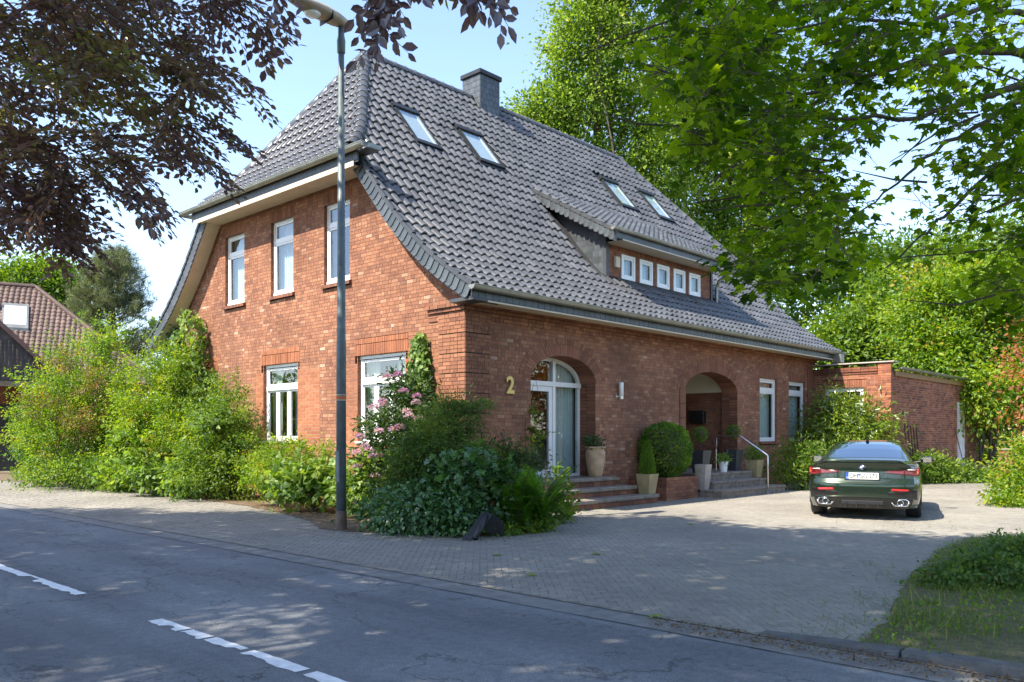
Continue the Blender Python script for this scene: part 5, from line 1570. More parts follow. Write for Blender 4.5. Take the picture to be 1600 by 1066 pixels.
mesh_obj('rear_apron', np_mesh('rear_apron', P.reshape(-1, 3), F[lowm]), car, [M['blacktrim']], smooth=True)
def patch(name, poly_fn, nu, nv, mat, off, parent=None):
    """surface patch on the fascia; poly_fn(u,v)->(x,z)"""
    V = []; 
    for j in range(nv + 1):
        for i in range(nu + 1):
            x, z = poly_fn(i / nu, j / nv); e = 0 if 0 < i < nu and 0 < j < nv else off * .9
            V.append((x, float(yfas(x, z)) - off + e, z))
    q = np.arange((nu + 1) * (nv + 1)).reshape(nv + 1, nu + 1); F = np.stack([q[:-1, :-1], q[:-1, 1:], q[1:, 1:], q[1:, :-1]], -1).reshape(-1, 4)
    return mesh_obj(name, np_mesh(name, np.array(V), F), parent or car, [mat], smooth=False)
for s in (-1, 1):
    def lamp(u, v):
        x = lerp(.36, .895, u); zc_ = lerp(.838, .845, u); h = np.interp(u, [0, .12, .5, .8, 1], [.008, .024, .036, .060, .070]); return s * x, zc_ + (v - .5) * 2 * h - .012 * math.sin(u * 3.1)
    tl = patch('tail_light', lamp, 22, 5, M['redlens_dark'], .012)
    def strip(u, v):
        x = lerp(.42, .885, u); zc_ = np.interp(u, [0, .55, .75, .88, 1], [.842, .836, .812, .800, .800]); return s * x, zc_ + (v - .5) * .022 - .012 * math.sin(u * 3.1)
    patch('light_strip', strip, 20, 2, M['redlens'], .016, tl)
    def hook(u, v):
        x = lerp(.845, .89, u); return s * x, lerp(.80, .895, v)
    patch('light_hook', hook, 3, 6, M['redlit'], .018, tl)
    def hook2(u, v):
        x = lerp(.70, .86, u); return s * x, lerp(.862, .888, v)
    patch('lens_glint', hook2, 6, 2, M['plate'], .0145, tl)  # white patch: a reflection on the tail light put into colour
    def refl(u, v): return s * lerp(.46, .73, u), lerp(.515, .555, v) - .012 * u
    patch('reflector', refl, 8, 2, M['redlens'], .012)
    def vent(u, v):
        x = lerp(.40, .86, u); h = np.interp(u, [0, .3, 1], [.03, .05, .085]); return s * x, .47 - .02 * u + (v - .5) * 2 * h
    patch('bumper_vent', vent, 12, 3, M['blacktrim'], .004)
    def slit(u, v): return s * (lerp(.885, .905, u) + 0), lerp(.36, .66, v)
    # exhaust: trapezoid chrome ring round a dark pipe
    cx_ = s * .60; cz_ = .315
    poly = [(-.135, .0), (-.095, .062), (.09, .058), (.135, .02), (.105, -.052), (-.085, -.056)]
    ring_ = MB(); yq = float(yfas(.6, cz_))
    for k in range(6):
        a = poly[k]; c = poly[(k + 1) % 6]; ring_.tube([(cx_ + s * a[0], yq - .02, cz_ + a[1]), (cx_ + s * c[0], yq - .02, cz_ + c[1])], .011, 6)
    ex = ring_.build('exhaust_trim', M['chrome'], car, smooth=True)
    pm_ = MB(); pm_.add([(cx_ + s * q[0] * .97, yq - .006, cz_ + q[1] * .97) for q in poly], [tuple(range(6))]); pm_.build('exhaust_recess', M['rubber'], ex)
    pm_ = MB(); pm_.tube([(.046 * math.cos(t), .046 * math.sin(t), 0) for t in np.linspace(0, 2 * math.pi, 24)], .007, 6, cap=False); o = pm_.build('tailpipe', M['chrome'], ex, smooth=True, loc=(cx_, yq - .024, cz_), rot=(math.radians(-90), 0, 0))
    # mirrors
    mm = MB(); n = 12
    prof = [(.0, .02, .02), (.05, .055, .06), (.14, .075, .075), (.20, .06, .062), (.235, .02, .02)]
    vs = []; fs = []
    for (xx, a, h) in prof:
        for k in range(n):
            t = 2 * math.pi * k / n; ct = math.cos(t); st_ = math.sin(t)
            vs.append((s * (.90 + xx), 2.86 + a * (abs(ct) ** .7) * (1 if ct > 0 else -1), .985 + h * (abs(st_) ** .7) * (1 if st_ > 0 else -1)))
    for i in range(len(prof) - 1):
        for k in range(n): fs.append((i * n + k, i * n + (k + 1) % n, (i + 1) * n + (k + 1) % n, (i + 1) * n + k))
    fs += [tuple(range(n)), tuple(range((len(prof) - 1) * n, len(prof) * n))]
    mm.add(vs, fs); mir = mm.build('wing_mirror', M['blacktrim'], car, smooth=True)
    mg = MB(); mg.bbox(s * 1.02 - .075, s * 1.02 + .075, 2.78, 2.786, .935, 1.035, .002); mg.build('mirror_glass', M['chrome'], mir)
    mg = MB(); mg.tube([(s * .80, 2.90, .93), (s * .93, 2.88, .955)], .022, 8); mg.build('mirror_arm', M['blacktrim'], mir)
    hd_ = MB(); hd_.bbox(-.011, .011, -.09, .09, -.014, .014, .008); hd_.build('door_handle', M['paint_green'], car, loc=(s * .905, 1.92, .80))
# plate
pf_ = MB(); pf_.bbox(-.285, .285, 0, .014, -.07, .07, .004); plate = pf_.build('number_plate', M['blacktrim'], car, loc=(0, .042, .765), rot=(math.radians(-6), 0, 0))
b = MB(); b.box(-.26, .26, -.004, .0, -.055, .055); b.build('plate_face', M['plate'], plate)
b = MB(); b.box(-.26, -.215, -.006, -.004, -.055, .055); b.build('country_strip', M['plateblue'], plate)
me = text_obj('plate_text', 'DH GG 273', .115, M['ink'], .001, .0015, .93); o = mesh_obj('plate_text', me, plate, (), loc=(.022, -.0062, -.003), rot=(math.radians(90), 0, 0)); o.scale = (.80, 1, 1)
for k, zc_ in enumerate((.022, -.022)):
    b = MB(); b.lathe([(.0, 0), (.017, 0), (.017, .001), (0, .001)], n=16); b.build('plate_seal', M['steel'] if k else M['plateblue'], plate, loc=(-.052, -.0055, zc_), rot=(math.radians(90), 0, 0))
me = text_obj('country_letter', 'D', .035, M['plate'], .0008); mesh_obj('country_letter', me, plate, (), loc=(-.2375, -.0065, -.033), rot=(math.radians(90), 0, 0))
# round badge: black ring, quartered white and blue
bd_ = MB(); bd_.lathe([(.0, 0), (.041, 0), (.041, .008), (.036, .012), (.0, .012)], n=28); badge = bd_.build('badge', M['blacktrim'], car, loc=(0, .052, .925), rot=(math.radians(80), 0, 0))
badge.scale = (1.2, 1.2, 1.2)
b = MB(); b.tube([(.040 * math.cos(t), .040 * math.sin(t), .010) for t in np.linspace(0, 2 * math.pi, 32)], .0025, 6, cap=False); b.build('badge_ring', M['chrome'], badge)
for k in range(4):
    b = MB(); b.add([(0, 0, .0135)] + [(.024 * math.cos(t), .024 * math.sin(t), .0135) for t in np.linspace(k * math.pi / 2, (k + 1) * math.pi / 2, 8)], [tuple(range(9))]); b.build('badge_quarter', M['plate'] if k % 2 == 0 else M['plateblue'], badge)
# boot shut line, spoiler lip, plate recess line, diffuser
def onf(x, z, o=.003): return (x, float(yfas(x, z)) - o, z)
b = MB(); b.tube([onf(x, np.interp(abs(x), [0, .34, .46, .60, .70], [.652, .652, .672, .765, .80])) for x in np.linspace(-.70, .70, 50)], .0045, 6); b.build('boot_gap', M['ink'], car)
b = MB(); b.tube([onf(x, .728 - .0 + .10 * (abs(x) / .36) ** 6 * (abs(x) > .2), .002) for x in np.linspace(-.36, .36, 30)], .003, 5); b.build('plate_recess_edge', M['ink'], car)
b = MB(); b.tube([(x, float(yfas(x, 1.0)) - .012, float(zdeck(x / .74)) + .004) for x in np.linspace(-.66, .66, 40)], .014, 8); b.build('boot_lip', M['paint_green'], car, smooth=True)
b = MB(); b.bbox(-.34, .34, .02, .05, .27, .34, .01); df = b.build('diffuser', M['darkmetal'], car)
for k in range(4):
    b = MB(); b.box(-.26 + k * .17, -.25 + k * .17, .0, .2, .215, .33); b.build('fin', M['rubber'], df)
b = MB(); b.tube([onf(x, .40 + .012 * math.cos(x * 3), .004) for x in np.linspace(-.80, .80, 40)], .010, 6); b.build('apron_edge', M['paint_green'], car, smooth=True)
b = MB(); b.hexa([(-.035, 1.62, 1.348), (.035, 1.62, 1.348), (.02, 1.84, 1.36), (-.02, 1.84, 1.36), (-.006, 1.60, 1.41), (.006, 1.60, 1.41), (.006, 1.70, 1.40), (-.006, 1.70, 1.40)]); b.build('antenna_fin', M['blacktrim'], car)
# wheels
for wy_, tx in wheels:
    for s in (-1, 1):
        w_ = MB(); R_ = .335; W_ = .128
        w_.lathe([(.235, -W_ * .85), (.30, -W_), (.325, -W_ * .86), (R_, -W_ * .5), (R_, W_ * .5), (.325, W_ * .86), (.30, W_), (.235, W_ * .85)], n=40)
        tyre = w_.build('tyre', M['rubber'], car, smooth=True, loc=(s * (.80 - .005), wy_, R_), rot=(0, math.radians(90), 0))
        for gx in (-.06, -.02, .02, .06):
            gr = MB(); gr.tube([((R_ - .001) * math.cos(t), (R_ - .001) * math.sin(t), gx) for t in np.linspace(0, 2 * math.pi, 40)], .0045, 5, cap=False); gr.build('tread_groove', M['ink'], tyre)
        rm_ = MB(); rm_.lathe([(.0, .03), (.06, .035), (.07, .02), (.0, .02)], n=20)
        for k in range(10):
            t = k * math.pi / 5; c, sn = math.cos(t), math.sin(t)
            rm_.obox((.05 * c, .05 * sn, .03), (.232 * c, .232 * sn, .06), (-sn, c, 0), .035, (0, 0, 1), .02)
        rm_.lathe([(.228, -.09), (.24, -.09), (.245, .085), (.228, .085)], n=36)
        rm_.build('rim', M['darkmetal'], tyre, rot=(0, 0 if s > 0 else math.pi, 0))
        al = MB(); al.tube([(0, 0, 0)], .1, 4) if False else None
        lin = MB(); n = 24
        lin.lathe([(.37, -.16), (.37, .10)], n=28) if False else None
        ln = []; 
        for k in range(n + 1):
            t = math.pi * (-.08 + 1.16 * k / n); ln.append((wy_ + .378 * math.cos(t), .335 + .378 * math.sin(t)))
        lin.add([(s * .60, p[0], p[1]) for p in ln] + [(s * .925, p[0], p[1]) for p in ln], [(k, k + 1, n + 2 + k, n + 1 + k) for k in range(n)])
        lin.build('wheel_arch_liner', M['rubber'], car)
# ---------------------------------------------------------------- foliage
def leaf_tpl(kind):
    if kind == 'diamond':
        v = [(0, 0, 0), (.27, .48, .06), (0, 1, -.04), (-.27, .48, .06)]; f = [(0, 1, 2), (0, 2, 3)]
    elif kind == 'oval':
        v = [(0, 0, 0), (.24, .28, .05), (.25, .62, .05), (0, 1, -.06), (-.25, .62, .05), (-.24, .28, .05)]; f = [(0, 1, 2), (0, 2, 3), (0, 3, 4), (0, 4, 5)]
    elif kind == 'lance':
        v = [(0, 0, 0), (.15, .4, .05), (.10, .75, .02), (0, 1, -.08), (-.10, .75, .02), (-.15, .4, .05)]; f = [(0, 1, 2), (0, 2, 3), (0, 3, 4), (0, 4, 5)]
    elif kind == 'maple':
        r = [(.20, -.04, .02), (.47, .06, -.05), (.35, .27, .03), (.62, .62, -.07), (.26, .56, .03), (.13, .78, .02)]
        v = [(0, .36, .05), (0, 0, 0)] + r + [(0, 1, -.08)] + [(-x, y, z) for x, y, z in r[::-1]]
        n = len(v) - 1; f = [(0, 1 + i, 1 + (i + 1) % n) for i in range(n)]
    elif kind == 'ivy':
        r = [(.30, -.10, 0), (.48, .22, -.04), (.26, .48, .03)]
        v = [(0, .3, .05), (0, 0, .02)] + r + [(0, 1, -.06)] + [(-x, y, z) for x, y, z in r[::-1]]
        n = len(v) - 1; f = [(0, 1 + i, 1 + (i + 1) % n) for i in range(n)]
    elif kind == 'pinna':
        v = [(-.05, 0, 0), (.05, 0, 0), (.055, .45, .03), (0, 1, -.05), (-.055, .45, .03)]; f = [(0, 1, 2), (0, 2, 4), (4, 2, 3)]
    elif kind == 'needle':
        v = [(-.035, 0, 0), (.035, 0, 0), (0, 1, 0)]; f = [(0, 1, 2)]
    elif kind == 'blade':
        v = [(-.026, 0, 0), (.026, 0, 0), (.02, .5, .03), (0, 1, .2), (-.02, .5, .03)]; f = [(0, 1, 2), (0, 2, 4), (4, 2, 3)]
    return np.array(v), np.array(f)
TPL = {k: leaf_tpl(k) for k in ('diamond', 'oval', 'lance', 'maple', 'ivy', 'blade', 'needle', 'pinna')}
def unit(a): return a / (np.linalg.norm(a, axis=-1, keepdims=True) + 1e-9)
def leaves_np(P, D, N, S, kind):
    v, f = TPL[kind]
    D = unit(D); N = unit(N - D * (N * D).sum(-1, keepdims=True)); X = np.cross(D, N)
    V = P[:, None] + S[:, None, None] * (v[None, :, :1] * X[:, None] + v[None, :, 1:2] * D[:, None] + v[None, :, 2:] * N[:, None])
    F = (np.arange(len(P))[:, None, None] * len(v) + f[None])
    return V, F
def leaf_obj(name, P, D, N, S, T, kind, mat, parent, big=0, bigname='leaf', world_to_parent=None):
    off = np.array(world_to_parent) if world_to_parent is not None else np.zeros(3)
    V, F = leaves_np(P - off, D, N, S, kind); nf = F.shape[1]
    sel = np.zeros(len(P), bool)
    if big:
        W = P[:, 1]; px = P[:, 0] / np.maximum(W, .1); pz = (P[:, 2] - CAM_H) / np.maximum(W, .1)
        vis = (W > 1.5) & (np.abs(px) < .60) & (pz < .51) & (pz > -.28)
        sc = np.where(vis, S / np.maximum(W, .1), 0); o = np.argsort(-sc)[:big]; sel[o[sc[o] > 0]] = True
        v, f = TPL[kind]; cache = {}
        Dn = unit(D); Nn = unit(N - Dn * (N * Dn).sum(-1, keepdims=True)); X = np.cross(Dn, Nn)
        for i in np.where(sel)[0]:
            k = int(T[i] * 12)
            if k not in cache:
                me = np_mesh(bigname, v, f, np.full(len(f), (k + .5) / 12)); me.materials.append(mat); cache[k] = me
            ob = mesh_obj(bigname, cache[k], parent)
            M4 = Matrix(((X[i, 0], Dn[i, 0], Nn[i, 0], 0), (X[i, 1], Dn[i, 1], Nn[i, 1], 0), (X[i, 2], Dn[i, 2], Nn[i, 2], 0), (0, 0, 0, 1)))
            ob.matrix_local = Matrix.Translation(Vector(P[i] - off)) @ M4 @ Matrix.Scale(float(S[i]), 4)
    k = ~sel
    if k.any():
        Vk = V[k]; n = len(Vk); Fk = (np.arange(n)[:, None, None] * V.shape[1] + TPL[kind][1][None]).reshape(-1, 3)
        o = mesh_obj(name, np_mesh(name, Vk.reshape(-1, 3), Fk, np.repeat(T[k], nf)), parent, [mat])
        tag(o, kind='stuff')
        return o
def rvec(n, rng): return unit(rng.normal(size=(n, 3)))
def blob_leaves(blobs, n, size, rng, clump=.22, per=40, shell=2.6, up=.6, droop=.25, flat=.75, tvar=.2, svar=.3, zmin=None, shoot=0.0):
    """blobs: (cx,cy,cz,rx,ry,rz); returns P,D,N,S,T"""
    B = np.array(blobs, float); w = (B[:, 3] * B[:, 4] * B[:, 5]) ** .7; w /= w.sum()
    nc = max(1, n // per)
    bi = rng.choice(len(B), nc, p=w); d = rvec(nc, rng); r = rng.random(nc) ** (1 / shell)
    C = B[bi, :3] + d * r[:, None] * B[bi, 3:6] * (1 + .16 * rng.normal(size=(nc, 1)))
    out = unit(d / B[bi, 3:6])
    ci = rng.integers(0, nc, n); cs = clump * (.6 + .8 * rng.random(nc))
    off = rng.normal(size=(n, 3)) * cs[ci][:, None] * np.array([1, 1, flat])
    P = C[ci] + off
    if shoot:
        sd = unit(out + np.array([0, 0, .75]) + .55 * rng.normal(size=(nc, 3))); sl = shoot * (.4 + 1.0 * rng.random(nc) ** 2)
        P = C[ci] + off * .55 + sd[ci] * (sl[ci] * (rng.random(n) - .25))[:, None]
    if zmin is not None: P[:, 2] = np.where(P[:, 2] < zmin, zmin + rng.random(n) * .15, P[:, 2])
    o = unit(out[ci] + .6 * unit(off) + .35 * rng.normal(size=(n, 3)))
    D = unit(o + np.array([0, 0, -droop]) + .5 * rng.normal(size=(n, 3)))
    N = unit(np.array([0, 0, up]) + .5 * o + .55 * rng.normal(size=(n, 3)))
    S = size * (1 + svar * rng.normal(size=n)).clip(.45, 1.7)
    ct = rng.normal(.5, tvar, nc)
    T = (ct[ci] + rng.normal(0, tvar * .7, n)).clip(0, 1)
    return P, D, N, S, T
def stems(mb, base, tips, r0, r1, rng, n=6, sag=.0, bend=.15):
    for t in tips:
        b = Vector(base); e = Vector(t); L = (e - b).length; pts = []
        o = Vector(rng.normal(size=3) * bend * L)
        for i in range(n + 1):
            f = i / n; p = b.lerp(e, f) + o * math.sin(math.pi * f) * .5; p.z -= sag * L * f * f * .2; pts.append(p)
        mb.tube(pts, [lerp(r0, r1, i / n) for i in range(n + 1)], 6)

LM = {}
LM['yellowgreen'] = leaf_mat('leaf_yellow_green', [(0, (.05, .13, .008)), (.45, (.13, .235, .011)), (.88, (.28, .34, .016)), (1, (.32, .21, .04))], .48, .025, .5, tboost=1.7)
LM['midgreen'] = leaf_mat('leaf_mid_green', [(0, (.04, .095, .010)), (.5, (.10, .185, .014)), (1, (.21, .28, .022))], .46, .025, .5, tboost=1.7)
LM['darkgreen'] = leaf_mat('leaf_dark_green', [(0, (.016, .040, .012)), (.5, (.036, .078, .018)), (1, (.085, .14, .03))], .34, .03, .5)
LM['jmaple'] = leaf_mat('leaf_fine_maple', [(0, (.03, .07, .012)), (.5, (.075, .145, .018)), (.9, (.15, .22, .03)), (1, (.15, .11, .04))], .44, .03, .5)
LM['redtip'] = leaf_mat('leaf_red_tip', [(0, (.07, .10, .02)), (.5, (.16, .13, .03)), (1, (.24, .10, .05))], .42, .03, .5)
LM['ivy'] = leaf_mat('leaf_ivy', [(0, (.022, .068, .016)), (.5, (.05, .13, .026)), (1, (.11, .22, .045))], .30, .06, .35)
LM['palegreen'] = leaf_mat('leaf_pale_green', [(0, (.07, .14, .02)), (.5, (.14, .24, .035)), (1, (.25, .33, .07))], .44, .025, .5)
LM['poplar'] = leaf_mat('leaf_poplar', [(0, (.05, .105, .014)), (.5, (.13, .215, .026)), (.9, (.26, .34, .06)), (1, (.38, .42, .16))], .44, .012, .5, tboost=1.8)
LM['maple'] = leaf_mat('leaf_maple', [(0, (.012, .036, .004)), (.5, (.042, .092, .006)), (1, (.13, .205, .010))], .58, .01, .5, tcol=(4.0, 3.5, .5))
LM['beech'] = leaf_mat('leaf_copper_beech', [(0, (.075, .040, .060)), (.35, (.135, .068, .076)), (.6, (.175, .115, .055)), (.82, (.16, .155, .038)), (1, (.145, .19, .035))], .62, .07, .35, tcol=(1.9, 1.8, .95))
LM['box'] = leaf_mat('leaf_box', [(0, (.04, .10, .010)), (.5, (.095, .20, .015)), (1, (.22, .34, .025))], .38, .03, .45)
LM['fern'] = leaf_mat('leaf_fern', [(0, (.045, .13, .012)), (.5, (.09, .22, .018)), (1, (.16, .30, .025))], .48, .02, .5)
LM['pine'] = leaf_mat('pine_needles', [(0, (.06, .085, .045)), (.5, (.12, .15, .075)), (1, (.20, .22, .11))], .25, .02, .5)
LM['brown'] = leaf_mat('leaf_brown_hedge', [(0, (.12, .045, .015)), (.5, (.26, .10, .035)), (1, (.40, .19, .08))], .42, .02, .5)
LM['grass'] = leaf_mat('grass_blades', [(0, (.045, .095, .014)), (.5, (.085, .145, .022)), (.85, (.16, .18, .045)), (1, (.28, .22, .10))], .40, .02, .5)
LM['laurel'] = leaf_mat('leaf_laurel', [(0, (.055, .11, .010)), (.5, (.13, .21, .016)), (1, (.25, .30, .028))], .40, .05, .35, tboost=1.7)
LM['pink'] = leaf_mat('rhododendron_petal', [(0, (.31, .13, .36)), (.5, (.40, .23, .44)), (1, (.54, .40, .58))], .40, .02)
LM['litter'] = leaf_mat('dry_leaf_litter', [(0, (.075, .042, .022)), (.5, (.13, .08, .04)), (1, (.22, .16, .08))], .15, .02)

def pw(px, py, D): return np.array([(px - 800) / 1300 * D, D, CAM_H + (682 - py) / 1300 * D])
def pblob(px, py, rx, ry, D, depth=None):
    c = pw(px, py, D); k = D / 1300; return (*c, rx * k, depth or rx * k * .9, ry * k)
def shrub(name, label, cat, base, blobs, n, size, kind, mat, seed, group=None, nst=9, r0=.02, big=0, per=40, clump=.16, bark='twig', **kw):
    rng = np.random.default_rng(seed)
    t = thing(name, label, cat, base, 0, group)
    P, D, N, S, T = blob_leaves(blobs, n, size, rng, clump=clump, per=per, zmin=base[2] + .01, **kw)
    leaf_obj('foliage', P, D, N, S, T, kind, mat, t, big, 'leaf', base)
    B = np.array(blobs); mb = MB(); tips = []
    for i in range(nst):
        b = B[i % len(B)]; tips.append(b[:3] + rvec(1, rng)[0] * b[3:6] * .75 - np.array(base))
    tips = [(x, y, max(z, .08)) for x, y, z in tips]
    stems(mb, (0, 0, 0), tips, r0, r0 * .3, rng)
    mb.build('stems', M[bark], t)
    return t
def tree(name, label, base, blobs, n, size, kind, mat, seed, r0=.25, th=None, group=None, per=60, clump=.4, limbs=14, cat='tree', bark='bark', **kw):
    rng = np.random.default_rng(seed)
    t = thing(name, label, cat, base, 0, group)
    P, D, N, S, T = blob_leaves(blobs, n, size, rng, clump=clump, per=per, **kw)
    leaf_obj('crown', P, D, N, S, T, kind, mat, t, 0, 'leaf', base)
    B = np.array(blobs); zt_ = th or (B[:, 2].max() - base[2])
    mb = MB(); top = np.array([B[:, 0].mean() - base[0], B[:, 1].mean() - base[1], zt_])
    pts = [Vector((0, 0, -.1)).lerp(Vector(top), f) + Vector(rng.normal(size=3) * .02 * zt_ * (f > 0)) for f in np.linspace(0, 1, 8)]
    mb.tube(pts, [lerp(r0, r0 * .15, f) for f in np.linspace(0, 1, 8)], 9); mb.build('trunk', M[bark], t, smooth=True)
    for i in range(limbs):
        b = B[i % len(B)]; tip = b[:3] + rvec(1, rng)[0] * b[3:6] * .8 - np.array(base)
        f = rng.uniform(.25, .85); st_ = pts[int(f * 7)]
        mb = MB(); stems(mb, st_, [tip], r0 * (1 - f) * .6 + .02, .012, rng); mb.build('limb', M[bark], t)
    return t

# ---- far background
bk_blobs = []
r_ = np.random.default_rng(3)
for (px, py, rx, ry, D) in [(905, 90, 55, 130, 40), (880, 230, 60, 90, 40), (960, 60, 60, 160, 41), (1010, 230, 70, 130, 41), (850, 175, 50, 45, 40), (940, -60, 60, 80, 41), (1000, -90, 70, 120, 41)]:
    bk_blobs.append(pblob(px, py, rx, ry, D))
tree('poplar_tree', 'tall pale green poplar rising behind the roof ridge, left edge against sky', (4.5, 41, 0), bk_blobs, 75000, .185, 'diamond', LM['poplar'], 31, .35, per=110, clump=.45, shell=2.6)
b2 = [pblob(*q) for q in [(1080, 120, 75, 150, 44), (1130, 300, 80, 120, 44), (1060, 330, 60, 90, 43), (1150, 60, 70, 120, 44), (1200, 220, 70, 110, 45), (1230, 360, 90, 90, 44), (1160, 430, 80, 70, 43)]]
tree('poplar_tree', 'second tall poplar behind the house, half covered by near maple branches', (11.0, 44, 0), b2, 70000, .19, 'diamond', LM['poplar'], 32, .35, per=110, clump=.45, shell=2.6)
b3 = [pblob(*q) for q in [(1360, 520, 70, 60, 38), (1310, 560, 60, 60, 38), (1400, 480, 60, 60, 39), (1330, 640, 80, 60, 38)]]
tree('broadleaf_tree', 'sunlit mid green tree directly behind the annex roof', (16.0, 38, 0), b3, 22000, .21, 'diamond', LM['midgreen'], 33, .2, per=60, clump=.4)
b4 = [pblob(*q) for q in [(1490, 470, 70, 60, 33), (1540, 520, 70, 80, 33), (1470, 560, 60, 60, 32), (1570, 620, 60, 60, 32), (1520, 620, 50, 45, 31), (1450, 500, 60, 60, 33), (1590, 450, 60, 90, 34)]]
tree('multi_stem_tree', 'yellow green tree with several bare stems right of the annex', (18.4, 32, 0), b4, 52000, .165, 'diamond', LM['yellowgreen'], 34, .12, per=60, clump=.35, limbs=22)
mb = MB(); rng = np.random.default_rng(9)
tstem = thing('shrub_stems', 'cluster of bare slender trunks below the yellow green tree by the annex', 'stems', (18.1, 31, 0))
for i in range(9):
    mb = MB(); x = rng.uniform(-.7, .9); mb.tube([(x, rng.uniform(-.4, .4), 0), (x + rng.uniform(-.2, .2), 0, 1.2), (x * 1.6 + rng.uniform(-.3, .3), 0, 2.8)], [.06, .05, .035], 7); mb.build('stem', M['bark'], tstem)
b5 = [pblob(*q) for q in [(1450, 425, 110, 55, 52), (1320, 430, 80, 60, 52), (1570, 400, 70, 80, 52), (1420, 440, 120, 80, 50), (1250, 480, 60, 40, 50), (1520, 680, 130, 60, 46), (1560, 470, 100, 90, 50), (1400, 560, 160, 60, 48)]]
tree('background_tree', 'darker tree farther back closing the view over the annex', (24, 51, 0), b5, 44000, .28, 'diamond', LM['midgreen'], 35, .3, per=60, clump=.55)
b6 = [pblob(*q) for q in [(60, 440, 55, 32, 58), (105, 470, 40, 45, 58), (30, 445, 25, 25, 58)]]
tree('broadleaf_tree', 'round bright green tree behind the brown tiled roof', (-31, 58, 0), b6, 22000, .24, 'diamond', LM['midgreen'], 36, .35, per=60, clump=.5)
# pine: whorled tufts of needles
rng = np.random.default_rng(37); pt = thing('pine_tree', 'grey green pine standing between the neighbouring roof and the house gable', 'tree', (-22.6, 47, 0))
base = np.array([-22.6, 47, 0]); Pn = []; Dn_ = []; mb_l = MB()
for i in range(230):
    f = rng.random() ** .8; z = lerp(2.0, 12.0, f); R_ = (3.5 * (1 - f) ** .5 + .4) * rng.uniform(.75, 1.05); a = rng.uniform(0, 2 * math.pi)
    s_ = np.array([0, 0, z - .35 * R_]); e_ = np.array([R_ * math.cos(a), R_ * math.sin(a), z + .10 * R_])
    mb_l.tube([tuple(s_), tuple((s_ + e_) / 2 + np.array([0, 0, -.06])), tuple(e_)], [.035, .025, .012], 5)
    m_ = 16
    for k in range(m_):
        g_ = lerp(.3, 1.0, k / m_); c = s_ + (e_ - s_) * g_ + rng.normal(size=3) * .20
        q = 17; Pn.append(np.repeat(c[None], q, 0) + rng.normal(size=(q, 3)) * .07); Dn_.append(unit(rng.normal(size=(q, 3)) + unit(e_ - s_) * .9 + np.array([0, 0, .5])))
Pn = np.concatenate(Pn); Dn_ = np.concatenate(Dn_)
ct = np.repeat(rng.normal(.5, .22, len(Pn) // 17), 17)
leaf_obj('crown', Pn + base, Dn_, rvec(len(Pn), rng), np.full(len(Pn), .34), np.clip(ct + rng.normal(0, .1, len(Pn)), 0, 1), 'needle', LM['pine'], pt, 0, 'leaf', base)
mb = MB(); mb.tube([(0, 0, 0), (.1, 0, 6), (0, 0, 11.6)], [.26, .18, .05], 9); mb.build('trunk', M['bark'], pt); mb_l.build('branches', M['bark'], pt)
# distant tree belt closing the horizon on every side (reads as one mass)
rng = np.random.default_rng(5); blobs = []
for i in range(150):
    a = 2 * math.pi * i / 150; R_ = rng.uniform(75, 110)
    if -.55 < math.sin(a) - .0 and True:
        h = rng.uniform(4, 8); blobs.append((R_ * math.cos(a), R_ * math.sin(a) + 10, h * .7, rng.uniform(4, 6.5), 4, h))
    else:
        h = rng.uniform(4, 8); blobs.append((R_ * math.cos(a), R_ * math.sin(a) + 10, h * .7, rng.uniform(4, 6.5), 4, h))
P, D, N, S, T = blob_leaves(blobs, 60000, .95, rng, clump=1.0, per=50, zmin=.1)
o = leaf_obj('distant_trees', P, D, N, S, T, 'diamond', LM['midgreen'], None)

# ---- left side: shrubs along the gable
def gz(px, py): p = gp(px, py); return (p.x, p.y, 0)
b = [pblob(*q) for q in [(70, 655, 50, 70, 24.5), (120, 610, 75, 85, 24.5), (170, 660, 50, 95, 24), (105, 690, 80, 55, 24), (165, 545, 28, 45, 24.5)]]
shrub('large_shrub', 'tall bushy yellow green shrub at the far left of the pavement', 'shrub', (-12.6, 24.4, 0), b, 46000, .068, 'diamond', LM['yellowgreen'], 41, clump=.16, per=60, shoot=.6, shell=2.0, nst=18, r0=.03)
b = [pblob(*q) for q in [(240, 640, 55, 80, 21.5), (255, 700, 70, 65, 21), (220, 700, 45, 60, 21.5), (260, 590, 35, 50, 21.8), (300, 700, 50, 60, 20.5)]]
shrub('large_shrub', 'bright green shrub at the left corner of the gable wall', 'shrub', (-8.8, 21.2, 0), b, 42000, .064, 'diamond', LM['yellowgreen'], 42, clump=.15, per=60, shoot=.7, shell=2.0, nst=16, r0=.03)
b = [pblob(*q) for q in [(345, 690, 55, 70, 19.3), (370, 720, 45, 50, 19), (320, 740, 50, 40, 19), (350, 640, 30, 45, 19.8), (385, 660, 18, 30, 19.3)]]
shrub('medium_shrub', 'green leafy shrub in front of the left gable window', 'shrub', (-6.6, 19.2, 0), b, 26000, .060, 'diamond', LM['midgreen'], 43, clump=.14, per=60, shoot=.55, shell=2.0, nst=14)
b = [pblob(*q) for q in [(150, 735, 90, 25, 23), (60, 740, 30, 18, 24)]]
shrub('medium_shrub', 'dark low undergrowth at the foot of the far left shrub', 'shrub', (-11.5, 23.0, 0), b, 9000, .08, 'diamond', LM['midgreen'], 44, clump=.18, nst=6)
b = [pblob(*q) for q in [(230, 735, 34, 26, 20.2), (285, 745, 30, 22, 19.6), (205, 690, 20, 24, 21.0), (330, 655, 16, 26, 18.9), (180, 745, 26, 18, 21.6)]]
shrub('broad_leaved_plant', 'pale broad leaved plants at the foot of the bright green shrubs', 'plant', (-8.0, 19.9, 0), b, 2600, .115, 'ivy', LM['palegreen'], 441, clump=.17, per=14, nst=10, r0=.01)
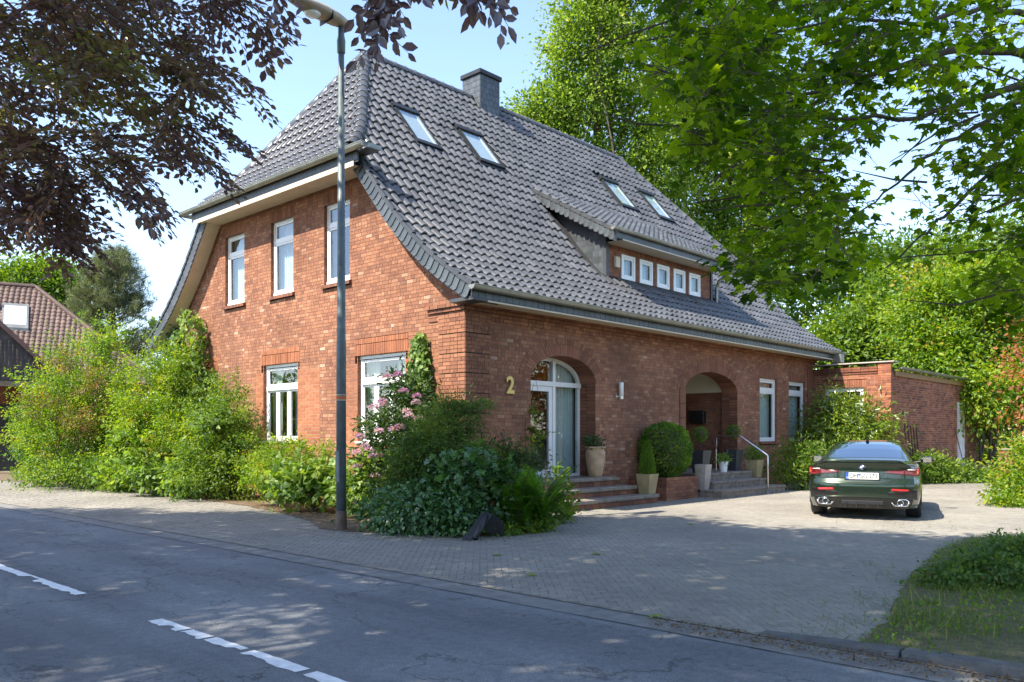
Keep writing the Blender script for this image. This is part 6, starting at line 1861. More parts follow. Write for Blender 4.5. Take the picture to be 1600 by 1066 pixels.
b = [pblob(*q) for q in [(95, 560, 26, 22, 23.2), (150, 600, 26, 24, 23.0), (60, 640, 26, 30, 23.2), (130, 660, 30, 30, 22.8)]]
shrub('red_tipped_shrub', 'loose shrub with reddish young tips inside the far left shrub', 'shrub', (-12.4, 23.3, 0), b, 2600, .085, 'lance', LM['redtip'], 442, clump=.14, per=22, nst=12, r0=.012, shoot=.4)
# climbing vine on the gable with pale shoots
def wall_leaves(poly, n, rng, off=(.03, .22), wall='gable'):
    xs = [p[0] for p in poly]; zs = [p[1] for p in poly]; o = []
    while sum(len(k) for k in o) < n:
        s = rng.uniform(min(xs), max(xs), n); z = rng.uniform(min(zs), max(zs), n); k = inside(poly, s, z); o.append(np.stack([s[k], z[k]], -1))
    q = np.concatenate(o)[:n]; d = rng.uniform(*off, n)
    if wall == 'gable': L = np.stack([-d, q[:, 0], q[:, 1]], -1); nl = np.array([-1, 0, .35])
    else: L = np.stack([q[:, 0], -d, q[:, 1]], -1); nl = np.array([0, -1, .35])
    R9 = np.array([list(HU), list(HG), [0, 0, 1]])
    return L @ R9 + np.array(HO), nl @ R9
rng = np.random.default_rng(45)
vt = thing('climbing_vine', 'pale leaved vine with reddish shoots climbing the left gable wall', 'vine', HW(-.1, 10.3))
for poly, n, mat in (([(8.9, .5), (9.2, 2.6), (9.6, 3.4), (9.9, 4.6), (10.4, 4.9), (10.7, 4.0), (11.0, 3.0), (11.2, .5)], 2600, LM['palegreen']),):
    P, nl = wall_leaves(poly, n, rng, (.05, .65)); N = unit(nl + .5 * rng.normal(size=P.shape)); D = unit(np.array([0, 0, -.8]) + .7 * rng.normal(size=P.shape))
    leaf_obj('foliage', P, D, N, .13 * rng.uniform(.6, 1.3, n), np.clip(rng.normal(.55, .25, n), 0, 1), 'ivy', mat, vt, 0, 'leaf', np.array(vt.location))
mb = MB(); R9 = np.array([list(HU), list(HG), [0, 0, 1]])
for i in range(10):
    s = rng.uniform(-.9, .6); mb.tube([tuple(np.array([-.05, s * .3, 0]) @ R9), tuple(np.array([-.2, s * .7, 1.8]) @ R9), tuple(np.array([-.15, s, rng.uniform(3.0, 4.9)]) @ R9)], [.02, .014, .005], 5)
mb.build('stems', M['twig'], vt)
rng = np.random.default_rng(46)
iv = thing('wall_ivy', 'dark ivy covering the far left edge of the gable wall', 'ivy', HW(-.05, 11.8))
P, nl = wall_leaves([(10.9, 0), (10.9, 3.3), (11.5, 4.6), (12.0, 4.9), (12.3, 4.0), (12.4, 0)], 3200, rng, (.02, .28)); n = len(P)
leaf_obj('foliage', P, unit(np.array([0, 0, -.9]) + .6 * rng.normal(size=P.shape)), unit(nl + .4 * rng.normal(size=P.shape)), .11 * rng.uniform(.6, 1.3, n), np.clip(rng.normal(.6, .25, n), 0, 1), 'ivy', LM['ivy'], iv, 0, 'leaf', np.array(iv.location))
b = [pblob(*q) for q in [(450, 715, 45, 28, 17.2), (410, 735, 35, 32, 17.3), (500, 712, 25, 22, 17.0), (440, 745, 50, 25, 16.8)]]
shrub('low_shrub', 'low yellow tinged shrub under the middle ground floor window', 'shrub', (-4.7, 17.0, 0), b, 13000, .050, 'diamond', LM['yellowgreen'], 47, clump=.10, per=30, shoot=.2, nst=10, r0=.012)
b = [pblob(*q) for q in [(490, 745, 35, 26, 16.0), (455, 755, 30, 22, 16.0), (520, 760, 22, 25, 15.8)]]
shrub('hydrangea', 'broad pale leaved hydrangea left of the lamp post', 'shrub', (-3.8, 15.9, 0), b, 1300, .125, 'ivy', LM['palegreen'], 48, clump=.15, per=12, nst=8, r0=.012, big=60, up=.9)
b = [pblob(*q) for q in [(570, 745, 30, 35, 14.9), (560, 775, 22, 25, 14.8)]]
shrub('low_shrub', 'loose light green plant just right of the lamp post foot', 'shrub', (-2.7, 14.8, 0), b, 1100, .09, 'ivy', LM['palegreen'], 49, clump=.14, per=14, nst=6, r0=.01)

# ---- corner planting
b = [pblob(*q) for q in [(640, 640, 42, 45, 15.6), (600, 690, 36, 50, 15.4), (660, 690, 40, 50, 15.2), (590, 740, 34, 40, 15.0), (630, 600, 22, 22, 15.6)]]
rh = shrub('rhododendron', 'rhododendron with pink and lilac flower trusses before the right gable window', 'shrub', (-2.1, 15.3, 0), b, 6200, .115, 'lance', LM['darkgreen'], 51, clump=.12, per=11, nst=16, r0=.02, big=0, up=.5)
rng = np.random.default_rng(52); base = np.array([-2.1, 15.3, 0])
for (px, py) in [(605, 590), (622, 586), (595, 633), (584, 637), (598, 628), (636, 643), (650, 630), (651, 620), (639, 651), (615, 672), (625, 668), (570, 698), (576, 704), (583, 714), (595, 714), (558, 708), (558, 730), (586, 744), (592, 675), (563, 683), (655, 655), (630, 612)]:
    c = pw(px, py, 14.65 + rng.uniform(-.15, .25)) - base; q = 60; d = rvec(q, rng); d[:, 2] = np.abs(d[:, 2]) * .8 - .15
    P = c + d * .06; T = np.clip(rng.normal(rng.choice([.3, .6, .8]), .15, q), 0, 1)
    V, F = leaves_np(P, unit(d + .25 * rng.normal(size=d.shape)), rvec(q, rng), .048 * rng.uniform(.8, 1.2, q), 'oval')
    mesh_obj('flower_truss', np_mesh('flower_truss', V.reshape(-1, 3), F.reshape(-1, 3), np.repeat(T, F.shape[1])), rh, [LM['pink']])
rng = np.random.default_rng(53)
cv = thing('climbing_hydrangea', 'bright green climber in a narrow column up the corner pier of the gable', 'vine', HW(-.05, 1.1))
P, nl = wall_leaves([(.85, .8), (.85, 2.2), (.92, 3.0), (1.05, 3.45), (1.25, 3.5), (1.38, 3.0), (1.55, 2.4), (1.75, 1.6), (1.8, .8)], 1700, rng, (.03, .24)); n = len(P)
leaf_obj('foliage', P, unit(np.array([0, 0, -1.0]) + .45 * rng.normal(size=P.shape)), unit(nl + .3 * rng.normal(size=P.shape)), .125 * rng.uniform(.7, 1.25, n), np.clip(rng.normal(.5, .25, n), 0, 1), 'ivy', LM['palegreen'], cv, 60, 'leaf', np.array(cv.location))
mb = MB(); mb.tube([(0, 0, 0), tuple(np.array([-.02, .1, 1.6]) @ R9), tuple(np.array([-.02, .05, 3.4]) @ R9)], [.02, .014, .006], 6); mb.build('stem', M['twig'], cv)
b = [pblob(*q) for q in [(680, 690, 52, 50, 13.7), (712, 665, 36, 36, 14.0), (655, 720, 42, 38, 13.3), (735, 720, 36, 30, 13.5), (745, 637, 18, 12, 14.2), (705, 632, 24, 18, 14.2), (640, 745, 42, 28, 13.2)]]
shrub('japanese_maple', 'dark spreading shrub with fine layered leaves at the house corner', 'shrub', (-1.0, 13.7, 0), b, 30000, .055, 'lance', LM['jmaple'], 54, clump=.12, per=40, nst=24, r0=.025, flat=.35, up=.9, tvar=.22)
b = [pblob(*q) for q in [(660, 800, 78, 38, 12.7), (725, 803, 52, 34, 12.45), (612, 798, 36, 28, 13.0), (690, 782, 60, 28, 12.9)]]
shrub('ivy_mound', 'dense dark ivy mound spilling onto the pavement at the corner', 'ivy', (-1.0, 12.8, 0), b, 17000, .056, 'ivy', LM['ivy'], 55, clump=.11, per=24, nst=6, r0=.01, shell=4.5, up=.4, droop=.7)
b = [pblob(*q) for q in [(735, 738, 40, 22, 12.6), (775, 748, 30, 20, 12.7), (700, 745, 26, 18, 12.6)]]
shrub('leafy_perennial', 'broad leaved green plants above the ivy mound', 'plant', (-.6, 13.0, 0), b, 900, .105, 'maple', LM['ivy'], 56, clump=.16, per=8, nst=10, r0=.008, up=1.2, big=40)
b = [pblob(*q) for q in [(834, 600, 5, 30, 17.0), (836, 640, 8, 35, 16.8), (838, 690, 12, 28, 16.5), (862, 735, 26, 12, 15.7)]]
shrub('climbing_plant', 'loose leafy climber at the left side of the glass door', 'vine', (.7, 16.0, 0), b, 120, .085, 'ivy', LM['midgreen'], 57, clump=.09, per=10, nst=9, r0=.008)
b = [pblob(*q) for q in [(785, 715, 40, 26, 14.4), (815, 728, 35, 22, 14.4)]]
shrub('flowering_perennial', 'green perennial with small yellow flower heads below the house number', 'plant', (.1, 14.6, 0), b, 3200, .07, 'lance', LM['darkgreen'], 58, clump=.12, per=18, nst=10, r0=.006)
mb = MB(); rng = np.random.default_rng(59); yf = thing('yellow_flowers', 'yellow drooping flower heads on stalks right of the dark shrub', 'flowers', (.05, 14.2, 0))
for i in range(16):
    c = pw(rng.uniform(770, 815), rng.uniform(703, 722), 14.2) - np.array([.05, 14.2, 0]); q = 12; d = rvec(q, rng)
    V, F = leaves_np(c + d * .02, d, rvec(q, rng), np.full(q, .045), 'oval')
    mesh_obj('flower', np_mesh('flower', V.reshape(-1, 3), F.reshape(-1, 3), np.full(q * 4, .95)), yf, [LM['yellowgreen']])
    mb = MB(); mb.tube([(c[0] * .8, c[1], .02), tuple(c)], .004, 4); mb.build('stalk', M['twig'], yf)
b = [pblob(*q) for q in [(870, 800, 22, 14, 13.9), (835, 822, 30, 12, 12.7), (790, 828, 25, 12, 12.3), (880, 775, 14, 22, 14.6)]]
shrub('ground_ivy', 'low mixed green plants round the foot of the fern', 'plant', (.45, 13.2, 0), b, 1800, .055, 'ivy', LM['midgreen'], 591, clump=.09, per=16, nst=6, r0=.004)
# fern: arching fronds of paired leaflets
rng = np.random.default_rng(60); fbase = np.array([.22, 12.75, 0]); fe = thing('fern', 'large bright green fern with arching fronds beside the door steps', 'fern', fbase)
for cl, (ox, oy) in enumerate([(0, 0), (-.3, .25), (.2, .35), (-.1, -.25), (.25, -.05)]):
    for i in range(13):
        a = rng.uniform(0, 2 * math.pi); L = rng.uniform(.95, 1.45); P = []; D = []; S = []; rach = []
        up = rng.uniform(.75, 1.15)
        for k in range(46):
            f = k / 45; h = L * up * f * (1.12 - .40 * f); rr = L * .44 * f ** 1.7
            c = np.array([ox + rr * math.cos(a), oy + rr * math.sin(a), h]); rach.append(tuple(c))
            sd = np.array([-math.sin(a), math.cos(a), -.1]); ln = .19 * math.sin(math.pi * (.12 + .86 * f)) * L
            for s in (-1, 1): P.append(c); D.append(s * sd + np.array([math.cos(a), math.sin(a), .2]) * .45); S.append(ln)
        P = np.array(P); D = np.array(D); S = np.array(S)
        V, F = leaves_np(P, D, np.tile(np.array([math.cos(a) * -.4, math.sin(a) * -.4, 1.0]), (len(P), 1)) + .25 * rng.normal(size=(len(P), 3)), S, 'pinna')
        fr = mesh_obj('frond', np_mesh('frond', V.reshape(-1, 3), F.reshape(-1, 3), np.clip(np.full(len(P) * 3, rng.normal(.6, .2)), 0, 1)), fe, [LM['fern']])
        mb = MB(); mb.tube(rach[::9] + [rach[-1]], [.006] * 6 + [.002], 4); mb.build('rachis', M['twig'], fr)

# ---- potted plants and forecourt shrubs
def ball(label, x, y, z, r, n, size, seed, name='box_ball', zs=1.0, trunk=0, cat='shrub', group=None):
    c = HW(x, y, z); rng = np.random.default_rng(seed); t = thing(name, label, cat, (c.x, c.y, c.z - r * zs - trunk), 0, group)
    base = np.array([c.x, c.y, c.z - r * zs - trunk])
    d = rvec(n, rng); rad = r * (.80 + .22 * rng.random(n) ** .5); bump_ = 1 + .035 * np.sin(d[:, 0] * 9 + seed) * np.sin(d[:, 1] * 8) + .03 * np.sin(d[:, 2] * 11)
    P = d * (rad * bump_)[:, None] * np.array([1, 1, zs]) + np.array([0, 0, r * zs + trunk])
    D = unit(d + .8 * rng.normal(size=(n, 3))); N = unit(.6 * d + .8 * rng.normal(size=(n, 3)) + np.array([0, 0, .3]))
    T = np.clip(.5 + .25 * np.sin(d[:, 0] * 6) * np.sin(d[:, 2] * 7 + 1) + rng.normal(0, .2, n), 0, 1)
    leaf_obj('foliage', P + base, D, N, size * rng.uniform(.7, 1.3, n), T, 'oval' if r > .3 else 'diamond', LM['box'], t, 0, 'leaf', base)
    mb = MB(); mb.lathe([(.0, -.82 * r * zs), (.5 * r, -.62 * r * zs), (.74 * r, 0), (.55 * r, .6 * r * zs), (0, .78 * r * zs)], (0, 0, r * zs + trunk), 14); mb.build('inner_twigs', M['twig'], t)
    mb = MB(); mb.tube([(0, 0, -.02), (0, 0, trunk + r * .5)], .014 if trunk else .03, 7); mb.build('stem', M['twig'], t)
    return t
ball('big round clipped box bush growing in the brick planter', 5.98, -.52, 1.13, .615, 9000, .050, 61, zs=1.06)
ball('little clipped box ball on a thin stem, standard in the left anthracite pot', 7.62, -.50, 1.50, .185, 2200, .026, 62, trunk=.28, name='topiary_standard', group=None)
ball('little clipped box ball on a thin stem, standard in the right anthracite pot', 9.46, -.42, 1.58, .18, 2200, .026, 63, trunk=.34, name='topiary_standard')
c = HW(4.63, -.93, .58); t = thing('dwarf_conifer', 'small cone shaped conifer in the sand coloured pot', 'conifer', c)
rng = np.random.default_rng(64); n = 3000; f = rng.random(n) ** 1.5; a = rng.uniform(0, 2 * math.pi, n); R_ = .19 * np.sqrt(np.clip(1 - f, 0, 1)) * (.45 + .55 * np.minimum(1, f * 6 + .3)) * (.75 + .3 * rng.random(n))
P = np.stack([R_ * np.cos(a), R_ * np.sin(a), f * .74], -1); D = unit(np.stack([np.cos(a), np.sin(a), np.full(n, 1.4)], -1) + .4 * rng.normal(size=(n, 3)))
leaf_obj('foliage', P + np.array(c), D, rvec(n, rng), np.full(n, .045), np.clip(rng.normal(.5, .22, n), 0, 1), 'lance', LM['box'], t, 0, 'leaf', np.array(c))
mb = MB(); mb.tube([(0, 0, -.05), (0, 0, .6)], [.02, .006], 6); mb.build('stem', M['twig'], t)
def pplant(name, label, x, y, z, r, h, n, size, kind, mat, seed):
    c = HW(x, y, z); return shrub(name, label, 'plant', tuple(c), [(c.x, c.y, c.z + h * .55, r, r, h * .5)], n, size, kind, mat, seed, clump=.06, per=12, nst=6, r0=.005)
pplant('potted_flowers', 'pale flowers with small leaves in the white bucket', 8.45, -.68, .78, .14, .17, 260, .05, 'oval', LM['palegreen'], 65)
pplant('potted_plant', 'bright green bushy plant in the greenish square pot', 10.0, -.75, .80, .22, .36, 700, .06, 'lance', LM['fern'], 66)
pplant('potted_plant', 'dark leafy plant in the terracotta urn by the door', 3.72, -.20, 1.16, .17, .30, 360, .06, 'oval', LM['darkgreen'], 67)
b = [pblob(*q) for q in [(1320, 665, 55, 48, 25.3), (1360, 660, 32, 40, 25.2), (1290, 680, 40, 40, 25.3), (1305, 635, 25, 28, 25.4), (1350, 690, 45, 30, 24.9)]]
shrub('cherry_laurel', 'sunlit glossy laurel bush hiding the annex window behind the car', 'shrub', (10.1, 25.3, 0), b, 7500, .145, 'lance', LM['laurel'], 71, clump=.2, per=14, nst=14, r0=.02, up=.7)
b = [pblob(*q) for q in [(1250, 715, 35, 25, 22.8), (1225, 735, 22, 22, 22.5), (1265, 740, 30, 22, 22.6), (1285, 720, 25, 30, 23)]]
shrub('low_shrub', 'low dark green shrubs below the two tall windows', 'shrub', (7.9, 22.7, 0), b, 4200, .10, 'lance', LM['midgreen'], 72, clump=.16, per=16, nst=12, r0=.012)
b = [pblob(*q) for q in [(1460, 735, 30, 24, 26), (1500, 742, 32, 20, 26.3), (1435, 730, 20, 25, 25.6), (1535, 748, 25, 12, 26.8)]]
shrub('low_shrub', 'green bed of shrubs along the annex right of the car', 'shrub', (13.6, 26.2, 0), b, 5000, .11, 'diamond', LM['midgreen'], 73, clump=.16, per=20, nst=10, r0=.01)
b = [pblob(*q) for q in [(1590, 760, 40, 40, 17.6), (1610, 720, 40, 45, 17.8), (1575, 785, 25, 16, 17.2), (1640, 740, 50, 60, 18)]]
shrub('yellow_shrub', 'bright yellow green shrub at the right edge of the forecourt', 'shrub', (11.0, 17.6, 0), b, 9000, .085, 'diamond', LM['yellowgreen'], 74, clump=.15, per=28, nst=10)
b = [(14.2, 20.0, 2.6, 1.5, 1.6, 2.0), (15.0, 18.4, 3.0, 1.9, 2.2, 2.6), (16.0, 21.0, 3.6, 2.4, 2.4, 3.0), (13.7, 21.2, 2.9, 1.0, 1.2, 1.6), (15.6, 19.5, 5.6, 2.0, 2.2, 2.0)]
tree('copper_hedge_tree', 'coppery brown leaved tree at the far right edge', (15.3, 20.0, 0), b, 15000, .11, 'oval', LM['brown'], 75, .12, per=40, clump=.28)
b = [(13.6, 15.5, 1.0, 1.6, 2.0, 1.2), (12.8, 13.2, .8, 1.3, 1.6, .9)]
shrub('hedge', 'dense green hedge just outside the right of the forecourt', 'hedge', (13.4, 14.8, 0), b, 8000, .10, 'diamond', LM['midgreen'], 76, clump=.2, nst=10)
b = [pblob(*q) for q in [(1530, 905, 60, 45, 8.2), (1580, 880, 50, 40, 8.6), (1480, 920, 38, 32, 8.0), (1600, 930, 60, 45, 7.9), (1640, 900, 60, 60, 8.4)]]
shrub('low_shrub', 'dense dark green bush on the grass verge at lower right', 'shrub', (4.9, 8.2, 0), b, 12000, .05, 'diamond', LM['jmaple'], 77, clump=.06, per=24, nst=16, r0=.012, shell=3.2)

# ---- ground cover, grass, litter
def scatter_ground(poly, n, rng):
    poly = np.array(poly); lo = poly.min(0); hi = poly.max(0); o = []
    while sum(len(k) for k in o) < n:
        q = rng.uniform(lo, hi, (n, 2)); k = inside([tuple(p) for p in poly], q[:, 0], q[:, 1]); o.append(q[k])
    return np.concatenate(o)[:n]
def gpoly(pts): return [tuple(gp(*p))[:2] for p in pts]
rng = np.random.default_rng(81)
q = scatter_ground(gpoly([(20, 752), (15, 735), (200, 735), (400, 760), (560, 785), (600, 810), (520, 800), (420, 788), (330, 783), (240, 766), (120, 758)]), 12000, rng); n = len(q)
dens = np.sin(q[:, 0] * 2.3) * np.sin(q[:, 1] * 1.9) + rng.normal(0, .6, n) > -.55; q = q[dens]; n = len(q)
P = np.stack([q[:, 0], q[:, 1], .01 + .16 * rng.random(n) ** 1.5], -1)
o = leaf_obj('ground_cover', P, unit(rng.normal(size=(n, 3)) + np.array([0, 0, .6])), unit(np.array([0, 0, 1]) + .6 * rng.normal(size=(n, 3))), .075 * rng.uniform(.5, 1.3, n), np.clip(rng.normal(.5, .25, n), 0, 1), 'oval', LM['midgreen'], None)
# verge grass
vp = [tuple(HW(*p))[:2] for p in GREEN]
rng = np.random.default_rng(82); q = scatter_ground(vp, 42000, rng); n = len(q)
P = np.stack([q[:, 0], q[:, 1], np.full(n, .03)], -1); cl = np.sin(q[:, 0] * 3.1 + 1) * np.sin(q[:, 1] * 2.7) ; hgt = (.025 + .05 * rng.random(n) ** 2 + .04 * np.clip(cl, 0, 1))
leaf_obj('verge_grass', P, unit(rng.normal(size=(n, 3)) * .55 + np.array([0, 0, 1.0])), rvec(n, rng), hgt, np.clip(rng.normal(.60, .27, n), 0, 1), 'blade', LM['grass'], None)
qc = scatter_ground(vp, 15000, rng); kc = np.sin(qc[:, 0] * 2.3) * np.cos(qc[:, 1] * 2.9) > -.2; qc = qc[kc]; nc_ = len(qc)
leaf_obj('verge_weeds', np.stack([qc[:, 0], qc[:, 1], .03 + .05 * rng.random(nc_)], -1), unit(rng.normal(size=(nc_, 3)) + np.array([0, 0, .5])), unit(np.array([0, 0, 1]) + .5 * rng.normal(size=(nc_, 3))), .032 * rng.uniform(.5, 1.4, nc_), np.clip(rng.normal(.5, .25, nc_), 0, 1), 'oval', LM['midgreen'], None)
q = scatter_ground(gpoly([(1330, 1000), (1420, 925), (1460, 935), (1600, 960), (1600, 1010), (1450, 1010)]), 26, rng); n = len(q)
mbw = []
P = np.stack([q[:, 0], q[:, 1], np.full(n, .04)], -1)
leaf_obj('tall_grass', np.repeat(P, 3, 0) + rng.normal(size=(n * 3, 3)) * .015, unit(rng.normal(size=(n * 3, 3)) * .22 + np.array([0, 0, 1.0])), rvec(n * 3, rng), rng.uniform(.08, .22, n * 3), np.clip(rng.normal(.6, .25, n * 3), 0, 1), 'blade', LM['grass'], None)
# weeds in the paving joints near the verge and by the steps
rng = np.random.default_rng(83); pts = []
for (px, py, k, sp) in [(1300, 985, 40, .25), (1345, 950, 70, .25), (1390, 940, 90, .2), (1290, 995, 50, .2), (1360, 975, 90, .25), (1410, 905, 60, .2), (1375, 890, 30, .2), (1250, 980, 30, .2), (890, 800, 160, .5), (930, 795, 120, .5), (970, 790, 80, .4), (860, 815, 120, .3), (1110, 783, 40, .3), (1060, 785, 30, .3), (1440, 765, 60, .6), (1500, 770, 50, .6), (1380, 820, 30, .5), (1460, 822, 40, .5)]:
    g0 = np.array(gp(px, py)); pts.append(g0 + rng.normal(size=(k, 3)) * np.array([sp, sp, 0]))
P = np.concatenate(pts); n = len(P); P[:, 2] = .0
leaf_obj('joint_weeds', P, unit(rng.normal(size=(n, 3)) * .7 + np.array([0, 0, .8])), rvec(n, rng), rng.uniform(.03, .11, n), np.clip(rng.normal(.55, .25, n), 0, 1), 'blade', LM['grass'], None)
# dry litter along kerb, bed edges and a few green fallen leaves
rng = np.random.default_rng(84); pts = []
kx = rng.uniform(-5.38, -5.06, 3000) + .1 * rng.normal(size=3000) * 0; ky = rng.uniform(-13.2, -7.6, 3000); W = np.array([list(HW(a, b, .0)) for a, b in zip(kx, ky)]); pts.append(W)
for (a, b_, k) in [((250, 768), (560, 808), 2600), ((570, 822), (740, 842), 500), ((740, 842), (880, 815), 400)]:
    f = rng.random(k); g0 = np.array(gp(*a)); g1 = np.array(gp(*b_)); pts.append(g0 + (g1 - g0) * f[:, None] + rng.normal(size=(k, 3)) * np.array([.35, .5, 0]))
q = scatter_ground(gpoly([(380, 786), (520, 796), (575, 812), (560, 834), (500, 818), (400, 796)]), 2600, rng); pts.append(np.concatenate([q, np.zeros((len(q), 1))], 1))
q = scatter_ground(gpoly([(0, 800), (500, 830), (900, 830), (1500, 850), (1300, 1000), (700, 920)]), 260, rng); pts.append(np.concatenate([q, np.zeros((len(q), 1))], 1))
P = np.concatenate(pts); n = len(P); P[:, 2] = .008 + .012 * rng.random(n)
leaf_obj('leaf_litter', P, unit(rng.normal(size=(n, 3)) * np.array([1, 1, .15])), unit(np.array([0, 0, 1]) + .3 * rng.normal(size=(n, 3))), rng.uniform(.012, .036, n), rng.random(n), 'diamond', LM['litter'], None)
fl_pos = [(1014, 965), (835, 901), (934, 866), (770, 868), (1082, 820)]
for i, (px, py) in enumerate(fl_pos):
    p = gp(px, py); V, F = leaves_np(np.zeros((1, 3)), np.array([[math.cos(i * 2.1), math.sin(i * 2.1), .1]]), np.array([[.1, .1, 1.0]]), np.array([.13]), 'maple')
    o = mesh_obj('fallen_leaf', np_mesh('fallen_leaf', V.reshape(-1, 3), F.reshape(-1, 3), np.full(F.shape[1], .9)), None, [LM['palegreen']], loc=(p.x, p.y, .012))
    tag(o, ['green fallen leaf on the paving close to the road edge', 'fallen leaf by the dark joint between road and paving', 'fallen green leaf in the middle of the forecourt', 'fallen leaf on the paving in front of the black mat', 'fallen leaf on the paving before the porch steps'][i], 'leaf')
# ---------------------------------------------------------------- near trees: copper beech overhead and maple on the right
rng = np.random.default_rng(101)
TB = np.array([-5.8, 2.2, 0.0])
beech = thing('copper_beech', 'copper beech with purple leaves hanging into the top left of the view', 'tree', TB)
LP, LD, LN, LS, LT = [], [], [], [], []
tw = MB()
def spray(start, d, L, lsize, rng, tb, hang=0.35, side=9, plane=None, store=None, tw=None, kind='beech'):
    """a leafy twig: main axis with side twigs in one plane and alternate leaves"""
    d = unit(np.array(d, float)); up = np.array([0, 0, 1.0]) if plane is None else unit(np.array(plane, float))
    sd = unit(np.cross(d, up) + .15 * rng.normal(size=3)); nrm = unit(np.cross(sd, d))
    def curve(p, dd, l, m=5):
        o = []
        for i in range(m + 1):
            f = i / m; o.append(p + dd * l * f + np.array([0, 0, -hang * l * f * f]))
        return np.array(o)
    main = curve(np.array(start), d, L); tw.tube([tuple(p) for p in main], [.0055, .005, .004, .0035, .003, .0015], 4, cap=False)
    axes = [(main, d)]
    for k in range(side):
        f = .12 + .8 * k / side; p = main[int(f * 5)] + (main[min(5, int(f * 5) + 1)] - main[int(f * 5)]) * (f * 5 - int(f * 5))
        s = 1 if k % 2 else -1; dd = unit(d * .75 + sd * s * (.85 + .2 * rng.normal()) + nrm * .18 * rng.normal()); l = L * .55 * (1 - .55 * f) * rng.uniform(.7, 1.15)
        c = curve(p, dd, l, 4); tw.tube([tuple(q) for q in c], [.003, .0025, .002, .0018, .001], 3, cap=False); axes.append((c, dd))
    tvar = rng.normal(tb, .12)
    for c, dd in axes:
        l = np.linalg.norm(c[-1] - c[0]); m = max(2, int(l / (lsize * .52)))
        for i in range(m + 1):
            f = (i + .5) / (m + .7); j = min(len(c) - 2, int(f * (len(c) - 1))); p = c[j] + (c[j + 1] - c[j]) * (f * (len(c) - 1) - j)
            s = 1 if i % 2 else -1
            if i == m: ld = dd
            else: ld = unit(dd * .7 + unit(np.cross(nrm, dd)) * s * .9 + .18 * rng.normal(size=3))
            store[0].append(p); store[1].append(ld + np.array([0, 0, -.22])); store[2].append(unit(nrm + .38 * rng.normal(size=3))); store[3].append(lsize * rng.uniform(.7, 1.2)); store[4].append(np.clip(tvar + .13 * rng.normal(), 0, 1))
store = (LP, LD, LN, LS, LT)
PA = [(-60, -60), (395, -60), (420, 20), (365, 60), (385, 100), (355, 135), (385, 185), (330, 225), (285, 215), (250, 280), (215, 295), (200, 310), (160, 290), (120, 325), (70, 355), (10, 345), (-60, 330)]
def in_poly(poly, n, rng):
    P = np.array(poly); o = []
    while len(o) < n:
        q = rng.uniform(P.min(0), P.max(0)); 
        if inside(poly, np.array([q[0]]), np.array([q[1]]))[0]: o.append(q)
    return o
pts = in_poly(PA, 290, rng)
for q in pts:
    edge = q[0] > 240 or q[1] > 230
    D = rng.uniform(4.6, 8.0) if not edge else rng.uniform(5.0, 6.8)
    p = pw(q[0], q[1], D); L = rng.uniform(.30, .62)
    tb = .30 + .48 * np.exp(-((q[0] - 170) / 160) ** 2 - ((q[1] - 120) / 110) ** 2) + .03  # inner leaves tinted olive: light shining through is put into the colour
    spray(p - np.array([.22, 0, .0]), (rng.uniform(-.35, 1), rng.uniform(-.9, .6), rng.uniform(-.55, .15)), L, .057, rng, tb, .35, 8, store=store, tw=tw)
for (px, py, px2, py2, D) in [(605, -70, 588, 92, 4.3), (590, -40, 600, 40, 4.3), (612, -20, 592, 70, 4.4), (735, -60, 795, 38, 3.9), (720, -50, 750, 15, 3.9), (700, -60, 690, -8, 4.2), (420, -30, 462, 42, 5.6), (395, 30, 425, 108, 5.8), (200, 300, 250, 350, 5.6), (95, 350, 125, 390, 5.6), (660, -60, 655, -10, 4.2)]:
    a = pw(px, py, D); c = pw(px2, py2, D + .15); d = c - a
    spray(a, d, np.linalg.norm(d), .078, rng, .18, .05, 6, plane=(0, -1, .3), store=store, tw=tw)
leaf_obj('foliage', np.array(LP), np.array(LD), np.array(LN), np.array(LS), np.array(LT), 'oval', LM['beech'], beech, 300, 'leaf', TB)
# hanging branches that carry the sprays
br = MB()
for k in range(26):
    q = in_poly(PA, 1, rng)[0]; D = rng.uniform(5, 7.4); e = pw(q[0] * .8, q[1] * .85, D); s = TB + np.array([rng.uniform(-.5, 1.5), rng.uniform(.5, 2.5), rng.uniform(4.6, 6.6)])
    m = (s + e) / 2 + np.array([0, 0, .5]); br.tube([tuple(s - TB), tuple(m - TB), tuple(e - TB)], [.03, .018, .006], 6)
for (px, py, px2, py2, D) in [(605, -70, 560, -260, 4.3), (735, -60, 690, -300, 3.9)]:
    br.tube([tuple(pw(px, py, D) - TB), tuple(pw(px2, py2, D + .2) - TB), tuple(np.array([-2.5, 4.5, 6.2]) - TB)], [.005, .012, .03], 5)
br.build('branches', M['bark'], beech); tw.v = [tuple(np.array(p) - TB) for p in tw.v]; tag(tw.build('twigs', M['twig'], beech), kind='stuff')
mb = MB(); mb.tube([(0, 0, -.1), (.05, 0, .5), (.1, .05, 3), (.3, .3, 6), (.6, .9, 9.5), (.7, 1.4, 13)], [.55, .42, .36, .30, .18, .06], 14); mb.build('trunk', M['bark'], beech, smooth=True)
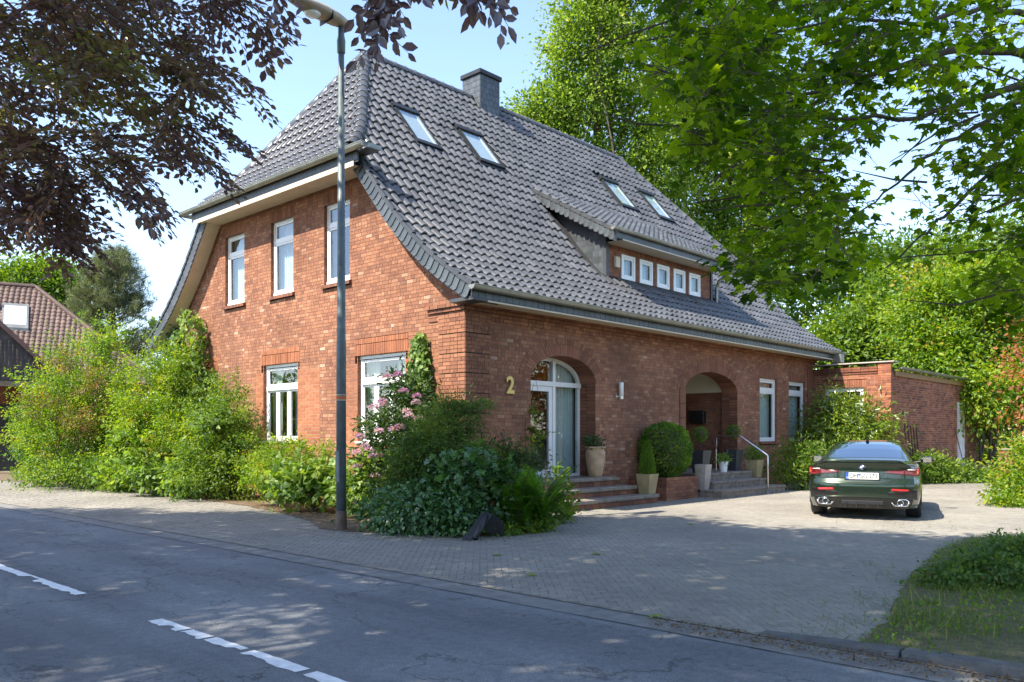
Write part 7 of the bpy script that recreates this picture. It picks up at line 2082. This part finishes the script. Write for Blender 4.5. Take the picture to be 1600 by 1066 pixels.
# the high crown: shades the road, the paving and the corner planting
TE = math.tan(SUN_EL)
def edge_D(X): return np.interp(X, [-16, -8.6, -4.5, -3.2, -1.6, 0, 2.6, 3.4, 4.6, 6.6, 9.0, 11], [16.8, 16.6, 15.6, 14.6, 14.0, 14.6, 15.2, 14.0, 12.9, 11.7, 10.8, 9.5])
nc = 8600
gx = rng.uniform(-15, 9.2, nc); gy = rng.uniform(2.0, 17, nc)
rag = .9 * np.sin(gx * 2.1) * np.sin(gx * .9 + 1) + .5 * np.sin(gx * 4.7)
keep = gy < edge_D(gx) + rag * .55 - .2
hole = (np.sin(gx * 1.7 + .6 * gy) * np.sin(gy * 1.9 - .5 * gx) > .80)
keep &= ~hole & (np.abs(gx) <   .68 * gy + 1.8)
# the hanging sprays at the left throw their own shade: the crown is thin where it would cover them
thin = (gx > -2.6) & (gx < .6) & (gy > 5.0) & (gy < 9.4) & (rng.random(len(gx)) < .72)
keep &= ~thin
gx = gx[keep]; gy = gy[keep]; n = len(gx); zc = 8.7 + 3.8 * rng.random(n)
C = np.stack([gx + SUN_H.x * zc / TE, gy + SUN_H.y * zc / TE, zc], -1)
okv = C[:, 2] > 1.45 + .5246 * np.maximum(C[:, 1], 0) + .55; C = C[okv]; n = len(C)
per = 30; P = np.repeat(C, per, 0) + rng.normal(size=(n * per, 3)) * np.array([.30, .30, .16])
m = len(P); vis = P[:, 2] > 1.45 + .5246 * np.maximum(P[:, 1], 0) + .12; P = P[vis]; m = len(P)
leaf_obj('crown', P, rvec(m, rng), unit(np.array([-.5, -.3, .8]) + .55 * rng.normal(size=(m, 3))), rng.uniform(.13, .24, m), np.clip(rng.normal(.4, .2, m), 0, 1), 'diamond', LM['beech'], beech, 0, 'leaf', TB)
for k in range(34):
    c = C[rng.integers(0, n)]; s = np.array([.25, .25, rng.uniform(5.0, 9.5)]); e = c - TB; mid = (s + e) / 2 + np.array([0, 0, .6])
    mb = MB(); mb.tube([tuple(s), tuple(mid), tuple(e)], [.14, .08, .02], 7); mb.build('limb', M['bark'], beech)

# ---- maple
rng = np.random.default_rng(202)
TM = np.array([8.6, 7.2, 0.0])
maple = thing('maple_tree', 'norway maple with large green leaves filling the upper right of the view', 'tree', TM)
MP, MD, MN, MS, MT_ = [], [], [], [], []
PM = [(1040, -40), (1660, -60), (1680, 520), (1600, 500), (1545, 470), (1490, 400), (1390, 370), (1300, 430), (1240, 462), (1190, 455), (1150, 420), (1140, 385), (1200, 330), (1170, 300), (1090, 245), (1055, 200), (1040, 140), (1020, 90), (1040, 40)]
HOLES = [(1390, 285, 62), (1425, 205, 44), (1395, 130, 26), (1570, 95, 30), (1470, 340, 36), (1330, 165, 26), (1440, 290, 44), (1395, 345, 34), (1545, 380, 22), (1575, 330, 20)]
tw = MB()
def cluster(c, rng, tb, nl, size, spread):
    for i in range(nl):
        off = rng.normal(size=3) * spread * np.array([1, 1, .55]); p = c + off
        MP.append(p); MD.append(unit(off * np.array([1, 1, .2]) + .4 * spread * rng.normal(size=3) + np.array([0, 0, -.55 * spread]))); MN.append(unit(np.array([0, 0, 1.0]) + .42 * rng.normal(size=3)))
        MS.append(size * rng.uniform(.6, 1.2)); MT_.append(np.clip(tb + .18 * rng.normal(), 0, 1))
        if i % 2 == 0: tw.tube([tuple(c + off * .05), tuple(p)], [.0035, .0015], 3, cap=False)
for q in in_poly(PM, 1080, rng):
    if any((q[0] - a) ** 2 + (q[1] - b_) ** 2 < (r * 1.35) ** 2 for a, b_, r in HOLES) and rng.random() < .94: continue
    right = q[0] > 1370 and q[1] < 420
    if right and rng.random() < .38: continue
    D = rng.uniform(5.6, 9.5)
    c = pw(q[0], q[1], D)
    cluster(c, rng, rng.normal(.66, .24), int(rng.integers(9, 17)), .088, .135)
# leaves beyond the frame so the crown goes on
for i in range(520):
    a = rvec(1, rng)[0]; c = np.array([8.6, 7.0, 7.6]) + a * np.array([4.6, 4.6, 3.8]) * rng.random() ** .4
    if c[1] > 1 and c[2] < 1.45 + .56 * c[1] and abs(c[0] / c[1]) < .70: continue
    if c[2] < 3: continue
    cluster(c, rng, .5, 9, .15, .3)
leaf_obj('foliage', np.array(MP), np.array(MD), np.array(MN), np.array(MS), np.array(MT_), 'maple', LM['maple'], maple, 300, 'leaf', TM)
mb = MB(); mb.tube([(0, 0, -.1), (0, 0, .6), (-.05, 0, 2.4), (.0, .1, 5), (.1, .2, 9)], [.36, .27, .23, .17, .05], 12); mb.build('trunk', M['bark'], maple, smooth=True)
def branch(pl, r0, r1, s0):
    pts_ = [s0] + [tuple(pw(*q) - TM) for q in pl]; mb = MB(); n_ = len(pts_)
    P_ = np.array(pts_); tt = np.linspace(0, n_ - 1, n_ * 4 - 3); Q = np.stack([np.interp(tt, np.arange(n_), P_[:, j]) for j in range(3)], -1); Q += rng.normal(size=Q.shape) * .012
    mb.tube([tuple(p) for p in Q], [lerp(r0, r1, i / (len(Q) - 1)) for i in range(len(Q))], 7); mb.build('limb', M['bark'], maple, smooth=True)
branch([(1640, 95, 7.6), (1600, 86, 7.5), (1513, 74, 7.3), (1395, 108, 7.0), (1292, 138, 6.8), (1200, 150, 6.6)], .055, .008, (-.1, 0, 4.2))
branch([(1640, 120, 7.6), (1600, 131, 7.5), (1497, 160, 7.2), (1440, 182, 7.1), (1292, 184, 6.8), (1150, 180, 6.6)], .045, .006, (-.1, 0, 4.0))
branch([(1650, 130, 7.8), (1564, 174, 7.6), (1477, 225, 7.4), (1415, 272, 7.2), (1350, 330, 7.0)], .035, .006, (-.1, 0, 3.9))
branch([(1640, 240, 8), (1560, 260, 7.9), (1472, 338, 7.7), (1441, 369, 7.6), (1380, 420, 7.4)], .03, .006, (-.1, 0, 3.4))
branch([(1640, 30, 7.4), (1540, 10, 7.2), (1440, 40, 7.0), (1320, 30, 6.8), (1180, 60, 6.5)], .035, .006, (-.1, 0, 4.6))
for k in range(34):
    q = in_poly(PM, 1, rng)[0]; D = rng.uniform(6.2, 8); a = pw(q[0], q[1], D); e = a + np.array([rng.uniform(-.9, -.2), rng.uniform(-.3, .3), rng.uniform(-.35, .15)])
    mb = MB(); mid = (a + e) / 2 + rng.normal(size=3) * .04; mb.tube([tuple(a - TM), tuple(mid - TM), tuple(e - TM)], [.011, .008, .003], 5); mb.build('twig', M['twig'], maple)
tw.v = [tuple(np.array(p) - TM) for p in tw.v]; tag(tw.build('leaf_stalks', M['twig'], maple), kind='stuff')
